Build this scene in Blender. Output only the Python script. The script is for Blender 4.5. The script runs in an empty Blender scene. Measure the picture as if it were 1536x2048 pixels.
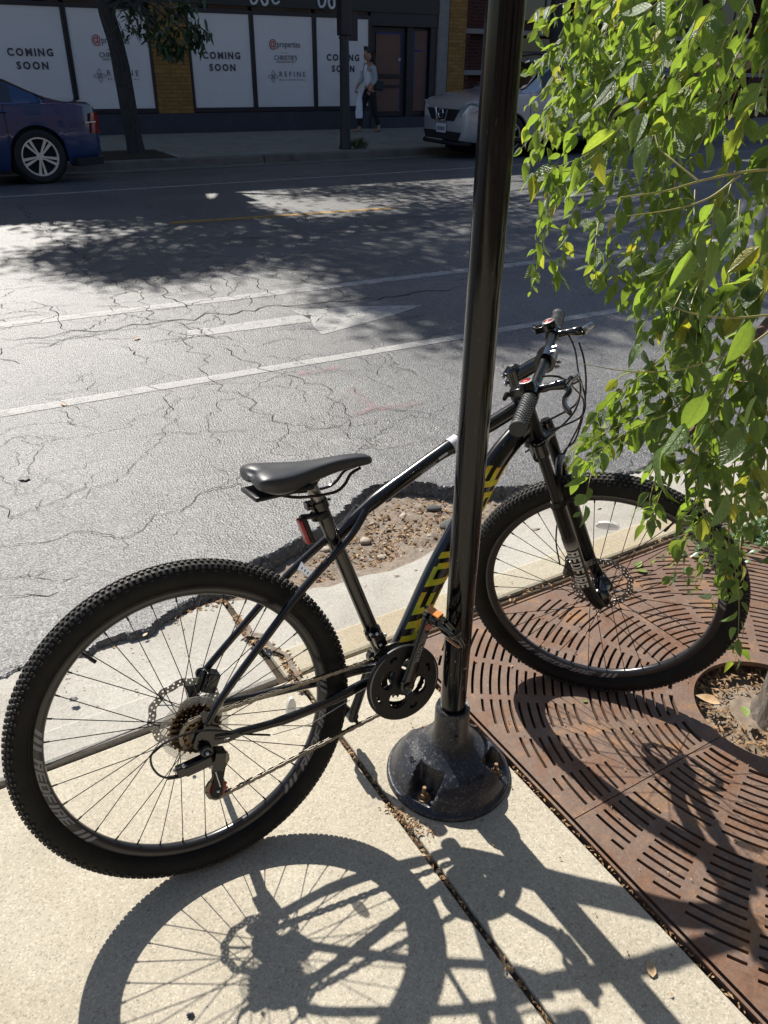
import bpy, bmesh, math, random
import numpy as np
from mathutils import Vector, Matrix, Euler, noise
rnd = random.Random(7)
R = math.radians
sc = bpy.context.scene
# ---------------------------------------------------------------- camera
cam = bpy.data.cameras.new('camera'); co = bpy.data.objects.new('camera', cam); sc.collection.objects.link(co)
cam.sensor_fit = 'VERTICAL'; cam.sensor_height = 24.0; cam.lens = 24.0*1575.92/2048
cam.clip_start = .05; cam.clip_end = 400
Rt = Vector((0.8572512, -0.5147329, 0.0130530)); Dn = Vector((-0.2456657, -0.4311549, -0.8681900)); Fw = Vector((0.4525138, 0.7410502, -0.4960603))
co.matrix_world = Matrix(((Rt.x, -Dn.x, -Fw.x, 0), (Rt.y, -Dn.y, -Fw.y, 0), (Rt.z, -Dn.z, -Fw.z, 1.597), (0, 0, 0, 1)))
sc.camera = co
# ---------------------------------------------------------------- light
SUN_EL, SUN_TRAVEL = R(44.8), R(-90.0)      # direction the light travels, in plan
w = bpy.data.worlds.new('World'); sc.world = w; w.use_nodes = True
nt = w.node_tree; nt.nodes.clear()
sky = nt.nodes.new('ShaderNodeTexSky'); sky.sky_type = 'NISHITA'; sky.sun_disc = False
sky.sun_elevation = SUN_EL; sky.sun_rotation = R(90)-(SUN_TRAVEL+math.pi)
bg = nt.nodes.new('ShaderNodeBackground'); bg.inputs[1].default_value = .080
wo = nt.nodes.new('ShaderNodeOutputWorld')
nt.links.new(sky.outputs[0], bg.inputs[0]); nt.links.new(bg.outputs[0], wo.inputs[0])
sd = Vector((math.cos(SUN_TRAVEL)*math.cos(SUN_EL), math.sin(SUN_TRAVEL)*math.cos(SUN_EL), -math.sin(SUN_EL)))
sl = bpy.data.lights.new('sun', 'SUN'); sl.energy = 5.0; sl.angle = R(.53); sl.color = (1, .95, .87)
so = bpy.data.objects.new('sun', sl); sc.collection.objects.link(so); so.location = (0, 10, 20)
so.rotation_euler = sd.to_track_quat('-Z', 'Y').to_euler()
sc.view_settings.view_transform = 'Standard'; sc.view_settings.look = 'None'; sc.view_settings.gamma = 1
sc.view_settings.use_curve_mapping = False; sc.view_settings.exposure = 0.70
# ---------------------------------------------------------------- materials
def mat(name, col, rough=.6, metal=0., spec=.5, bump=0., bscale=200., var=None, vscale=20., coat=0., rvar=0.):
    m = bpy.data.materials.new(name); m.use_nodes = True; N = m.node_tree.nodes; L = m.node_tree.links
    b = N['Principled BSDF']
    c = tuple(col)+(1,)
    b.inputs['Base Color'].default_value = c; b.inputs['Roughness'].default_value = rough
    b.inputs['Metallic'].default_value = metal; b.inputs['Specular IOR Level'].default_value = spec
    b.inputs['Coat Weight'].default_value = coat; b.inputs['Coat Roughness'].default_value = .04
    if var or bump or rvar:
        tc = N.new('ShaderNodeTexCoord')
    if var:
        n = N.new('ShaderNodeTexNoise'); n.inputs['Scale'].default_value = vscale; n.inputs['Detail'].default_value = 6; n.inputs['Roughness'].default_value = .65
        L.new(tc.outputs['Object'], n.inputs['Vector'])
        r = N.new('ShaderNodeValToRGB'); r.color_ramp.elements[0].position = .35; r.color_ramp.elements[1].position = .68
        r.color_ramp.elements[0].color = c; r.color_ramp.elements[1].color = tuple(var)+(1,)
        L.new(n.outputs[0], r.inputs[0]); L.new(r.outputs[0], b.inputs['Base Color'])
    if rvar:
        n = N.new('ShaderNodeTexNoise'); n.inputs['Scale'].default_value = 35; n.inputs['Detail'].default_value = 5
        L.new(tc.outputs['Object'], n.inputs['Vector'])
        mr = N.new('ShaderNodeMapRange'); mr.inputs[1].default_value = .35; mr.inputs[2].default_value = .7; mr.inputs[3].default_value = rough; mr.inputs[4].default_value = rough+rvar
        L.new(n.outputs[0], mr.inputs[0]); L.new(mr.outputs[0], b.inputs['Roughness'])
    if bump:
        n = N.new('ShaderNodeTexNoise'); n.inputs['Scale'].default_value = bscale; n.inputs['Detail'].default_value = 4
        L.new(tc.outputs['Object'], n.inputs['Vector'])
        bp = N.new('ShaderNodeBump'); bp.inputs['Strength'].default_value = bump; bp.inputs['Distance'].default_value = .002
        L.new(n.outputs[0], bp.inputs['Height']); L.new(bp.outputs[0], b.inputs['Normal'])
    return m
def nodes(m): return m.node_tree.nodes, m.node_tree.links, m.node_tree.nodes['Principled BSDF']
def ramp(N, L, src, stops):
    r = N.new('ShaderNodeValToRGB'); e = r.color_ramp.elements
    while len(e) < len(stops): e.new(.5)
    for i, (p, c) in enumerate(stops): e[i].position = p; e[i].color = (tuple(c)+(1,)) if hasattr(c, '__len__') else (c, c, c, 1)
    L.new(src, r.inputs[0]); return r.outputs[0]
def noi(N, L, scale, detail=5, rough=.6, vec=None, dist=0.):
    n = N.new('ShaderNodeTexNoise'); n.inputs['Scale'].default_value = scale; n.inputs['Detail'].default_value = detail
    n.inputs['Roughness'].default_value = rough; n.inputs['Distortion'].default_value = dist
    if vec is not None: L.new(vec, n.inputs['Vector'])
    return n.outputs[0]
def mix(N, L, fac, a, b, mode='MIX'):
    m = N.new('ShaderNodeMix'); m.data_type = 'RGBA'; m.blend_type = mode
    for s, v in ((m.inputs[0], fac), (m.inputs[6], a), (m.inputs[7], b)):
        if isinstance(v, (int, float)): s.default_value = v
        elif isinstance(v, tuple): s.default_value = v+(1,)
        else: L.new(v, s)
    return m.outputs[2]
def mth(N, L, op, a, b=0.):
    m = N.new('ShaderNodeMath'); m.operation = op
    for s, v in ((m.inputs[0], a), (m.inputs[1], b)):
        if isinstance(v, (int, float)): s.default_value = v
        else: L.new(v, s)
    return m.outputs[0]
def bumpn(N, L, b, h, strength, dist, prev=None):
    bp = N.new('ShaderNodeBump'); bp.inputs['Strength'].default_value = strength; bp.inputs['Distance'].default_value = dist
    L.new(h, bp.inputs['Height'])
    if prev is not None: L.new(prev, bp.inputs['Normal'])
    L.new(bp.outputs[0], b.inputs['Normal']); return bp.outputs[0]
def pos(N):
    g = N.new('ShaderNodeNewGeometry'); return g.outputs['Position']

def concrete(name, c0, c1, stain, speck=.5):
    m = mat(name, c0, .85, spec=.3); N, L, b = nodes(m); P = pos(N)
    base = ramp(N, L, noi(N, L, 3, 8, .6, P), [(.32, c0), (.7, c1)])
    st = ramp(N, L, noi(N, L, 1.3, 9, .7, P, .6), [(.5, 0.), (.72, 1.)])
    base = mix(N, L, mth(N, L, 'MULTIPLY', st, .8), base, stain)
    v = N.new('ShaderNodeTexVoronoi'); v.inputs['Scale'].default_value = 260; L.new(P, v.inputs['Vector'])
    vr = N.new('ShaderNodeSeparateColor'); L.new(v.outputs['Color'], vr.inputs[0])
    sp = ramp(N, L, vr.outputs[0], [(0., .45), (.15, .8), (.8, 1.02), (1., 1.35)])
    base = mix(N, L, speck, base, sp, 'MULTIPLY')
    fine = ramp(N, L, noi(N, L, 420, 3, .7, P), [(.3, .72), (.7, 1.15)])
    base = mix(N, L, .7, base, fine, 'MULTIPLY')
    pit = ramp(N, L, noi(N, L, 70, 2, .5, P), [(.22, .35), (.27, 1.)])
    base = mix(N, L, 1., base, pit, 'MULTIPLY')
    L.new(base, b.inputs['Base Color'])
    n1 = bumpn(N, L, b, noi(N, L, 350, 4, .7, P), .5, .0015)
    n2 = bumpn(N, L, b, pit, .4, .002, n1)
    bumpn(N, L, b, noi(N, L, 14, 5, .6, P), .35, .006, n2)
    return m
M = {}
M['concrete'] = concrete('sidewalk_concrete', (.405, .362, .280), (.49, .445, .355), (.34, .29, .21), .6)
M['concrete_gray'] = concrete('gutter_concrete', (.36, .34, .30), (.44, .42, .37), (.25, .23, .19))
M['concrete_yellow'] = concrete('curb_concrete', (.37, .33, .25), (.43, .39, .30), (.38, .27, .13))
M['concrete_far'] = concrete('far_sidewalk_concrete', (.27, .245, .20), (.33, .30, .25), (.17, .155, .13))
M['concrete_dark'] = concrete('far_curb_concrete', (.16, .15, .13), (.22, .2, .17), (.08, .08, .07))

def asphalt():
    m = mat('asphalt', (.15, .15, .15), .49, spec=.6); N, L, b = nodes(m); P = pos(N)
    base = ramp(N, L, noi(N, L, .8, 8, .65, P), [(.3, (.088, .088, .091)), (.5, (.112, .112, .113)), (.7, (.155, .153, .148))])
    v = N.new('ShaderNodeTexVoronoi'); v.inputs['Scale'].default_value = 110; L.new(P, v.inputs['Vector'])
    vs = N.new('ShaderNodeSeparateColor'); L.new(v.outputs['Color'], vs.inputs[0])
    ag = ramp(N, L, vs.outputs[0], [(0., .5), (.35, .85), (.75, 1.12), (1., 2.)])
    base = mix(N, L, .85, base, ag, 'MULTIPLY')
    edge = ramp(N, L, v.outputs['Distance'], [(.25, 1.), (.75, .45)])
    base = mix(N, L, .6, base, edge, 'MULTIPLY')
    f2 = ramp(N, L, noi(N, L, 500, 2, .6, P), [(.3, .6), (.7, 1.35)]); base = mix(N, L, .8, base, f2, 'MULTIPLY')
    # hairline cracks
    q = N.new('ShaderNodeVectorMath'); q.operation = 'MULTIPLY_ADD'
    nz = N.new('ShaderNodeTexNoise'); nz.inputs['Scale'].default_value = 2.3; nz.inputs['Detail'].default_value = 6; L.new(P, nz.inputs['Vector'])
    L.new(nz.outputs[1], q.inputs[0]); q.inputs[1].default_value = (.9, .9, 0); L.new(P, q.inputs[2])
    vc = N.new('ShaderNodeTexVoronoi'); vc.feature = 'DISTANCE_TO_EDGE'; vc.inputs['Scale'].default_value = 1.1; L.new(q.outputs[0], vc.inputs['Vector'])
    ck = ramp(N, L, vc.outputs['Distance'], [(.002, .0), (.006, 1.)])
    msk = ramp(N, L, noi(N, L, .7, 3, .5, P), [(.42, 0.), (.55, 1.)])
    ck = mth(N, L, 'MAXIMUM', ck, mth(N, L, 'SUBTRACT', 1., msk))
    base = mix(N, L, .75, base, ck, 'MULTIPLY')
    L.new(base, b.inputs['Base Color'])
    n1 = bumpn(N, L, b, v.outputs['Distance'], .75, .004)
    n1b = bumpn(N, L, b, ck, .6, .004, n1)
    n2 = bumpn(N, L, b, noi(N, L, 380, 3, .7, P), .45, .002, n1b)
    bumpn(N, L, b, noi(N, L, 6, 6, .6, P), .3, .02, n2)
    return m
M['asphalt'] = asphalt()
M['crack'] = mat('crack_shadow_dirt', (.022, .02, .018), .95, spec=.1)
def paint(name, col, lo, hi):
    m = mat(name, col, .6); N, L, b = nodes(m); P = pos(N)
    wv = mix(N, L, .5, ramp(N, L, noi(N, L, 9, 9, .75, P), [(lo, 0.), (hi, 1.)]), ramp(N, L, noi(N, L, 130, 4, .7, P), [(.36, 0.), (.5, 1.)]))
    L.new(ramp(N, L, wv, [(.42, 0.), (.85, .85)]), b.inputs['Alpha'])
    c = mix(N, L, .8, tuple(col), ramp(N, L, noi(N, L, 60, 6, .7, P), [(.3, .6), (.7, 1.1)]), 'MULTIPLY')
    L.new(c, b.inputs['Base Color'])
    bumpn(N, L, b, noi(N, L, 300, 3, .7, P), .5, .003)
    return m
M['white_paint'] = paint('worn_white_road_paint', (.42, .41, .39), .28, .50)
M['faint_paint'] = paint('faded_white_road_paint', (.32, .31, .29), .40, .62)
M['yellow_paint'] = paint('worn_yellow_road_paint', (.50, .27, .04), .3, .55)
M['pink_paint'] = paint('pink_spray_paint', (.40, .20, .21), .5, .68)
M['dirt'] = mat('gravelly_dirt', (.14, .11, .085), .95, spec=.2, bump=1., bscale=160, var=(.27, .225, .18), vscale=60)
M['dark_soil'] = mat('dark_soil', (.045, .035, .026), .95, spec=.1, bump=.8, bscale=90, var=(.09, .07, .05), vscale=40)
M['pit_soil'] = mat('pit_soil', (.16, .125, .095), .95, spec=.2, bump=.9, bscale=120, var=(.25, .2, .15), vscale=25)

def rust():
    m = mat('rusted_cast_iron', (.2, .1, .07), .8, spec=.35); N, L, b = nodes(m); P = pos(N)
    a = ramp(N, L, noi(N, L, 7, 9, .7, P), [(.28, (.085, .045, .03)), (.42, (.165, .088, .052)), (.52, (.155, .105, .08)), (.62, (.23, .13, .07)), (.76, (.34, .16, .05))])
    a = mix(N, L, .7, a, ramp(N, L, noi(N, L, 120, 5, .7, P), [(.3, .65), (.7, 1.25)]), 'MULTIPLY')
    sp = ramp(N, L, noi(N, L, 28, 6, .7, P), [(.62, 0.), (.72, 1.)])
    a = mix(N, L, mth(N, L, 'MULTIPLY', sp, .5), a, (.32, .25, .22))
    L.new(a, b.inputs['Base Color'])
    L.new(ramp(N, L, noi(N, L, 15, 5, .6, P), [(.3, .42), (.7, .7)]), b.inputs['Roughness'])
    n1 = bumpn(N, L, b, noi(N, L, 220, 5, .75, P), .5, .002); bumpn(N, L, b, noi(N, L, 30, 4, .6, P), .25, .004, n1)
    return m
M['rust'] = rust()
M['pole'] = mat('glossy_black_pole_paint', (.004, .004, .005), .10, spec=.4, rvar=.08)
N_, L_, b_ = nodes(M['pole']); tc_ = N_.new('ShaderNodeTexCoord'); mp_ = N_.new('ShaderNodeMapping'); mp_.inputs['Scale'].default_value = (1, 1, .35); L_.new(tc_.outputs['Object'], mp_.inputs[0])
sc1 = ramp(N_, L_, noi(N_, L_, 110, 5, .75, mp_.outputs[0]), [(.63, 0.), (.67, 1.)]); sx0 = N_.new('ShaderNodeSeparateXYZ'); L_.new(tc_.outputs['Object'], sx0.inputs[0])
low = ramp(N_, L_, sx0.outputs[2], [(.45, 1.), (.75, .12)]); f_ = mth(N_, L_, 'MULTIPLY', sc1, low)
L_.new(mix(N_, L_, f_, (.004, .004, .005), (.35, .35, .34)), b_.inputs['Base Color'])
def castbase():
    m = mat('scuffed_black_cast_iron', (.03, .032, .038), .42); N, L, b = nodes(m); P = pos(N)
    s = ramp(N, L, noi(N, L, 34, 12, .85, P), [(.54, 0.), (.70, 1.)])
    s2 = ramp(N, L, noi(N, L, 150, 4, .7, P), [(.55, 0.), (.66, 1.)])
    f = mth(N, L, 'MINIMUM', mth(N, L, 'ADD', mth(N, L, 'MULTIPLY', s, .55), mth(N, L, 'MULTIPLY', s2, .35)), 1.)
    L.new(mix(N, L, f, (.018, .020, .027), (.28, .28, .27)), b.inputs['Base Color'])
    L.new(ramp(N, L, f, [(0., .32), (.6, .75)]), b.inputs['Roughness'])
    bumpn(N, L, b, noi(N, L, 140, 5, .7, P), .4, .002)
    return m
M['cast'] = castbase()
M['bolt'] = mat('rusty_bolt_steel', (.28, .2, .12), .55, metal=.6, var=(.16, .08, .04), vscale=120, bump=.4)
M['frame'] = mat('satin_black_frame_paint', (.004, .004, .0055), .24, spec=.5, coat=.5)
M['black_gloss'] = mat('gloss_black_metal', (.004, .004, .005), .17, spec=.5, coat=.3)
M['black_plastic'] = mat('black_plastic', (.008, .008, .009), .42, spec=.4, bump=.15, bscale=300)
M['rubber'] = mat('tyre_rubber', (.010, .010, .0095), .7, spec=.25, bump=.3, bscale=300, var=(.019, .018, .016), vscale=14)
M['tread'] = mat('tyre_tread_rubber', (.020, .019, .017), .6, spec=.5, bump=.3, bscale=500, var=(.045, .042, .036), vscale=25)
M['fork'] = mat('black_fork_paint', (.003, .003, .0035), .3, spec=.3)
M['saddle'] = mat('grey_vinyl_saddle', (.032, .034, .038), .42, spec=.5, bump=.2, bscale=500)
M['grip'] = mat('ribbed_grip_rubber', (.035, .037, .04), .6)
M['steel'] = mat('bright_steel', (.55, .55, .56), .25, metal=1.)
M['dull_steel'] = mat('dull_steel', (.30, .29, .28), .38, metal=1., bump=.1)
M['chain'] = mat('oily_chain_steel', (.16, .14, .12), .35, metal=1., var=(.28, .26, .22), vscale=200)
M['cog'] = mat('bronzed_cassette_steel', (.10, .07, .045), .35, metal=1., var=(.2, .15, .1), vscale=90)
M['silver'] = mat('painted_silver_plastic', (.30, .31, .33), .35, metal=.3)
M['decal_grey'] = mat('grey_rim_decal', (.25, .255, .27), .4)
M['decal_white'] = mat('white_fork_decal', (.62, .60, .55), .4)
def declgreen():
    m = mat('yellow_green_foil_decal', (.30, .32, .02), .4, spec=.6); N, L, b = nodes(m); P = pos(N)
    L.new(ramp(N, L, noi(N, L, 22, 2, .5, P), [(.35, (.42, .52, .03)), (.5, (.75, .68, .02)), (.66, (.80, .45, .02))]), b.inputs['Base Color'])
    return m
M['decal_green'] = declgreen()
def clear(name, col, rough, alpha):
    m = mat(name, col, rough, spec=.6); m.node_tree.nodes['Principled BSDF'].inputs['Alpha'].default_value = alpha; return m
M['clear_plastic'] = clear('clear_plastic', (.6, .6, .55), .15, .28)
M['reflector'] = clear('clear_reflector', (.75, .75, .75), .12, .6)
M['red_plastic'] = mat('red_plastic', (.34, .012, .01), .25, spec=.6, coat=.3)
M['orange_plastic'] = mat('amber_reflector', (.48, .15, .01), .25, coat=.4)
M['tape'] = mat('white_paper_tape', (.62, .62, .68), .7)
M['cable'] = mat('black_cable_housing', (.012, .012, .013), .25, coat=.2)
M['blue'] = mat('blue_print', (.02, .12, .55), .4)
M['pink_print'] = mat('pink_print', (.5, .16, .13), .5)
# ---------------------------------------------------------------- mesh helpers
class MB:
    def __init__(s): s.v = []; s.f = []
    def add(s, v, f):
        o = len(s.v); s.v += [tuple(p) for p in v]; s.f += [tuple(i+o for i in q) for q in f]; return s
    def box(s, c, d, rot=None):
        c = Vector(c); hx, hy, hz = d[0]/2, d[1]/2, d[2]/2
        vs = [Vector((x*hx, y*hy, z*hz)) for x in (-1, 1) for y in (-1, 1) for z in (-1, 1)]
        if rot is not None: vs = [rot @ q for q in vs]
        return s.add([c+q for q in vs], [(0, 1, 3, 2), (4, 6, 7, 5), (0, 4, 5, 1), (2, 3, 7, 6), (0, 2, 6, 4), (1, 5, 7, 3)])
    def tube(s, pts, r, n=10, cap=True, flat=1., up=None):
        P = [Vector(p) for p in pts]; k = len(P)
        rr = [r]*k if isinstance(r, (int, float)) else list(r)
        T = [(P[min(i+1, k-1)]-P[max(i-1, 0)]).normalized() for i in range(k)]
        u = Vector(up) if up else (Vector((0, 0, 1)) if abs(T[0].z) < .9 else Vector((1, 0, 0)))
        V = []; 
        for i in range(k):
            a = (u-T[i]*u.dot(T[i])).normalized(); bb = T[i].cross(a); u = a
            for j in range(n):
                t = 2*math.pi*j/n; V.append(P[i]+(a*math.cos(t)+bb*math.sin(t)*flat)*rr[i])
        F = [(i*n+j, i*n+(j+1) % n, (i+1)*n+(j+1) % n, (i+1)*n+j) for i in range(k-1) for j in range(n)]
        if cap: F += [tuple(range(n-1, -1, -1)), tuple((k-1)*n+j for j in range(n))]
        return s.add(V, F)
    def lathe(s, prof, n=32, mt=None, closed=False):
        # prof: list of (r, h) about the local z axis; mt maps into place
        k = len(prof); V = []
        for (r, hgt) in prof:
            for j in range(n):
                t = 2*math.pi*j/n; q = Vector((r*math.cos(t), r*math.sin(t), hgt)); V.append(mt @ q if mt is not None else q)
        K = k if closed else k-1
        F = [(i*n+j, i*n+(j+1) % n, ((i+1) % k)*n+(j+1) % n, ((i+1) % k)*n+j) for i in range(K) for j in range(n)]
        if not closed:
            if prof[0][0] > 1e-5: F.append(tuple(range(n-1, -1, -1)))
            if prof[-1][0] > 1e-5: F.append(tuple((k-1)*n+j for j in range(n)))
        return s.add(V, F)
    def ball(s, c, r, n=8, sc_=(1, 1, 1)):
        c = Vector(c)
        pr = [(math.sin(math.pi*i/n)*r, -math.cos(math.pi*i/n)*r) for i in range(n+1)]
        return s.lathe([(max(a, 1e-6), b) for a, b in pr], n*2, Matrix.Translation(c) @ Matrix.Diagonal((sc_[0], sc_[1], sc_[2], 1)))
    def mesh(s, name, m, smooth=True, angle=40):
        me = bpy.data.meshes.new(name); me.from_pydata(s.v, [], s.f); me.validate(); me.update()
        b = bmesh.new(); b.from_mesh(me); bmesh.ops.recalc_face_normals(b, faces=b.faces)
        if smooth:
            ca = math.cos(R(angle))
            for f in b.faces: f.smooth = True
            for e in b.edges:
                if len(e.link_faces) == 2 and e.link_faces[0].normal.dot(e.link_faces[1].normal) < ca: e.smooth = False
        b.to_mesh(me); b.free(); me.materials.append(m); return me
    def build(s, name, m, parent=None, smooth=True, kind=None, angle=40, bev=0.):
        o = bpy.data.objects.new(name, s.mesh(name, m, smooth, angle)); sc.collection.objects.link(o)
        if parent is not None: o.parent = parent
        if kind: o['kind'] = kind
        if bev:
            md = o.modifiers.new('edge', 'BEVEL'); md.width = bev; md.segments = 2; md.limit_method = 'ANGLE'; md.angle_limit = R(50)
        return o
def obj(name, me, parent=None, mt=None, kind=None):
    o = bpy.data.objects.new(name, me); sc.collection.objects.link(o)
    if parent is not None: o.parent = parent
    if mt is not None: o.matrix_basis = mt
    if kind: o['kind'] = kind
    return o
def thing(name, label, cat, loc=(0, 0, 0), rz=0, group=None):
    o = bpy.data.objects.new(name, None); sc.collection.objects.link(o); o.empty_display_size = .1
    o.location = loc; o.rotation_euler = (0, 0, rz); return tag(o, label, cat, group)
def tag(o, label, cat, group=None):
    o['label'] = label; o['category'] = cat
    if group: o['group'] = group
    return o
def struct(o): o['kind'] = 'structure'; return o
def plate(name, outlines, th, m, parent=None, mt=None, bev=0., kind=None):
    """flat plate with holes: outlines are closed 2-D polygons, even-odd filled, extruded to thickness th"""
    cu = bpy.data.curves.new(name, 'CURVE'); cu.dimensions = '2D'; cu.fill_mode = 'BOTH'; cu.extrude = th/2; cu.bevel_depth = bev; cu.bevel_resolution = 0
    for o in outlines:
        sp = cu.splines.new('POLY'); sp.points.add(len(o)-1)
        for i, p in enumerate(o): sp.points[i].co = (p[0], p[1], 0, 1)
        sp.use_cyclic_u = True
    t = bpy.data.objects.new(name, cu); me = bpy.data.meshes.new_from_object(t); bpy.data.objects.remove(t); bpy.data.curves.remove(cu)
    me.name = name; me.materials.clear(); me.materials.append(m)
    return obj(name, me, parent, mt, kind)
def circle(r, n=32, c=(0, 0), a0=0.): return [(c[0]+r*math.cos(a0+2*math.pi*i/n), c[1]+r*math.sin(a0+2*math.pi*i/n)) for i in range(n)]
def text_mesh(s, size, bold=0., th=.004, font_shear=0., spacing=1., align='CENTER'):
    cu = bpy.data.curves.new('t', 'FONT'); cu.body = s; cu.size = size; cu.extrude = th/2; cu.offset = bold; cu.align_x = align; cu.shear = font_shear
    cu.space_character = spacing; cu.resolution_u = 3
    t = bpy.data.objects.new('t', cu); me = bpy.data.meshes.new_from_object(t); bpy.data.objects.remove(t); bpy.data.curves.remove(cu)
    return me
GL = {'R': [(0, 0, .26, 1), (0, .8, .9, 1), (.66, .5, .9, 1), (0, .42, .9, .6), (.55, 0, .85, .42)], 'E': [(0, 0, .26, 1), (0, .8, .9, 1), (0, .4, .8, .6), (0, 0, .9, .2)],
      'D': [(0, 0, .26, 1), (0, .8, .8, 1), (0, 0, .8, .2), (.66, .12, .92, .88)], 'F': [(0, 0, .26, 1), (0, .8, .9, 1), (0, .38, .78, .58)], 'I': [(.12, 0, .4, 1)],
      'C': [(0, 0, .26, 1), (0, .8, .9, 1), (0, 0, .9, .2)], 'T': [(0, .8, .9, 1), (.33, 0, .58, 1)], 'Y': [(.33, 0, .58, .5), (0, .45, .25, 1), (.66, .45, .9, 1), (.1, .42, .8, .6)],
      'O': [(0, 0, .26, 1), (.66, 0, .9, 1), (0, .8, .9, 1), (0, 0, .9, .2)], 'H': [(0, 0, .26, 1), (.66, 0, .9, 1), (0, .4, .9, .6)],
      'A': [(0, 0, .26, 1), (.66, 0, .9, 1), (0, .8, .9, 1), (0, .35, .9, .55)], 'G': [(0, 0, .26, 1), (0, .8, .9, 1), (0, 0, .9, .2), (.66, 0, .9, .5), (.45, .35, .9, .52)],
      'S': [(0, .8, .9, 1), (0, .42, .9, .6), (0, 0, .9, .2), (0, .5, .24, 1), (.66, 0, .9, .5)], '/': [(.1, 0, .45, 1)], ' ': []}
def block_text(word, fn, shear=.25, adv=1.05, seg=4):
    """block lettering laid on a curved surface: fn(s, t) gives the point for s letters along and t in 0..1 across"""
    mb = MB(); x = 0.
    for ch in word:
        for (x0, y0, x1, y1) in GL[ch]:
            V = []; F = []
            for i in range(seg+1):
                for j in range(seg+1):
                    a = x0+(x1-x0)*i/seg; t = y0+(y1-y0)*j/seg; V.append(fn(x+a+shear*(t-.5), t))
            for i in range(seg):
                for j in range(seg):
                    k = i*(seg+1)+j; F.append((k, k+1, k+seg+2, k+seg+1))
            mb.add(V, F)
        x += .55*adv if ch in 'I' else adv*(.6 if ch in '/ ' else 1)
    return mb
def cr(pts, n=6):
    """Catmull-Rom through the points"""
    P = [Vector(p) for p in pts]; P = [P[0]*2-P[1]]+P+[P[-1]*2-P[-2]]; o = []
    for i in range(1, len(P)-2):
        for k in range(n):
            t = k/n; a, b, c, d = P[i-1:i+3]
            o.append(.5*((2*b)+(c-a)*t+(2*a-5*b+4*c-d)*t*t+(3*b-a-3*c+d)*t**3))
    o.append(P[-2]); return o
def skinned(name, pts, edges, radii, m, parent, root=0, levels=2):
    me = bpy.data.meshes.new(name); me.from_pydata([tuple(p) for p in pts], edges, [])
    o = bpy.data.objects.new(name, me); sc.collection.objects.link(o)
    md = o.modifiers.new('s', 'SKIN'); md.use_smooth_shade = True
    for i, r in enumerate(radii):
        q = me.skin_vertices[0].data[i]; q.radius = r if hasattr(r, '__len__') else (r, r); q.use_root = (i == root)
    ms = o.modifiers.new('d', 'SUBSURF'); ms.levels = levels; ms.render_levels = levels
    bpy.context.view_layer.update(); dg = bpy.context.evaluated_depsgraph_get()
    m2 = bpy.data.meshes.new_from_object(o.evaluated_get(dg)); o.modifiers.clear(); o.data = m2; m2.name = name
    m2.materials.clear(); m2.materials.append(m); o.parent = parent
    return o
Z3 = Vector((0, 0, 0))
def axis_m(c, d):
    """matrix that takes local z to direction d, at c"""
    return Matrix.Translation(Vector(c)) @ Vector(d).to_track_quat('Z', 'Y').to_matrix().to_4x4()
# ================================================================ NEAR GROUND
def slab(name, x0, y0, x1, y1, z1, th, m, parent, bev=.006, wob=0.):
    mb = MB(); mb.box(((x0+x1)/2, (y0+y1)/2, z1-th/2), (x1-x0, y1-y0, th)); o = mb.build(name, m, parent, False, bev=bev); return o
sub = MB(); sub.add([(-40, -14, -.125), (60, -14, -.125), (60, 2.6, -.125), (-40, 2.6, -.125)], [(0, 1, 2, 3)])
ground = struct(sub.build('ground', M['dark_soil'], None, False))
for_side = 0
side = struct(thing('sidewalk', 'x', 'x')); del side['label'], side['category']
slab('slab', -.85, -2, .711, 1.662, 0, .1, M['concrete'], side, .005)
slab('slab', -4, -2, -.865, 1.662, 0, .1, M['concrete'], side, .005)
slab('slab', .726, -2, 1.052, 1.662, .001, .1, M['concrete'], side, .005)
slab('slab', 1.068, -2, 2.62, .085, 0, .1, M['concrete'], side, .005)
slab('slab', 2.635, -2, 4.6, 1.662, 0, .1, M['concrete'], side, .005)
slab('slab', 4.62, -2, 9, 1.662, 0, .1, M['concrete'], side, .005)
for i in range(-8, 12):
    for y0, y1 in ((-4.6, -2.012),): slab('slab', i*1.7+.006, y0, i*1.7+1.694, y1, 0, .1, M['concrete'], side, .005)
curb = struct(thing('curb', 'x', 'x')); del curb['label'], curb['category']
for x0, x1, z in ((-4, -.9, .012), (-.885, .665, .014), (.69, 2.9, .004), (2.915, 4.9, .004), (4.915, 9, .004)):
    slab('curb_stone', x0, 1.672, x1, 1.80, z, .13, M['concrete_yellow'] if x0 > 0 else M['concrete_gray'], curb, .012)
gut = struct(thing('gutter', 'x', 'x')); del gut['label'], gut['category']
def gutter_piece(x0, x1, z):
    # broken outer edge, meets the asphalt
    n = int((x1-x0)/.05)+1; V = []; 
    for i in range(n+1):
        x = x0+(x1-x0)*i/n; j = .02*noise.noise(Vector((x*9, 3, 1)))+.012*noise.noise(Vector((x*40, 7, 1)))
        ye = gut_y(x)+j
        V += [(x, 1.802, z), (x, (1.802+ye)/2, z-.004), (x, ye-.01, z-.008), (x, ye, z-.02), (x, ye, z-.1)]
    F = [(i*5+k, (i+1)*5+k, (i+1)*5+k+1, i*5+k+1) for i in range(n) for k in range(4)]
    F += [(0, 1, 2, 3, 4), tuple(n*5+k for k in range(4, -1, -1))]
    mb = MB(); mb.add(V, F); return mb.build('gutter_slab', M['concrete_gray'], gut, True, angle=25)
def interp(x, pts):
    if x <= pts[0][0]: return pts[0][1]
    for (a, b), (c, d) in zip(pts, pts[1:]):
        if x <= c: return b+(d-b)*(x-a)/(c-a)
    return pts[-1][1]
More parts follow.
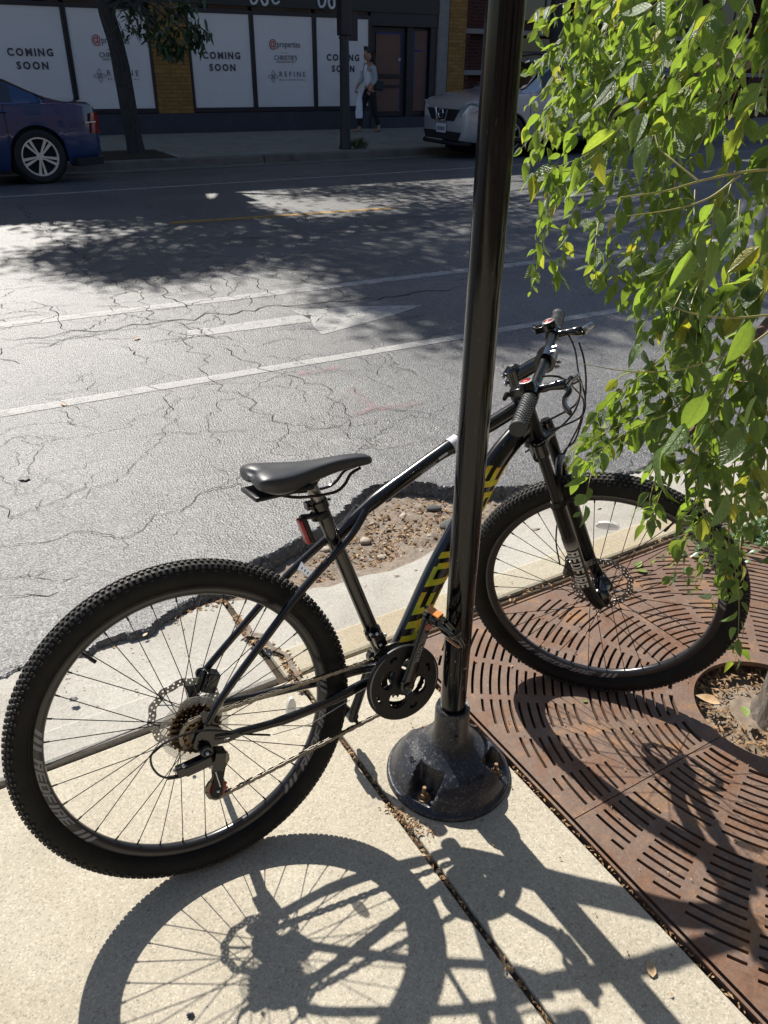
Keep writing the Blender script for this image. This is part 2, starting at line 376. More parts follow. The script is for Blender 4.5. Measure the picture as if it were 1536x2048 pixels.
def gut_y(x): return interp(x, [(-1, 2.16), (.4, 2.14), (.66, 2.17), (.9, 2.08), (1.3, 2.04), (1.75, 2.12), (2.1, 2.2), (3, 2.2), (9, 2.2)])
gutter_piece(-4, -.9, -.006); gutter_piece(-.885, .665, -.004); gutter_piece(.69, 2.9, -.01); gutter_piece(2.915, 5.2, -.01); gutter_piece(5.21, 9, -.01)
# the road: asphalt with a broken edge and a pothole against the gutter
def road_z(y):
    return interp(y, [(1.9, -.012), (2.3, -.016), (2.9, -.03), (4.2, -.085), (5, -.1), (13.4, -.1), (16.3, -.225)])
def edge_y(x):   # where sound asphalt starts
    return interp(x, [(-1.6, 2.12), (-.04, 2.125), (.2, 2.12), (.40, 2.10), (.50, 2.15), (.566, 2.20), (.68, 2.20), (.80, 2.27), (.95, 2.31), (1.08, 2.36), (1.2, 2.42), (1.304, 2.47), (1.40, 2.54), (1.494, 2.60), (1.62, 2.58), (1.745, 2.51), (1.78, 2.44), (1.86, 2.38), (2.0, 2.30), (2.3, 2.21), (2.6, 2.17), (3, 2.12), (3.4, 2.05), (5, 2.05)])
def _unused(): pass
def road_strip(x0, x1, y0, y1, d):
    nx = int((x1-x0)/d); ny = int((y1-y0)/d); V = []
    for j in range(ny+1):
        for i in range(nx+1):
            x = x0+(x1-x0)*i/nx; y = y0+(y1-y0)*j/ny
            e = edge_y(x)+.030*noise.noise(Vector((x*7, .3, 0)))+.016*noise.noise(Vector((x*22, y*22, 2)))+.012*noise.noise(Vector((x*60, y*60, 5)))
            z = road_z(y); s = (y-e+.045)/.038
            t = 0 if s < 0 else (1 if s > 1 else s)
            lip = .010*math.exp(-max(0, (y-e))/.05)*t
            z = z+.022*max(0, min(1, (x-.05)/.3, (2.3-x)/.3))*max(0, 1-max(0, y-e)/.6)+lip+.004*noise.noise(Vector((x*6, y*6, 3)))+.0025*noise.noise(Vector((x*45, y*45, 3)))
            if t < 1: z = z*t+(1-t)*(-.105)
            if j == ny: z = road_z(y)
            V.append((x, y, z))
    F = [(j*(nx+1)+i, j*(nx+1)+i+1, (j+1)*(nx+1)+i+1, (j+1)*(nx+1)+i) for j in range(ny) for i in range(nx)]
    mb = MB(); mb.v = V; mb.f = F; return mb.build('road_edge', M['asphalt'], None, True, angle=60)
road = MB()
ys = [3.2, 3.6, 4.2, 5, 8, 11, 13.4, 14.4, 15.4, 16.3, 17.2]
for i, y in enumerate(ys): road.v += [(-30, y, road_z(y)), (-1.6, y, road_z(y)), (5, y, road_z(y)), (60, y, road_z(y))]
for i in range(len(ys)-1):
    for k in range(3): road.f.append((i*4+k, i*4+k+1, i*4+k+5, i*4+k+4))
for xa, xb in ((-30, -1.6), (5, 60)):
    o = len(road.v); zz = road_z(1.95); road.v += [(xa, 2.1, road_z(2.1)), (xb, 2.1, road_z(2.1)), (xb, 3.2, road_z(3.2)), (xa, 3.2, road_z(3.2))]; road.f.append((o, o+1, o+2, o+3))
road_o = struct(road.build('road', M['asphalt'], None, True))
rs = road_strip(-1.6, 5, 1.95, 3.2, .0125); rs.parent = road_o
# dirt floor of the broken edge
V = []; nx, ny = 150, 60; mb = MB()
for j in range(ny+1):
    for i in range(nx+1):
        x = .2+2.5*i/nx; y = 1.98+.8*j/ny
        V.append((x, y, -.046+.012*noise.noise(Vector((x*5, y*5, 0)))+.010*noise.noise(Vector((x*18, y*18, 1)))+.006*noise.noise(Vector((x*50, y*50, 4)))+.03*max(0, (2.16-y))/.2))
mb.v = V; mb.f = [(j*(nx+1)+i, j*(nx+1)+i+1, (j+1)*(nx+1)+i+1, (j+1)*(nx+1)+i) for j in range(ny) for i in range(nx)]
struct(mb.build('pothole_dirt', M['dirt'], None, True, angle=60))
# ---- stones and debris
def rock_mesh(name, m, seed, n=1):
    b = bmesh.new(); bmesh.ops.create_icosphere(b, subdivisions=2, radius=1)
    for v in b.verts: v.co *= 1+.28*noise.noise(v.co*1.3+Vector((seed*7.1, 0, 0)))
    for f in b.faces: f.smooth = True
    me = bpy.data.meshes.new(name); b.to_mesh(me); b.free(); me.materials.append(m); return me
M['pebble'] = mat('pale_pebble_stone', (.42, .36, .28), .8, var=(.26, .21, .17), vscale=2, bump=.2)
M['asph_chunk'] = mat('asphalt_rubble', (.06, .058, .055), .9, bump=.9, bscale=60, var=(.14, .14, .13), vscale=30)
rocks = [rock_mesh('pebble', M['pebble'], i) for i in range(4)]; chunks = [rock_mesh('rubble', M['asph_chunk'], i+9) for i in range(3)]
big = [(1.3125,2.2896,-0.05),(1.3064,2.1562,-0.05),(1.4045,2.3927,-0.05),(1.5474,2.3816,-0.05),(1.5042,2.2901,-0.05),(1.4403,2.3176,-0.05),(1.1423,2.3113,-0.05),(1.4609,2.1205,-0.05),(1.3072,2.4026,-0.05),(1.3714,2.2345,-0.05),(1.5564,2.1934,-0.05),(1.2352,2.3125,-0.05),(1.2418,2.1853,-0.05)]
szs = [.021, .014, .012, .015, .010, .009, .02, .010, .011, .009, .012, .010, .009]
PL = {0: 'largest pale oval pebble lying in the gravelly pothole behind the bicycle', 1: 'ring shaped pale pebble in the pothole nearest the gutter', 6: 'pale pebble at the left end of the pothole under the seat stays', 3: 'tan pebble near the middle of the pothole, below the top tube'}
small_stones = MB()
for i, p in enumerate(big):
    s = szs[i]; mt_ = Matrix.Translation((p[0], p[1], -.046+s*.2)) @ Euler((rnd.uniform(-.3, .3), rnd.uniform(-.3, .3), rnd.uniform(0, 6))).to_matrix().to_4x4() @ Matrix.Diagonal((s*1.35, s, s*.6, 1))
    if i in PL: tag(obj('pebble', rocks[i % 4], None, mt_), PL[i], 'stone')
    else: small_stones.add([mt_ @ v.co for v in rocks[i % 4].vertices], [tuple(f.vertices) for f in rocks[i % 4].polygons])
small_stones.build('small_stones', M['pebble'], None, True, 'stuff', 80)
cs = [(1.6825,2.2182,-0.03),(1.8115,2.2923,-0.02),(1.6934,2.3694,-0.02),(1.7833,2.2075,-0.03)]
CLB = ['largest broken dark asphalt chunk, lying in the pothole just behind the pole', 'dark asphalt chunk at the far right rim of the pothole beyond the pole', 'dark asphalt chunk at the upper edge of the pothole left of the pole', 'dark asphalt chunk beside the front tyre at the right end of the pothole']
for i, p in enumerate(cs):
    s = [.035, .03, .022, .026][i]; o = obj('asphalt_chunk', chunks[i % 3], None, Matrix.Translation((p[0], p[1], -.04)) @ Euler((0, 0, i*1.3)).to_matrix().to_4x4() @ Matrix.Diagonal((s*1.5, s, s*.55, 1))); tag(o, CLB[i], 'rubble')
def scatter(name, meshes_fn, n, m, kind='stuff', parent=None):
    mb = MB()
    for k in range(n):
        r = meshes_fn(k)
        if r: mb.add(*r)
    o = mb.build(name, m, parent, False); o['kind'] = kind; return o
def pebble_geo(x, y, z, s):
    a = rnd.uniform(0, 6.3); c, d = math.cos(a), math.sin(a); f = rnd.uniform(.5, 1); h = rnd.uniform(.4, .8)
    q = [(s, 0, 0), (.5*s, .8*s*f, 0), (-.6*s, .7*s*f, 0), (-s, 0, 0), (-.5*s, -.8*s*f, 0), (.6*s, -.7*s*f, 0)]
    V = [(x+p[0]*c-p[1]*d, y+p[0]*d+p[1]*c, z-.3*s) for p in q]+[(x+(p[0]*c-p[1]*d)*.7, y+(p[0]*d+p[1]*c)*.7, z+s*h*.6) for p in q]
    F = [(i, (i+1) % 6, 6+(i+1) % 6, 6+i) for i in range(6)]+[(6, 7, 8, 9, 10, 11)]
    return V, F
def in_hole(pad=0.):
    for _ in range(60):
        x = rnd.uniform(.55, 2.2); y = rnd.uniform(2.03, 2.66)
        if gut_y(x)-.02 < y < edge_y(x)-pad: return x, y
    return None
def fl(m_, mx=.016):
    def f(k):
        p = in_hole()
        if not p: return None
        s = rnd.uniform(.0015, mx)*rnd.random()**1.2+.0015; return pebble_geo(p[0], p[1], -.058+.006*rnd.random(), s)
    return f
scatter('gravel', fl(0, .010), 1500, M['pebble'])
scatter('dark_gravel', fl(0, .012), 450, M['asph_chunk'])
M['litter'] = mat('dry_leaf_litter', (.30, .17, .075), .8, var=(.12, .06, .03), vscale=60)
M['litter_pale'] = mat('pale_leaf_litter', (.50, .38, .22), .8, var=(.25, .15, .07), vscale=60)
def chip(x, y, z, s, w=.45, up=.5):
    a = rnd.uniform(0, 6.3); t = rnd.uniform(-up, up); c, d = math.cos(a), math.sin(a); q = [(-s, 0), (-.2*s, w*s), (s, 0), (-.1*s, -w*s)]
    cz = rnd.uniform(.1, .5)*s
    return [(x+u*c-v*d, y+u*d+v*c, z+u*t*.5+(cz if v else 0)) for u, v in q], [(0, 1, 2, 3)]
def along(pts, wid, z, smin, smax):
    segs = [(Vector(a), Vector(b)) for a, b in zip(pts, pts[1:])]; L_ = [(b-a).length for a, b in segs]
    def f(k):
        i = rnd.choices(range(len(segs)), L_)[0]; a, b = segs[i]; p = a.lerp(b, rnd.random()); return chip(p.x+rnd.gauss(0, wid), p.y+rnd.gauss(0, wid), z+rnd.random()*.004, rnd.uniform(smin, smax))
    return f
joint = [(.719, 1.66), (.719, -.2)]; ge = [(1.062, 1.6), (1.062, 0)]
gutline = [(.0, 2.12), (.3, 2.11), (.55, 2.16), (.68, 2.14)]
crk = [(p[0], p[1]) for p in [(0.7083,1.5912,0),(0.7234,1.7587,0),(0.7081,1.8142,0),(0.6616,1.9034,0),(0.6792,1.9669,0),(0.669,2.0279,0)]]
for nm, mm, q in (('leaf_litter', M['litter'], 1), ('pale_leaf_litter', M['litter_pale'], .45)):
    mb = MB()
    for fn, n in ((along(joint, .003, -.008, .003, .008), 230), (along(ge, .003, -.009, .003, .007), 150), (along(gutline, .014, -.015, .005, .014), 260), (along(crk, .008, .006, .004, .013), 200),
                  (along([(.715, 1.12), (.728, 1.05), (.752, 1.0)], .010, .001, .002, .007), 80), (along([(1.0, 1.65), (2.6, 1.65)], .01, .004, .004, .012), 60), (along([(1.2, 2.18), (1.9, 2.3)], .13, -.046, .005, .014), 900), (along([(.8, 2.15), (1.3, 2.15)], .05, -.05, .005, .013), 220),
                  (along([(1.3, .3), (1.3, 1.4)], .22, .004, .002, .006), 60), (along([(1.2, 1.5), (2.3, 1.5)], .12, .004, .002, .008), 60), (along([(.1, 1.95), (.6, 2.05)], .12, -.002, .002, .006), 40)):
        for k in range(int(n*q)):
            r = fn(k); mb.add(*r)
    o = mb.build(nm, mm, None, False, 'stuff')
mb = MB(); mb.add([(.655, 1.64, -.016), (.70, 1.64, -.016), (.70, 2.16, -.022), (.655, 2.16, -.022)], [(0, 1, 2, 3)]); mb.add([(.70, -3, -.012), (.74, -3, -.012), (.74, 1.66, -.012), (.70, 1.66, -.012)], [(0, 1, 2, 3)]); mb.add([(-1, 1.655, -.01), (9, 1.655, -.01), (9, 1.68, -.01), (-1, 1.68, -.01)], [(0, 1, 2, 3)])
struct(mb.build('joint_soil', M['dark_soil'], None, False))
# dirt filling the crack across the curb
def ribbon(name, pts, wid, z, m, parent=None, jit=.3, close=.02, zf=None):
    """thin irregular strip that follows a crack on the surface"""
    P = [Vector((p[0], p[1], 0)) for p in pts]; Q = []
    for a, b in zip(P, P[1:]):
        n = max(1, int((b-a).length/close))
        for i in range(n): Q.append(a.lerp(b, i/n))
    Q.append(P[-1]); V = []; 
    for i, q in enumerate(Q):
        t = (Q[min(i+1, len(Q)-1)]-Q[max(0, i-1)]).normalized(); nn = Vector((-t.y, t.x, 0))
        off = nn*close*1.5*noise.noise(Vector((q.x*7, q.y*7, 7)))+nn*close*1.1*noise.noise(Vector((q.x*28, q.y*28, 1)))
        ww = wid*(.55+.8*rnd.random()); end = min(i, len(Q)-1-i); ww *= min(1, .25+end*.25)
        zz = zf(q.y) if zf else z
        V += [q+off+nn*ww/2+Vector((0, 0, zz)), q+off-nn*ww/2+Vector((0, 0, zz))]
    F = [(2*i, 2*i+1, 2*i+3, 2*i+2) for i in range(len(Q)-1)]
    mb = MB(); mb.add(V, F); return mb.build(name, m, parent, False)
rz4 = lambda y: road_z(y)+.0045
cracks = [[(0.0984,3.1281,-0.04),(0.3672,3.2106,-0.04),(0.5771,3.4064,-0.05)], [(0.0739,2.9408,-0.03),(0.3627,2.8776,-0.03),(0.5066,2.765,-0.03),(0.6642,2.8316,-0.03),(0.8539,2.9237,-0.04),(0.9803,2.9665,-0.04),(1.0783,2.9486,-0.04),(1.3331,2.9209,-0.05)],
 [(0.5066,2.765,-0.03),(0.4766,2.6895,-0.03),(0.4435,2.6002,-0.03)], [(0.0168,2.5402,-0.03),(0.1085,2.5106,-0.03),(0.2926,2.487,-0.03),(0.4159,2.5097,-0.03),(0.5385,2.5535,-0.03)], [(1.1021,2.7718,-0.03),(1.0057,2.6368,-0.03),(0.9325,2.5652,-0.03),(0.8331,2.473,-0.03)],
 [(0.4776,5.8779,-0.1),(0.6613,5.8161,-0.1),(1.3039,5.7765,-0.1),(2.011,5.7639,-0.1),(2.4312,5.7784,-0.1),(2.776,5.6939,-0.1),(3.1794,5.6339,-0.1),(3.6831,5.583,-0.1),(4.2295,5.582,-0.1)], [(0.4482,5.6718,-0.1),(0.8016,5.6884,-0.1),(1.2811,5.6916,-0.1),(1.5751,5.7006,-0.1)],
 [(1.517,5.8783,-0.1),(1.5651,5.1709,-0.1),(1.5251,4.5246,-0.09),(1.5134,4.1317,-0.08),(1.5209,3.7448,-0.075),(1.4953,3.3872,-0.06),(1.3449,3.1656,-0.055)], [(1.7891,5.1755,-0.1),(1.8058,4.4008,-0.09),(1.8905,4.2155,-0.085),(1.9352,3.8431,-0.08),(1.8874,3.4235,-0.07),(2.1364,3.3472,-0.07),(2.2792,3.2199,-0.07),(2.423,3.2271,-0.07)],
 [(1.4953,3.3872,-0.06),(1.763,3.366,-0.065),(1.8776,3.4058,-0.07)], [(1.1083,3.4074,-0.06),(1.2124,3.8012,-0.07),(1.3996,4.0351,-0.08),(1.5332,4.0665,-0.08)], [(1.5664,11.9301,-0.1),(1.5076,10.8869,-0.1),(1.5159,9.7616,-0.1),(1.5989,7.9725,-0.1)], [(1.7646,7.1918,-0.1),(1.8827,6.7487,-0.1),(1.8156,6.2087,-0.1),(1.798,5.9255,-0.1)],
 [(2.6728,7.2692,-0.1),(2.6158,6.5979,-0.1),(2.6116,6.117,-0.1),(2.5987,5.9094,-0.1)], [(1.2956,6.1961,-0.1),(1.5127,6.7028,-0.1),(1.72,6.8351,-0.1),(1.7516,7.2405,-0.1)], [(0.7363,7.6931,-0.1),(1.5632,7.5767,-0.1),(1.7799,7.2467,-0.1),(2.3928,7.2536,-0.1),(3.0408,7.3687,-0.1),(3.515,7.4595,-0.1),(4.2757,7.5743,-0.1)],
 [(1.2238,4.7853,-0.1),(1.1221,4.4155,-0.09),(1.0907,3.9748,-0.08),(1.0997,3.7141,-0.07)], [(0.7645,6.925,-0.1),(0.9392,6.5794,-0.1),(0.8878,6.2183,-0.1),(0.9637,5.8232,-0.1)], [(1.72,6.8351,-0.1),(1.5963,6.1453,-0.1),(1.4382,5.7747,-0.1)], [(2.5731,6.7234,-0.1),(2.3421,6.2606,-0.1),(2.3902,6.0558,-0.1),(2.3206,5.8377,-0.1)],
 [(1.7146,3.0415,-0.05),(1.8487,2.9334,-0.05),(2.1291,2.9554,-0.055)], [(2.2581,4.1303,-0.09),(2.2964,3.8284,-0.08),(2.3485,3.5243,-0.08)], [(1.1142,3.9617,-0.08),(0.8341,3.5619,-0.06),(0.6206,3.2963,-0.05),(0.398,3.1628,-0.04)], [(1.4009,2.8541,-0.05),(1.2707,2.6917,-0.04),(1.1196,2.6677,-0.035),(1.1021,2.7718,-0.03)], [(3.8457,4.5805,-0.09),(3.9749,4.2189,-0.09),(4.2801,4.1244,-0.09)], [(2.1129,2.4506,-0.05),(2.2239,2.3039,-0.05),(2.4474,2.3187,-0.05),(2.8616,2.4075,-0.055)], [(7.05,12.8334,-0.1),(7.1004,11.2921,-0.1),(7.4075,10.3617,-0.1)], [(1.0421,9.8391,-0.1),(1.7088,9.7641,-0.1),(2.3558,9.679,-0.1),(3.3624,9.4637,-0.1),(5.1271,9.3412,-0.1),(6.5257,9.7137,-0.1),(7.2933,9.7008,-0.1)]]
wd = [q*.5 for q in (.006, .007, .006, .007, .007, .022, .012, .008, .008, .006, .006, .016, .014, .014, .012, .012, .006, .01, .01, .01, .005, .005, .005, .006, .006, .005, .012, .012)]
for c, ww in zip(cracks, wd): ribbon('crack', c, ww, 0, M['crack'], road_o, close=.03 if c[0][1] < 4 else .07, zf=rz4)
def fine_cracks(n, box, wid, L0, L1):
    mb = MB()
    for k in range(n):
        x = rnd.uniform(box[0], box[1]); y = rnd.uniform(box[2], box[3]); a0_ = rnd.choice((rnd.gauss(1.9, .45), rnd.gauss(.05, .35))); a = a0_; Lc_ = rnd.uniform(L0, L1); stp = .035 if box[3] > 4 else .018; q = Vector((x, y, 0)); V = []; m_ = int(Lc_/stp)
        for i in range(m_):
            a0_ += rnd.gauss(0, .10); a = a0_+rnd.gauss(0, .62); d = Vector((math.cos(a), math.sin(a), 0)); nn = Vector((-d.y, d.x, 0)); ww = wid*rnd.uniform(.4, 1.3)*min(1, .3+i*.2, .3+(m_-1-i)*.2)
            zz = Vector((0, 0, rz4(q.y))); V += [q+nn*ww/2+zz, q-nn*ww/2+zz]; q = q+d*stp
        if len(V) > 4: mb.add(V, [(2*i, 2*i+1, 2*i+3, 2*i+2) for i in range(len(V)//2-1)])
    return mb
mb = fine_cracks(95, (-.3, 3.2, 4.9, 7.6), .006, .25, .9)
for args in ((40, (3, 8, 5, 9.5), .006, .3, 1.2), (40, (.2, 4, 3.0, 4.8), .003, .2, .8), (20, (-.6, 1.4, 2.25, 3.1), .0028, .1, .45), (14, (1.8, 4.5, 2.35, 3.4), .0028, .15, .5)):
    t_ = fine_cracks(*args); mb.add(t_.v, t_.f)
mb.build('fine_cracks', M['crack'], road_o, False, 'stuff')
mb_ = ribbon('curb_crack', [(p[0], p[1]) for p in [(0.7083,1.5912,0),(0.7234,1.7587,0),(0.7081,1.8142,0),(0.6909,1.8721,0),(0.6616,1.9034,0),(0.6792,1.9669,0)]], .016, .0165, M['dirt'], curb)
# ---- painted markings
def strip(name, pts, m, zf, wid=None):
    mb = MB(); V = []
    for p in pts: V.append((p[0], p[1], zf(p[1])))
    mb.add(V, [tuple(range(len(V)))]); return mb.build(name, m, road_o, False)
zl = lambda y: road_z(y)+.003
def line(name, a, b, wid, m, n=30):
    V = []; mb = MB()
    for i in range(n+1):
        x = a[0]+(b[0]-a[0])*i/n; y = a[1]+(b[1]-a[1])*i/n
        V += [(x, y-wid/2, zl(y-wid/2)), (x, y+wid/2, zl(y+wid/2))]
    mb.add(V, [(2*i, 2*i+2, 2*i+3, 2*i+1) for i in range(n)]); return mb.build(name, m, road_o, False)
line('lane_line', (-6, 4.62), (12, 4.18), .10, M['white_paint'])
line('lane_line', (-6, 6.5), (18, 5.55), .13, M['white_paint'])
line('lane_line', (-10, 12.55), (40, 13.15), .10, M['white_paint']); line('parking_line', (-10, 13.35), (9, 13.5), .08, M['faint_paint'])
line('centre_line', (2.9, 9.72), (5.9, 9.5), .13, M['yellow_paint'])
def poly_mark(name, pts, m):
    V = [(p[0], p[1], zl(p[1])) for p in pts]; mb = MB(); mb.add(V, [tuple(range(len(V)))]); return mb.build(name, m, road_o, False)
poly_mark('arrow_marking', [(1.6703,5.4802,-0.1),(2.5119,5.4628,-0.1),(2.6315,5.4295,-0.1),(2.5415,5.265,-0.1),(1.6163,5.3217,-0.1)], M['white_paint'])
poly_mark('arrow_marking', [(2.5537,5.6144,-0.1),(3.005,5.4869,-0.1),(3.5396,5.2506,-0.1),(3.2008,5.1226,-0.1),(2.7366,4.9996,-0.1),(2.4733,4.9348,-0.1),(2.5049,5.1252,-0.1),(2.5715,5.3085,-0.1)], M['white_paint'])
poly_mark('spray_mark', [(2.0627,3.8359,-0.08),(2.1387,3.8401,-0.08),(2.0906,3.5645,-0.08),(2.073,3.4259,-0.08),(1.9132,3.4204,-0.08),(1.9398,3.4843,-0.08),(2.0085,3.4781,-0.08)], M['pink_paint'])
poly_mark('spray_mark', [(2.0155,3.4903,-0.08),(2.3189,3.4373,-0.08),(2.2868,3.3882,-0.08),(2.0587,3.4019,-0.08)], M['pink_paint'])
poly_mark('spray_mark', [(1.9469,4.2702,-0.08),(2.2653,4.2753,-0.08),(2.2395,4.2139,-0.08),(1.9468,4.1989,-0.08)], M['pink_paint'])
# ================================================================ TREE GRATE
gx0, gy0, gx1, gy1 = 1.080, .098, 2.600, 1.618; gc = (1.83, .861)
grate = thing('tree_grate', 'rusty brown square iron tree grate with curved slots set in the sidewalk', 'tree grate', (gc[0], gc[1], 0))
def arc_slot(r, a0, a1, w=.0075):
    n = max(3, int((a1-a0)*r/.018)); o = []
    h = w/2; e = h/r
    for i in range(n+1): t = a0+(a1-a0)*i/n; o.append(((r+h)*math.cos(t), (r+h)*math.sin(t)))
    o.append((r*math.cos(a1+e), r*math.sin(a1+e)))
    for i in range(n+1): t = a1-(a1-a0)*i/n; o.append(((r-h)*math.cos(t), (r-h)*math.sin(t)))
    o.append((r*math.cos(a0-e), r*math.sin(a0-e)))
    return o
HR = .206
def grate_half(top):
    """one half of the grate: a polar grid from the tree hole to the square rim with the slot cells left open"""
    cx = (gx0+gx1)/2-gc[0]; hx = (gx1-gx0)/2-.002; g_ = .0014; x0, x1 = cx-hx, cx+hx; y1_ = gy1-.002-gc[1]; y0_ = gy0+.002-gc[1]
    def rim(t):
        c, s = math.cos(t), math.sin(t); k = 9
        if c > 1e-9: k = min(k, x1/c)
        if c < -1e-9: k = min(k, x0/c)
        if s > 1e-9: k = min(k, y1_/s)
        if s < -1e-9: k = min(k, y0_/s)
        return k
    NC = 256; st = math.pi/NC; base = 0 if top else math.pi
    A = [base+st*i for i in range(NC+1)]
    for x in (x0, x1):
        t = math.atan2(y1_ if top else y0_, x) % (2*math.pi); i = min(range(NC+1), key=lambda q: abs(A[q]-t)); A[i] = t
    rad = [HR]; slot = {}
    for i in range(60):
        r = .272+.0262*i
        if r > 1.08: break
        if abs(r-.545) < .012: continue
        h = .006 if i == 0 else .0041; rad += [r-h, r+h]; slot[len(rad)-2] = r
    rad.append(1.2); open_ = set()
    for k, r in slot.items():
        n = 32 if r < .545 else 16; mg = max(1, round(.0135/r/st))
        for s in range(NC//n):
            cs_ = [c for c in range(s*n+mg, s*n+n-mg) if x0+.035 < r*math.cos(A[c]) < x1-.035 and y0_+.035 < r*math.sin(A[c]) < y1_-.035]
            if len(cs_)*st*r > .03: open_ |= {(k, c) for c in cs_}
    V = []; s_ = 1 if top else -1
    for t in A:
        m_ = rim(t)
        for r in rad:
            q = min(r, m_); y = q*math.sin(t); V.append((q*math.cos(t), y if abs(y) > g_ else s_*g_, 0))
    n = len(rad); F = []
    for c in range(NC):
        ra, rb_ = rim(A[c]), rim(A[c+1])
        for k in range(n-1):
            if (k, c) in open_ or (rad[k] >= ra and rad[k] >= rb_): continue
            F.append((c*n+k, c*n+k+1, (c+1)*n+k+1, (c+1)*n+k))
    mb = MB(); mb.v = V; mb.f = F; return mb
for top in (True, False):
    o = grate_half(top).build('grate_half', M['rust'], grate, False); o.location = (0, 0, .002); md = o.modifiers.new('t', 'SOLIDIFY'); md.thickness = .016; md.offset = -1
fr = MB()
for a, b in (((gx0-.009, gy0-.009), (gx0-.009, gy1+.009)), ((gx1+.009, gy0-.009), (gx1+.009, gy1+.009))):
    fr.box(((a[0]+b[0])/2-gc[0], (a[1]+b[1])/2-gc[1], -.022), (.007, b[1]-a[1], .046))
for y in (gy0-.009, gy1+.009): fr.box(((gx0+gx1)/2-gc[0], y-gc[1], -.022), (gx1-gx0+.011, .007, .0455))
fr.build('grate_frame', M['rust'], grate, False)
# soil of the pit
mb = MB(); V = []; nx = 60
for j in range(nx+1):
    for i in range(nx+1):
        x = gc[0]-.3+.6*i/nx; y = gc[1]-.3+.6*j/nx; d = math.hypot(x-gc[0], y-gc[1])
        V.append((x, y, -.035-.03*min(1, d/.25)+.012*noise.noise(Vector((x*9, y*9, 0)))+.006*noise.noise(Vector((x*40, y*40, 0)))))
mb.v = V; mb.f = [(j*(nx+1)+i, j*(nx+1)+i+1, (j+1)*(nx+1)+i+1, (j+1)*(nx+1)+i) for j in range(nx) for i in range(nx)]
struct(mb.build('tree_pit_soil', M['pit_soil'], None, True, angle=60))
M['mulch'] = mat('wood_mulch', (.34, .21, .10), .8, var=(.10, .055, .03), vscale=30)
def mul(k):
    a = rnd.uniform(0, 6.3); r = .07+.17*rnd.random()**.6; s = rnd.uniform(.006, .02)
    return chip(gc[0]+r*math.cos(a), gc[1]+.04+r*math.sin(a), -.04+rnd.random()*.014, s, .25, .9)
scatter('wood_mulch', mul, 900, M['mulch'])
def leaf_geo(L_, W, fold=.25, curl=.15, n=5):
    """one leaf along +x from its stalk, folded at the midrib"""
    V = []; F = []
    for i in range(n+1):
        t = i/n; wd_ = W/2*(math.sin(math.pi*min(1, t**.75)))**.9 if 0 < t < 1 else 0.
        z = -curl*L_*t*t; x = L_*t
        V += [(x, wd_, z+fold*wd_), (x, 0, z), (x, -wd_, z+fold*wd_)]
    for i in range(n):
        a = i*3; F += [(a, a+1, a+4, a+3), (a+1, a+2, a+5, a+4)]
    return V, F
def leaf_mesh(name, L_, W, m, fold=.25, curl=.15):
    mb = MB(); mb.add(*leaf_geo(L_, W, fold, curl)); me = mb.mesh(name, m, True, 80); return me
M['leaf_brown'] = mat('dry_brown_leaf', (.34, .20, .09), .6, var=(.2, .1, .05), vscale=40)
M['leaf_yellow'] = mat('fallen_yellow_leaf', (.62, .42, .04), .5, var=(.45, .25, .03), vscale=40)
M['leaf_tan'] = mat('fallen_tan_leaf', (.55, .40, .24), .6, var=(.35, .22, .1), vscale=40)
M['leaf_fallen_green'] = mat('fallen_green_leaf', (.12, .2, .04), .5, var=(.2, .22, .06), vscale=40)
fallen = [([(0.6215,2.2126,-0.02)], 'yellow', .05, .0, 'yellow fallen leaf in the gutter behind the rear wheel'), ([(1.7213,0.9447,0)], 'tan', .07, 2.2, 'curled tan leaf on the mulch at the left side of the tree pit'), ([(1.7691,0.9052,0)], 'green', .05, 4., 'olive fallen leaf beside the tan leaf in the tree pit'),
          ([(0.9508,0.4922,0)], 'tan', .035, 1., 'tan leaf lying over the grate edge at the bottom right'), ([(0.3783,2.076,-0)], 'tan', .02, .4, 'small pale leaf on the gutter edge inside the rear wheel'), ([(1.2758,5.4425,-0.1)], 'brown', .06, .5, 'small orange brown leaf on the road above the long white line'), ([(4.0039,3.7777,-0.09)], 'brown', .035, .5, 'small orange brown leaf on the road right of the brake lever'),
          ([(0.6109,4.4093,-0.09)], 'brown', .045, 2, 'thin brown leaf lying on the road at the white line'), ([(2.0378,1.5716,0)], 'green', .05, .3, 'green fallen leaf on the grate behind the front hub'), ([(2.0602,1.5325,0)], 'green', .045, 2.6, 'second green fallen leaf on the grate, nearer the front tyre'), ([(1.3968,1.1453,0)], 'green', .018, 2.6, 'tiny green leaf on the grate just below the front tyre'),
          ([(0.8664,0.8965,0)], 'tan', .012, 1.6, 'tiny tan leaf scrap on the sidewalk below the pole base')]
for (p,), c, s, a, lab in fallen:
    o = obj('fallen_leaf', leaf_mesh('fallen_leaf', s, s*.55, M['leaf_'+('fallen_green' if c == 'green' else c)], .35, -.1), None, Matrix.Translation((p[0], p[1], p[2]+.005)) @ Matrix.Rotation(a, 4, 'Z')); tag(o, lab, 'leaf')
M['gum'] = mat('dark_flattened_gum', (.035, .038, .045), .6)
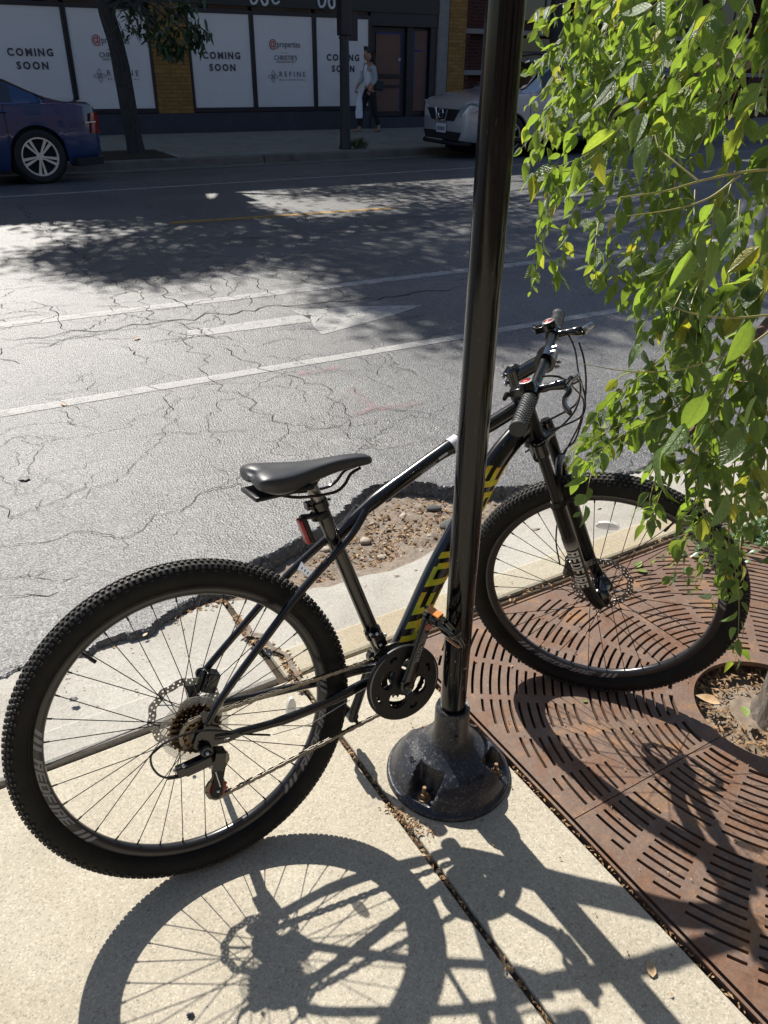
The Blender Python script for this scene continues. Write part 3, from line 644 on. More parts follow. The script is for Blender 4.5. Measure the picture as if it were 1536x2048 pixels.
for (p,), s, lab, m_ in (([(0.2525,3.5217,-0.05)], .028, 'dark crushed scrap lying on the asphalt at the left edge', 'gum'), ([(0.1285,0.896,0)], .0085, 'flat grey gum spot on the sidewalk inside the rear wheel shadow', 'gum'), ([(0.1257,1.8842,0.01)], .014, 'dark grey stain patch on the curb behind the rear wheel', 'gum')):
    mb = MB(); pts = [(p[0]+s*(.8+.3*math.sin(3*i))*math.cos(i*.5236), p[1]+s*(.8+.25*math.cos(5*i))*math.sin(i*.5236), p[2]+.003) for i in range(12)]
    mb.add(pts+[(p[0], p[1], p[2]+.009)], [(i, (i+1) % 12, 12) for i in range(12)]); tag(mb.build('litter_scrap' if s > .02 else 'gum_spot', M[m_], None, True), lab, 'litter')
stn = [(1.108,2.9535,-0.05)]
# ================================================================ SIGN POLE
px, py = .902, 1.140
pole = thing('sign_pole', 'tall glossy black steel pole bolted to the sidewalk on a round base', 'pole', (px, py, 0))
mb = MB(); mb.lathe([(.0312, .14), (.0312, 3.6)], 40)
mb.build('shaft', M['pole'], pole)
prof = [(.0, .232), (.034, .232), (.0405, .230), (.0428, .222), (.043, .17), (.0445, .145), (.050, .128), (.062, .112), (.080, .098), (.100, .086), (.118, .072), (.133, .052), (.144, .028), (.150, .016), (.157, .013), (.159, .008), (.159, 0)]
def prof_z(r):
    for (a, b), (c, d) in zip(prof[2:], prof[3:]):
        if a <= r <= c: return b+(d-b)*(r-a)/(c-a+1e-9)
    return 0
bolts = [math.atan2(y-py, x-px) for x, y in ((.775, 1.08), (.992, 1.058), (.905, 1.262))]; bolts.append(bolts[2]-1.6)
def base_z(r, t):
    z = prof_z(r)
    for bt in bolts:
        d = abs((t-bt+math.pi) % (2*math.pi)-math.pi)*r
        inside = max(0, min(1, (.037-d)/.009))*max(0, min(1, (r-.088)/.009))
        if inside > 0: z = z*(1-inside)+min(z, .020)*inside
    return z
mb = MB(); NT = 144; rs_ = [.0428, .043, .0432, .0438, .0445, .047, .050, .056, .062, .068, .074, .079, .082, .085, .088, .091, .096, .101, .107, .113, .118, .123, .128, .133, .138, .142, .146, .150, .1535, .157, .159, .1591]
V = []
for i, r in enumerate(rs_):
    for j in range(NT):
        t = 2*math.pi*j/NT; z = base_z(r, t)
        if i == 0: z = .222
        if i == 1: z = .195
        if i == 2: z = .168
        if i == len(rs_)-1: z = 0
        V.append((r*math.cos(t), r*math.sin(t), z))
F = [(i*NT+j, i*NT+(j+1) % NT, (i+1)*NT+(j+1) % NT, (i+1)*NT+j) for i in range(len(rs_)-1) for j in range(NT)]
mb.add(V, F); mb.lathe([(.0318, .19), (.0322, .2295), (.040, .2305), (.0428, .222)], NT)
mb.build('cast_base', M['cast'], pole, True, angle=50)
for i, bt in enumerate(bolts[:3]):
    c = Vector((.121*math.cos(bt), .121*math.sin(bt), .020)); b_ = MB()
    b_.lathe([(.017, 0), (.017, .003), (.012, .0031)], 20, Matrix.Translation(c)); b_.lathe([(.0105, .003), (.0105, .013), (.009, .0145), (.0055, .0146)], 6, Matrix.Translation(c)); b_.lathe([(.0052, .014), (.0052, .034), (.0045, .0355)], 12, Matrix.Translation(c))
    b_.build('anchor_bolt', M['bolt'], pole, True, angle=30)
b_ = MB(); b_.lathe([(.006, .0), (.006, .005), (.004, .006)], 6, axis_m((.043*math.cos(-1.9), .043*math.sin(-1.9), .165), (math.cos(-1.9), math.sin(-1.9), 0))); b_.build('set_screw', M['cast'], pole)
def cast_word(word, t0, rad=.098, hgt=.011):
    lw = .0085
    def fn(s, t):
        r = rad-hgt*.5+hgt*t; a = t0-s*lw/rad; return (r*math.cos(a), r*math.sin(a), base_z(r, a)+.0022)
    o = block_text(word, fn, 0., 1.2, 3).build('cast_lettering', M['cast'], pole, False); md = o.modifiers.new('t', 'SOLIDIFY'); md.thickness = .0025; return o
def cast_word_in(word, tmid, rad=.112):
    lw = .0085; n = len(word)
    def fn(s, t):
        r = rad-.0055+.011*t; a = tmid+(s-n*.6)*(-lw/rad); return (r*math.cos(a), r*math.sin(a), base_z(r, a)+.0018)
    return block_text(word, fn, 0., 1.2, 3)
def flip(word, tmid, rad):
    lw = .0088; n = len(word)
    def fn(s, t):
        r = rad+.0055-.011*t; a = tmid+(s-n*.58)*(lw/rad); return (r*math.cos(a), r*math.sin(a), base_z(r, a)+.0018)
    return block_text(word, fn, 0., 1.2, 3)
for w_, tm in (('CHICAGO', -1.62), ('OF', math.pi-.15), ('CITY', .62)):
    o = flip(w_, tm, .104 if w_ != 'CHICAGO' else .112).build('cast_lettering', M['cast'], pole, False); md = o.modifiers.new('t', 'SOLIDIFY'); md.thickness = .003; md.offset = 0
# ================================================================ BICYCLE
WR = .368; WB = 1.1333; HA = 1.24638; STEER = -.85313
bike = thing('bicycle', 'black mountain bike with disc brakes leaning on its kickstand beside the pole', 'bicycle', (.2966, 1.195, 0))
bike.rotation_euler = (-.20831, 0, -.045034)
ax = Vector((-math.cos(HA), 0, math.sin(HA))); nn0 = Vector((math.sin(HA), 0, math.cos(HA)))
SA = Vector((WB, 0, WR))-nn0*.045; SR = Matrix.Rotation(STEER, 3, ax)
e1 = SR @ nn0; e2 = SR @ Vector((0, 1, 0))
SM = Matrix(((e1.x, e2.x, ax.x, SA.x), (e1.y, e2.y, ax.y, SA.y), (e1.z, e2.z, ax.z, SA.z), (0, 0, 0, 1)))
def S(p): return SM @ Vector(p)
AY = Matrix.Rotation(-math.pi/2, 4, 'X')      # lathe axis z -> +y
def gear_outline(r, teeth, dep=.0035):
    o = []
    for i in range(teeth):
        for f, rr in ((.0, r-dep), (.22, r-dep*.9), (.38, r+dep*.5), (.62, r+dep*.5), (.78, r-dep*.9)):
            a = 2*math.pi*(i+f)/teeth; o.append((rr*math.cos(a), rr*math.sin(a)))
    return o
PY = Matrix.Rotation(math.pi/2, 4, 'X')       # plate xy -> xz plane
def ring_slots(n, r, rs, **k): return [circle(rs, 8, (r*math.cos(2*math.pi*i/n+k.get('a', 0)), r*math.sin(2*math.pi*i/n+k.get('a', 0)))) for i in range(n)]
def rotor(parent, y):
    Ro = .083; n = 90; out = [((Ro+.0022*math.cos(12*2*math.pi*i/n))*math.cos(2*math.pi*i/n), (Ro+.0022*math.cos(12*2*math.pi*i/n))*math.sin(2*math.pi*i/n)) for i in range(n)]
    inn = [((.066+.0018*math.cos(12*2*math.pi*i/n))*math.cos(2*math.pi*i/n), (.066+.0018*math.cos(12*2*math.pi*i/n))*math.sin(2*math.pi*i/n)) for i in range(n)]
    loops = [out, inn]
    for i in range(36):
        a = 2*math.pi*i/36; loops.append(circle(.0026, 6, (.0785*math.cos(a), .0785*math.sin(a)))); loops.append(circle(.0026, 6, (.0712*math.cos(a+.07), .0712*math.sin(a+.07))))
    o = plate('disc_rotor', loops, .0018, M['dull_steel'], parent, Matrix.Translation((0, y, 0)) @ PY)
    mb = MB()
    for i in range(6):
        a = i*math.pi/3; mb.tube([(.021*math.cos(a), y, .021*math.sin(a)), (.045*math.cos(a+.28), y, .045*math.sin(a+.28)), (.067*math.cos(a+.42), y, .067*math.sin(a+.42))], .0032, 6, flat=.35, up=(0, 1, 0))
    mb.build('rotor_carrier', M['dull_steel'], parent)
def torus_prof(sec, n): return MB().lathe(sec, n, AY, closed=True)
tyre_sec = [(.3125, -.0115), (.318, -.017), (.327, -.0235), (.338, -.0262), (.349, -.0245), (.358, -.019), (.3635, -.010), (.365, 0), (.3635, .010), (.358, .019), (.349, .0245), (.338, .0262), (.327, .0235), (.318, .017), (.3125, .0115), (.311, 0)]
rim_sec = [(.3135, -.0118), (.309, -.0128), (.303, -.0125), (.297, -.0095), (.2935, -.006), (.2925, 0), (.2935, .006), (.297, .0095), (.303, .0125), (.309, .0128), (.3135, .0118), (.311, 0)]
def sec_at(r):   # y of the rim side at radius r
    return interp(r, [(.2925, 0), (.2935, .006), (.297, .0095), (.303, .0125), (.309, .0128), (.3135, .0118)])
def knob(mb, th, y, r0, L_, W_, H_, cant):
    c, s = math.cos(th), math.sin(th); er = Vector((c, 0, s)); et = Vector((-s, 0, c)); ey = Vector((0, 1, 0))
    up = (er*math.cos(cant)+ey*math.sin(cant)); sx = (ey*math.cos(cant)-er*math.sin(cant)); b0 = er*r0+ey*y; V = []
    for h, k in ((-.001, 1.12), (H_, .86)):
        for a, b in ((-1, -1), (1, -1), (1, 1), (-1, 1)): V.append(b0+up*h+et*(a*L_/2*k)+sx*(b*W_/2*k))
    mb.add(V, [(4, 5, 6, 7), (0, 1, 5, 4), (1, 2, 6, 5), (2, 3, 7, 6), (3, 0, 4, 7)])
def build_wheel(name, mt, rot, rear):
    hub = MB()
    if rear: hub.lathe([(.006, -.068), (.006, -.06), (.02, -.058), (.02, -.024), (.0225, -.0235), (.0225, -.019), (.015, -.016), (.013, 0), (.016, .027), (.0235, .029), (.0235, .034), (.019, .036), (.019, .048), (.008, .05), (.006, .068)], 28, AY)
    else: hub.lathe([(.005, -.05), (.010, -.046), (.026, -.042), (.029, -.0335), (.029, -.029), (.024, -.026), (.022, 0), (.025, .016), (.030, .020), (.030, .025), (.024, .028), (.024, .036), (.008, .04), (.005, .052)], 28, AY)
    wl = hub.build(name, M['black_gloss'], bike, True, angle=35); wl.matrix_basis = mt
    tm = obj('tyre', TY['tyre'], wl); rm = obj('rim', TY['rim'], wl); tr = obj('tread', TY['tread'], wl, None, 'stuff')
    fr, fy0, fy1 = (.0205 if rear else .027), (-.021 if rear else -.031), (.031 if rear else .022)
    spm = TY.setdefault('spoke_'+name, None)
    for i in range(36):
        th = 2*math.pi*(i+.5)/36+rot; sd_ = i % 2; k = (i//2) % 2
        fa = th+(1 if k else -1)*1.12; y = fy1 if sd_ else fy0
        a = Vector((fr*math.cos(fa), y+(.0015 if k else -.0015), fr*math.sin(fa))); b = Vector((.2945*math.cos(th), 0, .2945*math.sin(th)))
        mb = MB(); mb.tube([a, b], .00105, 5, False); d = (a-b).normalized(); mb.tube([b+d*.012, b-d*.002], .002, 6)
        mb.build('spoke', M['spoke'], wl)
    rotor(wl, .046 if rear else .033)
    # valve
    a = R(128) if rear else R(40)
    mb = MB(); a_ = Vector((math.cos(a), 0, math.sin(a))); mb.tube([a_*.294, a_*.272], .0032, 8); mb.tube([a_*.272, a_*.258], .0042, 8); mb.build('valve', M['black_plastic'], wl)
    # rim lettering on the visible side
    for c0 in ((R(180), R(-35)) if rear else (R(228), R(20))):
        lw = .0265
        def fn(s, t, c0=c0, lw=lw):
            r = .2965+.0155*t; an = c0-s*lw/.305; return (r*math.cos(an), -sec_at(r)-.0006, r*math.sin(an))
        def fn2(s, t, c0=c0, lw=lw): # reads the right way round from the drive side
            r = .2965+.0155*t; an = c0-(s-4)*lw/.305; return (r*math.cos(an), -sec_at(r)-.0006, r*math.sin(an))
        def fin(s, t, c0=c0, lw=lw):
            r = .3125-.0155*t; an = c0+(s-4)*lw/.305; return (r*math.cos(an), -sec_at(r)-.0006, r*math.sin(an))
        top = math.sin(c0) > .2
        block_text('/// REDFIRE ///', lambda s, t: (fn2 if top else fin)(s, t), .5, 1.02, 4).build('rim_lettering', M['decal_grey'], wl, False)
    return wl
M['spoke'] = mat('black_spoke_steel', (.03, .03, .032), .3, metal=.8)
M['rim'] = mat('black_anodised_rim', (.018, .018, .021), .28, spec=.6, coat=.1)
TY = {'tyre': torus_prof(tyre_sec, 144).mesh('tyre', M['rubber'], True, 60), 'rim': torus_prof(rim_sec, 144).mesh('rim', M['rim'], True, 50)}
kb = MB(); NK = 172
for i in range(NK):
    t = 2*math.pi*i/NK; dt = math.pi/NK
    for sgn in (1, -1):
        knob(kb, t+(dt if sgn > 0 else 0), sgn*.0050, .3645, .0078, .0058, .0034, sgn*.08)
        knob(kb, t+(0 if sgn > 0 else dt), sgn*.0135, .3612, .0074, .0052, .0034, sgn*.5)
        knob(kb, t+(dt if sgn > 0 else 0), sgn*.0205, .3560, .0072, .0048, .0034, sgn*.95)
    for sgn in (1, -1):
        if i % 2: knob(kb, t, sgn*.0238, .3505, .007, .004, .003, sgn*1.2)
TY['tread'] = kb.mesh('tread', M['tread'], False)
rw = build_wheel('rear_wheel', Matrix.Translation((0, 0, WR)), 0.03, True)
fw = build_wheel('front_wheel', SM @ Matrix.Translation((.045, 0, 0)), .08, False)
# sidewall ribs
for wl in (rw, fw):
    mb = MB()
    for r in (.3165, .3215): mb.lathe([(r-.0007, -.0172-(r-.3165)*1.1), (r, -.0184-(r-.3165)*1.1), (r+.0007, -.0180-(r-.3165)*1.1)], 144, AY, closed=True)
    mb.build('sidewall_rib', M['rubber'], wl, True)
# cassette, freewheel and spoke protector
for i, T in enumerate((28, 24, 22, 20, 18, 16, 14)):
    r = .0127*T/(2*math.pi)
    plate('sprocket', [gear_outline(r, T), circle(.019, 20)], .0022, M['cog'], rw, Matrix.Translation((0, -.0265-.0048*i, 0)) @ PY @ Matrix.Rotation(i*.3, 4, 'Z'))
pr_ = MB(); pr_.lathe([(.020, -.021), (.058, -.0205), (.070, -.024), (.0735, -.0245), (.0735, -.0262), (.068, -.0262), (.057, -.0225), (.020, -.023)], 56, AY, closed=True); pr_.build('spoke_protector', M['clear_plastic'], rw)
# spoke reflectors
def reflector(wl, r, a, m):
    mb = MB(); n = 10; V = []
    for i in range(n+1):
        t = a-.13+.26*i/n; rr = r; w_ = .011*math.sqrt(max(0.03, 1-((i-n/2)/(n/2))**2*.9))
        for q, yy in ((-w_, -.014), (w_, -.014), (w_, -.003), (-w_, -.003)): V.append(((rr+q)*math.cos(t), yy, (rr+q)*math.sin(t)))
    F = [(i*4+k, i*4+(k+1) % 4, (i+1)*4+(k+1) % 4, (i+1)*4+k) for i in range(n) for k in range(4)]+[(0, 1, 2, 3), (n*4+3, n*4+2, n*4+1, n*4)]
    mb.add(V, F); mb.build('spoke_reflector', m, wl, False, bev=.001)
reflector(rw, .225, R(-12), M['reflector']); reflector(fw, .222, R(72), M['reflector'])
# ---------------------------------------------------------------- frame
BB = Vector((.478, 0, .331)); ST = Vector((.350, 0, .785)); HT = S((0, 0, .60)); HB = S((0, 0, .488))
f = MB(); f.tube([BB+(ST-BB)*.02, ST], .0168, 20)
frame = f.build('frame', M['frame'], bike)
tt = MB(); tt.tube(cr([(.372, 0, .690), (.42, 0, .722), (.48, 0, .757), (.58, 0, .800), (.68, 0, .840), (.80, 0, .874), tuple(S((0, 0, .585)))], 5), [.0125]*5+[.0150]*5+[.0165]*10+[.018]*10+[.019], 18); tt.build('top_tube', M['frame'], frame)
dtp = cr([tuple(BB+Vector((.01, 0, .01))), *[(q[0], 0, q[2]) for q in [(0.538,0,0.4061),(0.6322,0,0.5458),(0.7307,0,0.6719),(0.8167,0,0.783)]], tuple(S((-.004, 0, .535)))], 5)
dr = [.0270+.005*math.sin(math.pi*i/(len(dtp)-1)) for i in range(len(dtp))]
dt_ = MB(); dt_.tube(dtp, dr, 24, flat=.78, up=(0, 0, 1)); dt_.build('down_tube', M['frame'], frame)
# white lettering along the down tube
lens = [0]; 
for a, b in zip(dtp, dtp[1:]): lens.append(lens[-1]+(b-a).length)
def on_tube(s, ang, path=dtp, rad=dr, ll=lens, fl=.78, up=Vector((0, 0, 1)), off=.0008):
    s = max(0, min(ll[-1]-1e-4, s)); i = max(k for k in range(len(ll)) if ll[k] <= s); i = min(i, len(path)-2)
    u = (s-ll[i])/(ll[i+1]-ll[i]); p = path[i].lerp(path[i+1], u); t = (path[i+1]-path[i]).normalized(); a = (up-t*up.dot(t)).normalized(); b = t.cross(a); r = rad[i]*(1-u)+rad[i+1]*u+off
    return p+(a*math.cos(ang)+b*math.sin(ang)*fl)*r
def dtl(s, t): return tuple(on_tube(.075+s*.0555, R(90+48-118*t) if False else -R(90)+R(58)-R(116)*(1-t)))
sgn_test = on_tube(.2, R(90)); side_sign = 1 if sgn_test.y < 0 else -1
def dtl(s, t): return tuple(on_tube(.075+s*.066, side_sign*R(90)+side_sign*R(52)-side_sign*R(104)*t))
block_text('REDFIRE', lambda s, t: dtl(s, 1-t), .55, 1.12, 8).build('frame_lettering', M['decal_green'], frame, False)
ht = MB(); ht.tube([HB, HB+(HT-HB)*.12, HB+(HT-HB)*.5, HB+(HT-HB)*.88, HT], [.0255, .0235, .0225, .0235, .025], 24); ht.build('head_tube', M['fork'], frame)
hs = MB(); hs.tube([HT, HT+ax*.008], .0255, 24); hs.tube([HB-ax*.008, HB], .0265, 24); hs.build('headset', M['black_gloss'], frame)
bbs = MB(); bbs.lathe([(.0205, -.036), (.0205, .036)], 24, Matrix.Translation(BB) @ AY); bbs.build('bottom_bracket', M['frame'], frame)
for s in (-1, 1):
    c = MB(); c.tube(cr([tuple(BB+Vector((-.015, s*.022, .002))), (.40, s*.032, .336), (.30, s*.048, .333), (.18, s*.063, .338), (.08, s*.067, .350), (.03, s*.067, .360)], 5), [.0115]*6+[.0125]*5+[.0115]*5+[.0095]*5+[.0075]*5, 14, flat=.8); c.build('chain_stay', M['frame'], frame)
    c = MB(); c.tube(cr([(.452, s*.018, .748), (.415, s*.026, .712), (.37, s*.036, .683), (.27, s*.046, .618), (.16, s*.056, .528), (.055, s*.066, .438), (.018, s*.068, .392)], 5), [.0088]*20+[.0080]*10+[.0065], 12); c.build('seat_stay', M['frame'], frame)
    d = [(-.018, -.012), (-.006, -.026), (.02, -.022), (.055, -.028), (.10, -.022), (.105, -.012), (.06, -.010), (.05, .004), (.035, .03), (.022, .062), (.010, .060), (.012, .025), (-.006, .014)]
    plate('dropout', [d, circle(.006, 12), circle(.007, 8, (.055, -.018))], .005, M['frame'], frame, Matrix.Translation((0, s*.067, WR-.004)) @ PY)
br = [(-.045, .012), (-.022, .006), (0, .004), (.022, .006), (.045, .012), (.045, -.014), (.022, -.009), (0, -.007), (-.022, -.009), (-.045, -.014)]
bm = Matrix.Translation((.300, 0, .638)) @ Matrix.Rotation(R(-50), 4, 'Y') @ Matrix.Rotation(R(90), 4, 'Z')
plate('stay_bridge', [br]+[circle(.0036, 8, (q, -.001)) for q in (-.017, 0, .017)], .004, M['silver'], frame, bm)
for p in ((.600, -.0, .470), (.640, 0, .525)):
    c = MB(); c.ball((p[0]-.022, -.006, p[2]+.024), .0055, 6); c.build('bottle_boss', M['steel'], frame)
tp = MB(); tp.tube([(.690, 0, .8430), (.712, 0, .851)], .0196, 18, False); tp.tube([(.648, -.0165, .826), (.672, -.0168, .836)], .003, 6, flat=.3); tp.build('tape_wrap', M['tape'], frame)
ql = MB(); ql.tube([(.60, -.0155, .802), (.64, -.0165, .819)], .0024, 5, flat=.3); ql.build('frame_sticker', M['silver'], frame)
# seat post, clamp, reflector, saddle
c = MB(); c.tube([ST-(ST-BB).normalized()*-.0, ST+(ST-BB).normalized()*.055], .0136, 20); c.build('seat_post', M['dull_steel'], bike)
c = MB(); sv = (ST-BB).normalized(); c.tube([ST-sv*.012, ST+sv*.006], .0205, 20); c.box(ST+Vector((-.022, 0, 0)), (.018, .02, .016)); c.tube([ST+Vector((-.024, -.022, 0)), ST+Vector((-.024, .022, 0))], .0035, 8); c.tube([ST+Vector((-.024, .02, 0)), ST+Vector((.01, .032, -.004)), ST+Vector((.04, .03, -.008))], [.0045, .004, .003], 8)
c.build('seat_clamp', M['black_gloss'], bike)
c = MB(); c.tube([ST+sv*.045, ST+sv*.075], [.017, .019], 16); c.box(ST+sv*.068+Vector((-.004, 0, 0)), (.045, .05, .020)); c.tube([ST+sv*.06+Vector((.018, -.01, 0)), ST+sv*.085+Vector((.018, -.01, 0))], .004, 8); c.tube([ST+sv*.06+Vector((-.022, 0, -.005)), ST+sv*.085+Vector((-.022, 0, 0))], .004, 8); c.build('saddle_clamp', M['black_plastic'], bike, bev=.002)
c = MB()
for s in (-1, 1): c.tube(cr([(.452, s*.010, .845), (.425, s*.016, .838), (.405, s*.020, .818), (.375, s*.022, .808), (.30, s*.022, .815), (.25, s*.03, .835), (.235, s*.035, .845)], 4), .0035, 8)
c.build('saddle_rail', M['black_gloss'], bike)
# saddle shell
xs = [.203, .208, .216, .230, .245, .270, .300, .330, .360, .390, .420, .450, .470, .480, .486]
hw = [.060, .070, .076, .079, .077, .070, .055, .041, .031, .025, .0225, .021, .019, .014, .004]
zt = [.880, .886, .890, .891, .889, .886, .882, .880, .879, .879, .878, .875, .871, .866, .858]
dz = [.020, .032, .042, .050, .054, .053, .048, .042, .037, .033, .030, .028, .024, .018, .006]
mb = MB(); NS = 28; V = []
for i, x in enumerate(xs):
    for j in range(NS):
        t = 2*math.pi*j/NS; c_, s_ = math.cos(t), math.sin(t); y = hw[i]*(abs(c_)**.75)*(1 if c_ > 0 else -1)
        k = abs(y)/hw[0]
        if s_ >= 0: z = zt[i]-(1-abs(s_)**.55)*dz[i]*.42-(.006*max(0, 1-abs(y)/.02) if x < .30 else 0)
        else: z = zt[i]-dz[i]*.42-dz[i]*.58*abs(s_)**.6*(.45+.55*min(1, abs(y)/(hw[i]+1e-6)*1.6)) if True else 0
        xx = x
        if i < 4: xx = x+(.020*(max(0, 1-abs(y)/.03)))*(1-i/4)
        V.append((xx, y, z))
mb.v = V; n_ = len(xs); mb.f = [(i*NS+j, i*NS+(j+1) % NS, (i+1)*NS+(j+1) % NS, (i+1)*NS+j) for i in range(n_-1) for j in range(NS)]+[tuple(range(NS)), tuple((n_-1)*NS+j for j in range(NS-1, -1, -1))]
sad = mb.build('saddle', M['saddle'], bike, True, angle=180); md = sad.modifiers.new('s', 'SUBSURF'); md.levels = 2; md.render_levels = 2
c = MB(); c.box((.262, 0, .838), (.13, .10, .010)); c.build('saddle_base', M['black_plastic'], sad, bev=.004)
# rear reflector lamp
lc = Vector((.300, -.010, .742)); c = MB(); c.tube([(.352, -.005, .760), (.33, -.018, .765), (.300, -.012, .768)], .006, 8); c.lathe([(.0215, -.008), (.0215, .008)], 20, Matrix.Translation((.349, 0, .760)) @ Matrix.Rotation(R(-15), 4, 'Y')); c.box((.312, -.012, .738), (.010, .026, .062), Matrix.Rotation(R(-14), 3, 'Y')); bk = c.build('reflector_bracket', M['black_plastic'], bike, bev=.002)
c = MB(); c.box((.303, -.012, .735), (.009, .024, .060), Matrix.Rotation(R(-14), 3, 'Y')); c.build('rear_reflector', M['red_plastic'], bike, bev=.003)
# ---------------------------------------------------------------- fork and steering
def sp(name, mb, m, parent=bike, **k):
    o = mb.build(name, m, parent, **k); o.matrix_basis = SM; return o
c = MB(); c.tube([(0, 0, .478), (0, 0, .492)], [.03, .027], 20); c.tube([(.020, -.062, .470), (.010, -.035, .474), (.004, 0, .476), (.010, .035, .474), (.020, .062, .470)], [.0205, .021, .024, .021, .0205], 14)
fork = sp('fork', c, M['fork'])
for s in (-1, 1):
    y = s*.058; nx_ = .022
    c = MB(); c.tube([(nx_, y, .31), (nx_, y, .476)], .0142, 20); c.build('stanchion', M['fork'], fork)
    c = MB(); c.tube([(nx_, y, .330), (nx_, y, .322), (nx_, y, .318), (nx_+.001, y, .20), (nx_+.004, y*.99, .07), (nx_+.014, y*.96, .02), (.044, y*.95, -.002), (.046, y*.95, -.012)], [.0175, .0205, .0190, .0185, .0170, .0160, .0150, .010], 20)
    leg = c.build('fork_leg', M['fork'], fork)
    c = MB(); c.tube([(nx_, y, .470), (nx_, y, .500)], [.0185, .0165], 18); c.tube([(nx_, y, .500), (nx_, y, .506)], .012, 14); c.build('fork_cap', M['black_gloss'] if s < 0 else M['black_gloss'], fork)
    c = MB(); c.tube([(nx_, y, .326), (nx_, y, .338)], [.0195, .0165], 18); c.build('dust_seal', M['black_plastic'], fork)
c = MB(); c.tube(cr([(.026, -.058, .320), (.034, -.055, .365), (.040, -.035, .402), (.041, 0, .413), (.040, .035, .402), (.034, .055, .365), (.026, .058, .320)], 4), [.009]*25, 10, flat=1.5, up=(1, 0, 0)); c.build('fork_arch', M['fork'], fork)
# white band lettering on the right leg
sgn = -1
def flt(s, t):
    z = .190-s*.0165; a = R(270)+R(48)-R(96)*t; return (.022+.0195*math.cos(a)+.0015, -.058+.0195*math.sin(a), z)
block_text('REDFIRE', lambda s, t: flt(s, 1-t), 0, 1.12, 5).build('fork_lettering', M['decal_white'], fork, False)
def flt2(s, t):
    z = .232-s*.0185; a = R(270)+R(70)-R(140)*t; return (.0225+.0190*math.cos(a), -.058+.0190*math.sin(a), z)
c = MB(); V = []
for i in range(7):
    for j in range(9): V.append(flt2(i/3, j/8))
c.add(V, [(i*9+j, i*9+j+1, i*9+j+10, i*9+j+9) for i in range(6) for j in range(8)]); 
mfade = mat('fork_fade_decal', (.42, .40, .37), .45); N_, L__, b_ = nodes(mfade); tcx = N_.new('ShaderNodeTexCoord'); sx_ = N_.new('ShaderNodeSeparateXYZ'); L__.new(tcx.outputs['Object'], sx_.inputs[0]); L__.new(ramp(N_, L__, sx_.outputs[2], [(.19, (.42, .40, .37)), (.222, (.004, .004, .005))]), b_.inputs['Base Color'])
c.build('fork_band', mfade, fork, False)
# front caliper on the far leg, rear caliper
def caliper(parent, c0, mt=None):
    c = MB(); c.box(c0, (.032, .034, .046), Euler((0, .5, 0)).to_matrix()); c.tube([Vector(c0)+Vector((-.01, .018, .01)), Vector(c0)+Vector((-.01, .030, .01))], .013, 14); c.tube([Vector(c0)+Vector((.0, .02, .02)), Vector(c0)+Vector((.03, .02, .035))], .004, 6); c.tube([Vector(c0)+Vector((-.03, .0, -.02)), Vector(c0)+Vector((-.005, 0, .03))], .006, 8)
    return c.build('brake_caliper', M['black_gloss'], parent, bev=.002)
o = caliper(fork, (-.020, .040, .060)); caliper(bike, (.062, .048, .425))
# steerer, stem, bar
c = MB(); c.tube([(0, 0, .608), (0, 0, .640)], .0185, 20); c.build('headset_spacer', M['black_gloss'], fork)
c = MB(); c.tube([(0, 0, .640), (0, 0, .678)], .0205, 20); c.tube([(0, 0, .678), (0, 0, .684)], [.0205, .014], 20); c.tube([(.008, 0, .660), (.045, 0, .672), (.078, 0, .680)], [.0175, .0165, .0175], 16); c.lathe([(.0245, -.022), (.0245, .022)], 24, Matrix.Translation((.081, 0, .681)) @ AY)
for z in (.648, .668): c.tube([(-.024, -.012, z), (-.024, .012, z)], .0045, 8)
stem = sp('stem', c, M['black_gloss'])
c = MB(); c.tube([(0, 0, .684), (0, 0, .687)], .006, 8); 
for s in (-1, 1):
    for z in (-1, 1): c.tube([(.100, s*.013, .681+z*.019), (.110, s*.013, .681+z*.019)], .0042, 8)
for z in (.648, .668): c.ball((-.026, -.010, z), .0048, 5)
c.build('stem_bolt', M['steel'], stem)
def barp(l):
    a = abs(l); k = max(0, min(1, (a-.03)/.05)); k = k*k*(3-2*k)
    return Vector((.081-.014*max(0, (a-.06))/.24*1.0, l, .681+.004*k-.012*max(0, a-.05)/.25))
c = MB(); c.tube([barp(-.312+.624*i/48) for i in range(49)], [(.0158 if abs(-.312+.624*i/48) < .035 else .0130 if abs(-.312+.624*i/48) < .06 else .0112) for i in range(49)], 16); bar = sp('handlebar', c, M['fork'])
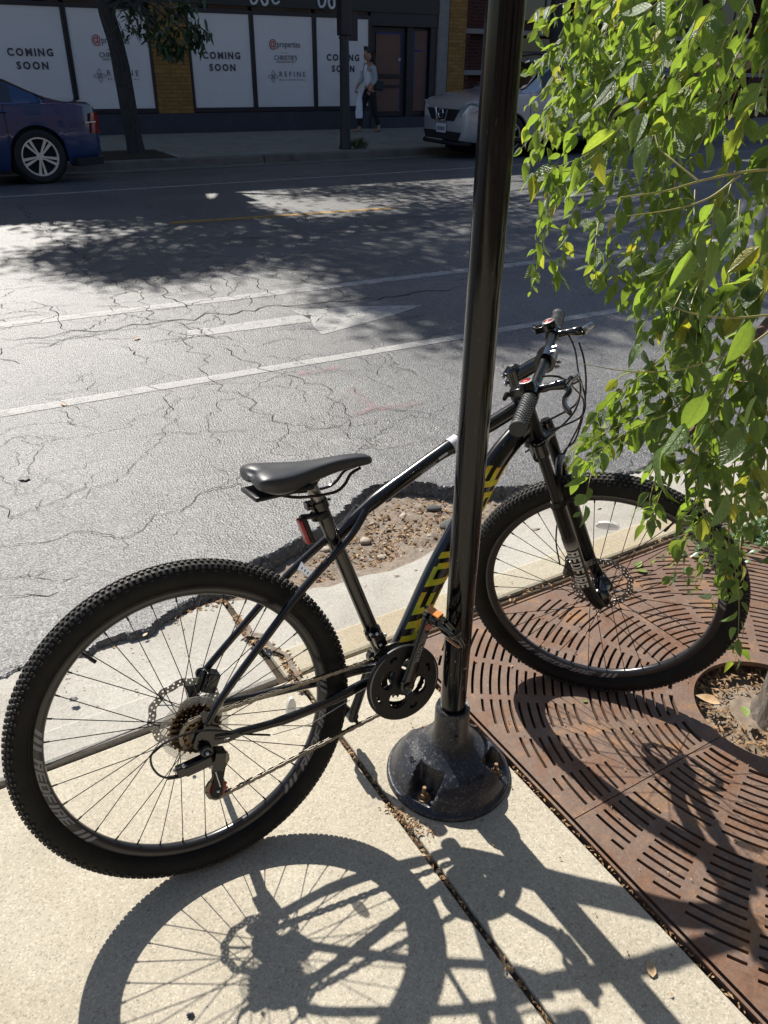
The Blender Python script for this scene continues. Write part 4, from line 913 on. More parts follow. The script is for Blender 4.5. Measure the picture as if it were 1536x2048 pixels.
for s in (-1, 1):
    g_ = MB(); n = 44; rad = []
    pts = []
    for i in range(n+1):
        l = s*(.196+.118*i/n); pts.append(barp(l)); rad.append(.0158+(.0008 if (i//1) % 2 else 0) if 2 < i < n-2 else .0172)
    g_.tube(pts, rad, 24); 
    for i in range(22):
        for j in range(12):
            l = s*(.204+.0048*i); a = 2*math.pi*(j+.5*(i % 2))/12; p = barp(l)+Vector((math.cos(a)*.0162, 0, math.sin(a)*.0162)); g_.box(p, (.003, .0026, .003), Matrix.Rotation(-a, 3, 'Y'))
    gr = g_.build('grip', M['grip'], bar)
    g_ = MB(); e = barp(s*.3145); g_.lathe([(.0178, 0), (.0178, .003), (.0165, .0045), (.002, .0046)], 24, axis_m(e, (0, s, 0))); g_.build('grip_end', M['grip'], bar)
    # shifter and dial
    k = MB(); p = barp(s*.178); k.lathe([(.0175, -.013), (.0175, .013)], 20, Matrix.Translation(p) @ AY); k.tube([p+Vector((-.004, 0, .014)), p+Vector((-.004, s*-.004, .030))], [.019, .017], 18); k.box(p+Vector((-.022, s*.0, .016)), (.038, .024, .016)); k.tube([p+Vector((-.03, 0, .010)), p+Vector((-.048, s*.012, .018)), p+Vector((-.05, s*.03, .016))], [.007, .006, .005], 8)
    shf = k.build('shifter', M['black_gloss'], bar, bev=.0015)
    k = MB(); q = p+Vector((-.004, s*-.004, .030)); k.lathe([(.0145, 0), (.0145, .0025), (.0115, .003), (.0113, .001)], 24, Matrix.Translation(q)); k.build('dial_ring', M['steel'], bar)
    k = MB(); k.lathe([(.0105, 0), (.0105, .0018), (.001, .003)], 20, Matrix.Translation(q+Vector((0, 0, .0006)))); k.tube([q+Vector((-.008, 0, .003)), q+Vector((.008, 0, .003))], .0012, 5); k.build('shift_dial', M['red_plastic'], bar)
    # brake lever
    p = barp(s*.155); k = MB(); k.lathe([(.0165, -.009), (.0165, .009)], 20, Matrix.Translation(p) @ AY)
    k.tube(cr([tuple(p+Vector((.010, 0, -.002))), tuple(p+Vector((.035, 0, -.002))), tuple(p+Vector((.060, -s*.004, -.004))), tuple(p+Vector((.072, -s*.002, -.006)))], 3), [.008, .009, .009, .008, .009, .011, .012, .012, .012, .010], 12)
    k.tube([p+Vector((.070, -s*.004, -.006)), p+Vector((.078, -s*.030, -.004))], [.0055, .005], 8)
    lv = k.build('lever_mount', M['black_gloss'], bar)
    k = MB(); k.tube(cr([tuple(p+Vector((.066, -s*.004, -.010))), tuple(p+Vector((.078, s*.016, -.014))), tuple(p+Vector((.068, s*.036, -.020))), tuple(p+Vector((.070, s*.062, -.026))), tuple(p+Vector((.082, s*.088, -.030)))], 4), [.0085, .009, .010, .0095, .0085, .008, .0078, .0078, .008, .0082, .0085, .0088, .009, .009, .009, .0085, .0075], 12, flat=.65, up=(0, 0, 1)); k.build('brake_lever', M['frame'] if s < 0 else M['dull_steel'], bar)
# cables
for pts, r_ in (([(0.0896,0.165,0.6921),(0.1118,0.15,0.675),(0.123,0.13,0.6379),(0.1271,0.08,0.5991),(0.1345,0.04,0.5494),(0.1264,0,0.5245),(0.0875,-0.03,0.5222),(0.049,-0.05,0.5254)], .0023),
                ([(0.1369,0.13,0.6541),(0.1393,0.12,0.6113),(0.1342,0.09,0.5589),(0.1142,0.06,0.4959),(0.0831,0.04,0.4428),(0.0492,0.035,0.4167),(0.012,0.05,0.3325)], .0025),
                ([(0.1541,-0.1,0.6672),(0.1574,-0.07,0.6276),(0.1257,-0.03,0.5694),(0.0731,0,0.5368),(0.0269,0.01,0.5214)], .0024),
                ([(0.102,-0.165,0.7095),(0.1218,-0.15,0.6987),(0.1359,-0.13,0.6798),(0.1396,-0.06,0.6196),(0.1377,0,0.5553),(0.1051,0.03,0.4859),(0.0503,0.04,0.4135),(0.0286,0.05,0.3749)], .0023),
                ([(0.1508,-0.12,0.6581),(0.1627,-0.1,0.6493),(0.1415,-0.06,0.5911),(0.1014,-0.02,0.534),(0.0436,-0.02,0.4991),(-0.0257,-0.03,0.4703)], .0024),
                ([(0.0236,0.05,0.376),(-0.0066,0.045,0.2607),(-0.0439,0.045,0.1522),(-0.0569,0.05,0.0644)], .0023)):
    sp('cable', MB().tube(cr(pts, 8), r_, 8), M['cable'])
c = MB(); c.tube([(0.1312,-0.12,0.6544),(0.1698,-0.12,0.6774)], .0055, 10); adj = sp('cable_adjuster', c, M['dull_steel'])
# ---------------------------------------------------------------- drivetrain
def tY(x, y, z): return Matrix.Translation((x, y, z)) @ PY
holes = [circle(.0105, 14)]
for k in range(4):
    a = k*math.pi/2+R(62)
    o = []
    for i in range(20):
        t = 2*math.pi*i/20; rr = .047+.0185*math.sin(t); aa = a+.52*math.cos(t)*(.050/rr); o.append((rr*math.cos(aa), rr*math.sin(aa)))
    holes.append(o)
    a2 = a+math.pi/4
    holes.append([((.0700+q[1])*math.cos(a2+q[0]), (.0700+q[1])*math.sin(a2+q[0])) for q in ((-.17, .005), (0, .008), (.17, .005), (.16, -.004), (.05, -.003), (0, .001), (-.05, -.003), (-.16, -.004))])
crk_ = plate('chain_guard', [circle(.0925, 72)]+holes, .006, M['black_plastic'], bike, tY(BB.x, -.074, BB.z), bev=.002)
for T, y, r in ((42, -.066, None), (34, -.058, None), (24, -.050, None)):
    r = .0127*T/(2*math.pi); hs_ = [circle(r-.012, 40)] if T > 24 else [circle(.030, 30)]
    plate('chainring', [gear_outline(r, T)]+hs_, .002, M['black_gloss'] if T > 24 else M['dull_steel'], crk_, Matrix.Translation((0, 0, (-y-.074) and (.0-(y+.074)) or 0)) if False else Matrix.Translation((0, 0, -(y+.074))))
c = MB(); c.lathe([(.024, 0), (.024, .026)], 24, Matrix.Translation((0, 0, -.028)))
for k in range(4):
    a = k*math.pi/2+R(62)+math.pi/4; c.tube([(.02*math.cos(a), .02*math.sin(a), -.012), (.074*math.cos(a), .074*math.sin(a), -.014)], [.009, .006], 8, flat=.5)
c.build('crank_spider', M['black_plastic'], crk_)
c = MB()
for a0, a1 in ((R(118), R(208)), (R(-28), R(22))):
    V = []; n = 20
    for i in range(n+1):
        t = a0+(a1-a0)*i/n; w_ = .0016*math.sin(math.pi*i/n)+.0003
        V += [((.0885-w_)*math.cos(t), (.0885-w_)*math.sin(t), .0054), ((.0885+w_)*math.cos(t), (.0885+w_)*math.sin(t), .0054)]
    c.add(V, [(2*i, 2*i+1, 2*i+3, 2*i+2) for i in range(n)])
c.build('guard_edge_mark', M['decal_grey'], crk_, False)
ring_txt = text_mesh('o', .012, .0006, .0006); ring_txt.materials.append(M['blue']); obj('guard_print', ring_txt, crk_, Matrix.Translation((.006, -.032, .0056)))
cd = Vector((.547-BB.x, 0, .500-BB.z)); CL = .176; cu_ = cd.normalized()
for s in (-1, 1):
    p0 = BB+Vector((0, s*.078 if s > 0 else -.088, 0)); p1 = BB+cu_*(CL*(-s))+Vector((0, s*.100 if s > 0 else -.102, 0))
    c = MB(); c.tube([p0-(p1-p0)*.02, p0+(p1-p0)*.12, p0+(p1-p0)*.5, p0+(p1-p0)*.93, p0+(p1-p0)*1.02], [.017, .0150, .0125, .0140, .0125], 12, flat=.62, up=tuple(Vector((cu_.z, 0, -cu_.x))))
    c.lathe([(.0185, -.008), (.0185, .009), (.012, .0105), (.001, .0105)], 24, axis_m(p0+Vector((0, -s*.002, 0)), (0, s, 0))); c.lathe([(.0145, -.007), (.0145, .007), (.008, .008)], 20, axis_m(p1, (0, s, 0)))
    arm = c.build('crank_arm', M['frame'], bike)
    if s < 0:
        def ca(q, t):
            p = p0+(p1-p0)*(.36+q*.060); return p+Vector((cu_.z, 0, -cu_.x))*(.0055-.011*(t))*-1+Vector((0, -.0092, 0))
        block_text('REDFIRE', lambda q, t: tuple(ca(q, t)), .3, 1.1, 2).build('crank_lettering', M['decal_grey'], arm, False)
        c = MB(); c.lathe([(.008, 0), (.008, .0006), (.0062, .0007)], 20, axis_m(p0+(p1-p0)*.86+Vector((0, -.0092, 0)), (0, -1, 0))); c.build('crank_sticker', M['pink_print'], arm)
        c = MB(); c.lathe([(.0105, 0), (.0105, .003), (.006, .005), (.001, .0052)], 20, axis_m(p0+Vector((0, -.011, 0)), (0, -1, 0))); c.build('crank_bolt', M['black_gloss'], arm)
    # pedal, standing on edge
    pm = Matrix.Translation(p1+Vector((0, s*.012, 0))) @ (Matrix.Rotation(s*math.pi/2+(-math.pi/2), 4, 'Z') if False else Matrix.Identity(4)) @ Matrix.Rotation(R(62), 4, 'Y')
    c = MB(); yy = s
    c.tube([(0, 0, 0), (0, yy*.095, 0)], [.0085, .0065], 12); c.tube([(0, yy*.006, 0), (0, yy*.030, 0)], [.013, .011], 14)
    for xx in (-.040, .040):
        c.tube([(xx, yy*.014, 0), (xx, yy*.094, 0)], .0058, 8, flat=1.9)
    for y2 in (.014, .054, .096):
        c.tube([(-.040, yy*y2, 0), (-.016, yy*(y2), .002), (.016, yy*(y2), .002), (.040, yy*y2, 0)], .0048, 8, flat=.8)
    for xx in (-1, 1):
        c.tube([(xx*.040, yy*.016, 0), (xx*.010, yy*.052, 0), (xx*.040, yy*.092, 0)], .0032, 6)
    c.lathe([(.012, -.010), (.012, .006), (.008, .009)], 14, axis_m((0, yy*.098, 0), (0, yy, 0)))
    pd = c.build('pedal', M['black_gloss'], bike); pd.matrix_basis = pm
    for xx in (-1, 1):
        c = MB(); c.box((xx*.0485, yy*.054, 0), (.006, .052, .016)); c.build('pedal_reflector', M['orange_plastic'], pd, bev=.0015)
# chain: individual links
cy = -.050; ring_r = .0127*34/(2*math.pi); cog_r = .0127*18/(2*math.pi); Ac = Vector((BB.x, 0, BB.z)); Cc = Vector((0, 0, WR)); J1 = Vector((.030, 0, .292)); J2 = Vector((.018, 0, .222)); jr = .0127*11/(2*math.pi)
def tangent(c1, r1, c2, r2, side):
    # external (same sign) or internal (opposite sign) tangent points; r signed by side of travel
    d = Vector((c2.x-c1.x, c2.z-c1.z)); L_ = d.length; u = d/L_; c_ = (r1-r2)/L_; s_ = math.sqrt(max(0, 1-c_*c_)); n = Vector((u.x*c_-u.y*s_*side, u.y*c_+u.x*s_*side))
    return Vector((c1.x+n.x*r1, 0, c1.z+n.y*r1)), Vector((c2.x+n.x*r2, 0, c2.z+n.y*r2))
path = []
def arc(c, r, a0, a1, ccw):
    while ccw and a1 < a0: a1 += 2*math.pi
    while not ccw and a1 > a0: a1 -= 2*math.pi
    n = max(2, int(abs(a1-a0)*r/.003)); return [Vector((c.x+r*math.cos(a0+(a1-a0)*i/n), 0, c.z+r*math.sin(a0+(a1-a0)*i/n))) for i in range(n+1)]
an = lambda p, c: math.atan2(p.z-c.z, p.x-c.x)
a1_, b1_ = tangent(Cc, cog_r, Ac, ring_r, 1)      # upper run, cog to ring
b2_, j2a = tangent(Ac, ring_r, J2, jr, 1)         # lower run, ring to lower pulley
j2b, j1a = tangent(J2, jr, J1, -jr, 1)
j1b, a2_ = tangent(J1, -jr, Cc, cog_r, 1)
path += [a1_, b1_]+arc(Ac, ring_r, an(b1_, Ac), an(b2_, Ac), False)+[b2_, j2a]+arc(J2, jr, an(j2a, J2), an(j2b, J2), False)+[j2b, j1a]+arc(J1, jr, an(j1a, J1), an(j1b, J1), True)+[j1b, a2_]+arc(Cc, cog_r, an(a2_, Cc), an(a1_, Cc), False)
cum = [0]
for a, b in zip(path, path[1:]): cum.append(cum[-1]+(b-a).length)
nl = int(round(cum[-1]/.0127/2))*2
def at_len(s):
    s %= cum[-1]; lo = 0
    import bisect
    i = min(len(path)-2, max(0, bisect.bisect_right(cum, s)-1)); u = (s-cum[i])/max(1e-9, cum[i+1]-cum[i]); return path[i].lerp(path[i+1], u)
def link_mesh(w_, h):
    mb = MB()
    for y in (-w_, w_):
        V = []
        for yy in (y-.0006, y+.0006):
            for cx_ in (-1, 1):
                for k in range(5):
                    t = math.pi/2*cx_*0+(-math.pi/2+math.pi*k/4 if cx_ > 0 else math.pi/2+math.pi*k/4); V.append((cx_*.00635+h*math.cos(t), yy, h*math.sin(t)))
        # outline order: right arc then left arc
        mb.add(V, [tuple(range(9, -1, -1)), tuple(range(10, 20))]+[(i, (i+1) % 10, 10+(i+1) % 10, 10+i) for i in range(10)])
    mb.tube([(.00635, -w_, 0), (.00635, w_, 0)], .0026, 6); return mb.mesh('link', M['chain'], False)
lk = [link_mesh(.0022, .0040), link_mesh(.0036, .0042)]
cp = MB(); cp.tube([(a1_.x, cy, a1_.z), (a1_.x+.001, cy, a1_.z)], .001, 5); chain = cp.build('chain', M['chain'], bike)
for i in range(nl):
    a = at_len(cum[-1]*i/nl); b = at_len(cum[-1]*(i+1)/nl); mid = (a+b)/2; an_ = math.atan2(b.z-a.z, b.x-a.x)
    yk = cy+(-.004 if False else 0)
    obj('link', lk[i % 2], chain, Matrix.Translation((mid.x, yk, mid.z)) @ Matrix.Rotation(-an_, 4, 'Y'))
# rear derailleur
c = MB(); c.tube([(.004, -.070, .348), (.006, -.082, .330)], [.011, .012], 14); c.box((-.016, -.078, .318), (.060, .024, .024), Matrix.Rotation(R(-6), 3, 'Y')); c.box((-.052, -.080, .318), (.020, .018, .024)); c.tube([(.012, -.064, .318), (.020, -.062, .300)], [.015, .013], 12); c.lathe([(.0145, -.010), (.0145, .010)], 18, Matrix.Translation((.006, -.074, .340)) @ AY); c.box((.028, -.066, .305), (.026, .03, .045), Matrix.Rotation(R(18), 3, 'Y'))
rd = c.build('rear_derailleur', M['black_gloss'], bike, bev=.003)
pl = [(.016, .022), (.028, .012), (.026, -.02), (.016, -.05), (.010, -.082), (-.002, -.094), (-.016, -.086), (-.014, -.07), (-.004, -.045), (-.002, -.01), (.004, .014)]
for y in (-.058, -.042): plate('derailleur_cage', [pl], .0018, M['black_plastic'] if y < -.05 else M['dull_steel'], rd, Matrix.Translation((.018, y, .296)) @ PY)
for J in (J1, J2): plate('jockey_wheel', [gear_outline(jr, 11, .004), circle(.004, 10)], .005, M['red_plastic'], rd, Matrix.Translation((J.x, cy, J.z)) @ PY)
c = MB()
for p in ((-.030, -.092, .300), (.006, -.087, .340), (-.064, -.08, .324), (-.046, -.091, .334), (J2.x, -.060, J2.z), (J1.x, -.060, J1.z)): c.ball(p, .0042, 5)
c.tube([(.020, -.061, .272), (.024, -.0615, .232)], .0018, 5); c.build('derailleur_screw', M['steel'], rd)
sp2 = MB(); sp2.tube(cr([(0.147,-0.068,0.3166),(0.0927,-0.072,0.3435),(0.0511,-0.078,0.3712),(-0.0002,-0.085,0.3959),(-0.0568,-0.09,0.4027),(-0.0985,-0.09,0.3881),(-0.1063,-0.09,0.3617),(-0.0962,-0.088,0.3319),(-0.0782,-0.085,0.3147),(-0.0641,-0.085,0.3134)], 6), .0024, 8); sp2.build('cable', M['cable'], bike)
c = MB(); c.tube([(-0.0811,-0.085,0.316),(-0.0604,-0.085,0.3106)], .0042, 8); c.build('cable_end', M['black_plastic'], rd)
c = MB(); c.tube([(0.153,-0.066,0.313),(0.2424,-0.062,0.3033),(0.3495,-0.05,0.3188)], .0009, 5); c.build('shift_wire', M['steel'], bike)
# front derailleur
fm = BB+(ST-BB)*.24; c = MB(); c.lathe([(.0205, -.012), (.0205, .012)], 20, axis_m(fm, sv)); c.box(fm+Vector((.0, -.028, -.006)), (.026, .024, .036), Matrix.Rotation(R(-16), 3, 'Y')); c.tube([fm+Vector((-.02, -.03, .01)), fm+Vector((.014, -.035, -.004))], .005, 8); c.tube([fm+Vector((-.018, .0, .004)), fm+Vector((-.026, -.024, .016))], .006, 8)
fd = c.build('front_derailleur', M['black_gloss'], bike, bev=.002)
cg = [((.078+q)*math.cos(t)-.0, (.078+q)*math.sin(t)) for t, q in [(R(80+10*i), .012) for i in range(6)]]+[((.078+q)*math.cos(t), (.078+q)*math.sin(t)) for t, q in [(R(130-10*i), -.010) for i in range(6)]]
for y in (-.042, -.060): plate('cage_plate', [cg], .0016, M['black_gloss'] if y < -.05 else M['dull_steel'], fd, tY(BB.x, y, BB.z))
c = MB()
for p in ((-.022, -.034, .016), (.010, -.044, .008), (-.010, -.044, .018), (-.004, -.045, -.012)): c.ball(fm+Vector(p), .0042, 5)
c.build('derailleur_screw', M['steel'], fd)
# kickstand on the far side
c = MB(); k0 = Vector((.045, .070, .345)); k1 = Vector((.058, .135, -.0)) ; # foot meets the ground plane of the leaning bike
c.box(k0+Vector((0, .01, -.010)), (.040, .018, .075), Matrix.Rotation(R(6), 3, 'Y')); 
lean = .20831; foot_y = .205; foot = Vector((.075, foot_y, foot_y*math.tan(lean)+.003))
c.tube([k0+Vector((0, .012, -.03)), k0.lerp(foot, .55)], .0125, 12); ks = c.build('kickstand', M['black_plastic'], bike, bev=.002)
c = MB(); c.tube([k0.lerp(foot, .50), k0.lerp(foot, .97)], .0082, 12); c.build('stand_leg', M['dull_steel'], ks); c = MB(); c.tube([k0.lerp(foot, .95), foot], [.010, .012], 12); c.build('stand_foot', M['black_plastic'], ks)
# ================================================================ FAR SIDE OF THE STREET
def fz(y): return interp(y, [(16.2, -.07), (21.2, 0.0)])
TH = R(-2.05); bt = Vector((math.cos(TH), math.sin(TH), 0)); bn = Vector((-math.sin(TH), math.cos(TH), 0))
def fx(x): return 16.2+math.tan(R(-.6))*(x-4)      # kerb line of the far side
fside = struct(thing('far_sidewalk', 'x', 'x')); del fside['label'], fside['category']
xe = [-14, -11.5, -9, -6.6, -4.2, -1.8, .6, 3.0, 5.4, 7.9, 10.4, 12.9, 15.4, 17.9, 20.4, 23, 26, 30, 36, 44]
def far_slab(x0, x1, y0, y1, m, nm='slab'):
    sk = -.18
    P = []
    for (x, y) in ((x0, y0), (x1, y0), (x1, y1), (x0, y1)): P.append((x+(y-16.4)*sk*0, y))
    mb = MB(); V = [(x, y, fz(y)) for x, y in P]+[(x, y, fz(y)-.1) for x, y in P]
    mb.add(V, [(0, 1, 2, 3), (4, 7, 6, 5), (0, 4, 5, 1), (1, 5, 6, 2), (2, 6, 7, 3), (3, 7, 4, 0)]); return mb.build(nm, m, fside, False, bev=.006)
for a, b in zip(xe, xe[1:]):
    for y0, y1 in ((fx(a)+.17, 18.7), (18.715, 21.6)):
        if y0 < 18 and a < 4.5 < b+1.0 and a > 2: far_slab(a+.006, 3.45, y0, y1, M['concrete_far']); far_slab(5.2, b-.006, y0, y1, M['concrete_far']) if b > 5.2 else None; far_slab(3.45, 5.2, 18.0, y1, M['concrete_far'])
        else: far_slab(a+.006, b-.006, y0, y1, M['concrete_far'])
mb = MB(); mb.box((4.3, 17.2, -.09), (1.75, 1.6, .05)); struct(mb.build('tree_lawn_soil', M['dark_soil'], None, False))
fcurb = struct(thing('far_curb', 'x', 'x')); del fcurb['label'], fcurb['category']
for i, (a, b) in enumerate([(-14, -7.5), (-7.49, -1.2), (-1.19, 2.9), (2.91, 6.9), (6.92, 12.1), (12.12, 19), (19.01, 27), (27.01, 44)]):
    mb = MB(); V = []
    for x in (a, b):
        y = fx(x); V += [(x, y, -.235), (x, y+.01, -.075), (x, y+.165, -.068), (x, y+.165, -.235)]
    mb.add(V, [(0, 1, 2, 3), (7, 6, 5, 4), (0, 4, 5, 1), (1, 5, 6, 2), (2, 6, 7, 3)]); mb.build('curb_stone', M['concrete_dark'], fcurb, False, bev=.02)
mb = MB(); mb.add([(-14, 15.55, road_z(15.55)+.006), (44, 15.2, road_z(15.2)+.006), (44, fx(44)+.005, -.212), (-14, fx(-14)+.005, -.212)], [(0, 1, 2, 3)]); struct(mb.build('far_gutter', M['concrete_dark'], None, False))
# ---------------------------------------------------------------- building with papered shop windows
B0 = Vector((6.97, 21.11, 0)); BM = Matrix.Translation(B0) @ Matrix.Rotation(TH, 4, 'Z')   # local x along the front, y into the building
def brick(name, a, b_, mortar, sc_=1.):
    m = mat(name, a, .85, spec=.3); N, L, b = nodes(m); tc = N.new('ShaderNodeTexCoord'); mp = N.new('ShaderNodeMapping'); mp.inputs['Rotation'].default_value = (R(90), 0, 0)
    L.new(tc.outputs['Object'], mp.inputs[0]); br_ = N.new('ShaderNodeTexBrick'); L.new(mp.outputs[0], br_.inputs[0]); br_.inputs['Scale'].default_value = 1/sc_
    br_.inputs['Color1'].default_value = tuple(a)+(1,); br_.inputs['Color2'].default_value = tuple(b_)+(1,); br_.inputs['Mortar'].default_value = tuple(mortar)+(1,)
    br_.inputs['Brick Width'].default_value = .22; br_.inputs['Row Height'].default_value = .075; br_.inputs['Mortar Size'].default_value = .006
    c = mix(N, L, .6, br_.outputs[0], ramp(N, L, noi(N, L, 9, 8, .7, mp.outputs[0]), [(.3, .6), (.7, 1.2)]), 'MULTIPLY'); L.new(c, b.inputs['Base Color'])
    bumpn(N, L, b, mth(N, L, 'SUBTRACT', 1., br_.outputs[1]), .6, .01); return m
M['tan_brick'] = brick('tan_brick', (.36, .19, .055), (.28, .14, .04), (.16, .1, .05), 1.15)
M['red_brick'] = brick('dark_red_brick', (.085, .022, .018), (.055, .016, .014), (.10, .07, .06), 1.15)
M['dark_metal'] = mat('dark_bronze_metal', (.018, .015, .02), .45, spec=.5)
M['plinth'] = mat('painted_dark_plinth', (.035, .038, .055), .7, var=(.05, .052, .07), vscale=3, bump=.3, bscale=40)
M['poster'] = mat('white_window_poster', (.88, .84, .84), .35, spec=.4, var=(.80, .76, .76), vscale=.8, bump=.5, bscale=2.5)
M['ink'] = mat('dark_printing_ink', (.012, .012, .03), .5)
M['ink_grey'] = mat('grey_printing_ink', (.10, .10, .12), .5)
M['ink_red'] = mat('red_printing_ink', (.50, .06, .03), .5)
M['limestone'] = mat('grey_limestone', (.20, .19, .19), .8, var=(.27, .25, .24), vscale=6, bump=.3, bscale=60)
M['pane_glass'] = clear('clear_window_pane', (.5, .5, .5), .03, .06); M['dark_glass'] = mat('dark_window_glass', (.012, .014, .018), .06, spec=.6)
M['sign_panel'] = mat('black_sign_panel', (.012, .014, .014), .4)
M['sign_white'] = mat('white_sign_lettering', (.7, .7, .7), .5)
M['paper'] = mat('brown_masking_paper', (.24, .125, .095), .7, var=(.28, .15, .11), vscale=2)
M['blue_tape'] = mat('blue_masking_tape', (.01, .05, .30), .6)
bld = thing('storefront_building', 'tan brick shop building with white papered windows and dark plinth across the street', 'building'); bld.matrix_basis = BM
def bb(name, x0, x1, z0, z1, y0, y1, m, parent=None, bev=0.):
    mb = MB(); mb.box(((x0+x1)/2, (y0+y1)/2, (z0+z1)/2), (x1-x0, y1-y0, z1-z0)); o = mb.build(name, m, parent or bld, False, bev=bev); return o
XR = 8.16
bb('wall', -16, XR, -.2, 9.3, .35, 6, M['tan_brick']); bb('shade_storey', -16, -3.0, 9.455, 11.0, .25, 5.9, M['tan_brick']);  # top storey is out of view, its length shaped for the shade on the road
bb('parapet', -16, XR, 9.3, 9.45, .2, 6.02, M['limestone'])
bb('upper_wall', -16, XR, 3.35, 9.3, 0.02, .35, M['tan_brick'])
bb('sign_band', -16, 7.22, 2.72, 3.35, -.06, .35, M['sign_panel'])
bb('plinth', -16, 5.17, -.15, .44, -.02, .34, M['plinth']); bb('plinth', 7.28, XR+.02, -.15, .46, -.03, .345, M['plinth'])
bb('pilaster', -.63-.0, .24, .44, 3.35, -.03, .34, M['tan_brick']); bb('pilaster', -6.4, -5.5, .44, 3.35, -.03, .34, M['tan_brick'])
bb('pilaster', 7.60, XR-.003, .46, 3.9, -.05, .34, M['tan_brick']); bb('stone_pier', 7.26, 7.598, .46, 3.6, -.035, .33, M['limestone'], bev=.02)
def text_on(parent, s, x, z, size, m, bold=0., y=-.022, spacing=1., width=None):
    me = text_mesh(s, size, bold, .004, 0, spacing); me.materials.append(m); xs_ = [v.co.x for v in me.vertices]; sx = (width/(max(xs_)-min(xs_))) if width else 1.; x -= sx*(max(xs_)+min(xs_))/2
    return obj('lettering', me, parent, Matrix.Translation((x, y, z)) @ Matrix.Rotation(math.pi/2, 4, 'X') @ Matrix.Diagonal((sx, 1, 1, 1)))
def word_on(parent, s, x, z, size, m, bold, gap, width, y=-.022):
    """a word set letter by letter with even gaps, as one mesh"""
    mb = MB(); cur = 0.
    for ch in s:
        me = text_mesh(ch, size, bold, .004); c0 = min(v.co.x for v in me.vertices); c1 = max(v.co.x for v in me.vertices)
        mb.add([(v.co.x-c0+cur, 0, v.co.y) for v in me.vertices if True], [tuple(f.vertices) for f in me.polygons]); n_ = len(me.vertices)
        for i in range(n_): q = mb.v[-n_+i]; mb.v[-n_+i] = (q[0], -me.vertices[i].co.z, q[2])
        cur += c1-c0+gap; bpy.data.meshes.remove(me)
    cur -= gap; k = width/cur; mb.v = [(x+(q[0]-cur/2)*k, y+q[1], z+q[2]) for q in mb.v]
    return mb.build('lettering', m, parent, False)
def motif(parent, x, z, s):
    mb = MB()
    for k in range(4):
        a = k*math.pi/2+math.pi/2; u = Vector((math.cos(a), 0, math.sin(a))); v = Vector((-u.z, 0, u.x)); c = Vector((x, -.022, z))
        pts = [c+u*s*.22, c+u*s*.45+v*s*.30, c+u*s*.80+v*s*.28, c+u*s*1.15, c+u*s*.80-v*s*.28, c+u*s*.45-v*s*.30, c+u*s*.22]
        mb.tube(pts, s*.045, 5)
    mb.tube([Vector((x, -.022, z))+Vector((math.cos(t), 0, math.sin(t)))*s*.18 for t in [i*.5236 for i in range(13)]], s*.04, 5)
    mb.build('emblem', M['ink_grey'], parent, False)
def window(x0, x1, kind, z0=.55, z1=2.55):
    wn = bb('window', x0+.045, x1-.045, z0+.02, z1-.02, .035, .075, M['dark_glass'])
    mb = MB(); t = .055
    for a, b, c, d in ((x0, x0+t, z0-.1, z1+.08), (x1-t, x1, z0-.1, z1+.08)): mb.box(((a+b)/2, .02, (c+d)/2), (b-a, .12, d-c))
    mb.box(((x0+x1)/2, .02, z0-.05), (x1-x0-2*t, .118, .10)); mb.box(((x0+x1)/2, .02, z1+.045), (x1-x0-2*t, .118, .09))
    mb.build('frame', M['dark_metal'], wn, False, bev=.005)
    po = bb('poster', x0+.06, x1-.06, z0+.002, z1-.002, -.012, -.006, M['poster'], wn); xc = (x0+x1)/2; W_ = x1-x0
    if kind == 'soon':
        word_on(wn, 'COMING', xc, 1.61, .20, M['ink'], .008, .045, .95); word_on(wn, 'SOON', xc, 1.355, .20, M['ink'], .008, .045, .66)
    else:
        text_on(wn, '@', xc-.30, 1.875, .24, M['ink_red'], .003, width=.20); text_on(wn, 'properties', xc+.125, 1.88, .20, M['ink_grey'], .001, width=.62)
        bb('rule', xc-.1, xc+.1, 1.755, 1.762, -.024, -.020, M['ink_grey'], wn)
        text_on(wn, "CHRISTIE'S", xc+.03, 1.60, .15, M['ink_grey'], .001, width=.62); text_on(wn, 'INTERNATIONAL REAL ESTATE', xc+.03, 1.545, .045, M['ink_grey'], 0, width=.50)
        motif(wn, xc-.33, 1.235, .125); text_on(wn, 'REFINE', xc+.20, 1.235, .165, M['ink_grey'], .001, spacing=1.6, width=.72); text_on(wn, 'RESIDENTIAL', xc+.20, 1.145, .06, M['ink_grey'], 0, spacing=1.8, width=.72)
    bb('pane', x0+.058, x1-.058, z0, z1, -.044, -.038, M['pane_glass'], wn)
    # transom above the poster
    tr = bb('transom', x0+.045, x1-.045, z1+.09, 2.72, .04, .07, M['dark_glass'])
for x0, x1, k in ((-4.13, -2.50, 'soon'), (-2.49, -.64, 'prop'), (.25, 1.865, 'soon'), (1.87, 3.545, 'prop'), (3.55, 5.16, 'soon'), (-5.50, -4.14, 'prop'), (-8.1, -6.42, 'soon'), (-9.8, -8.12, 'prop'), (-11.5, -9.82, 'soon'), (-13.2, -11.52, 'prop')): window(x0, x1, k)
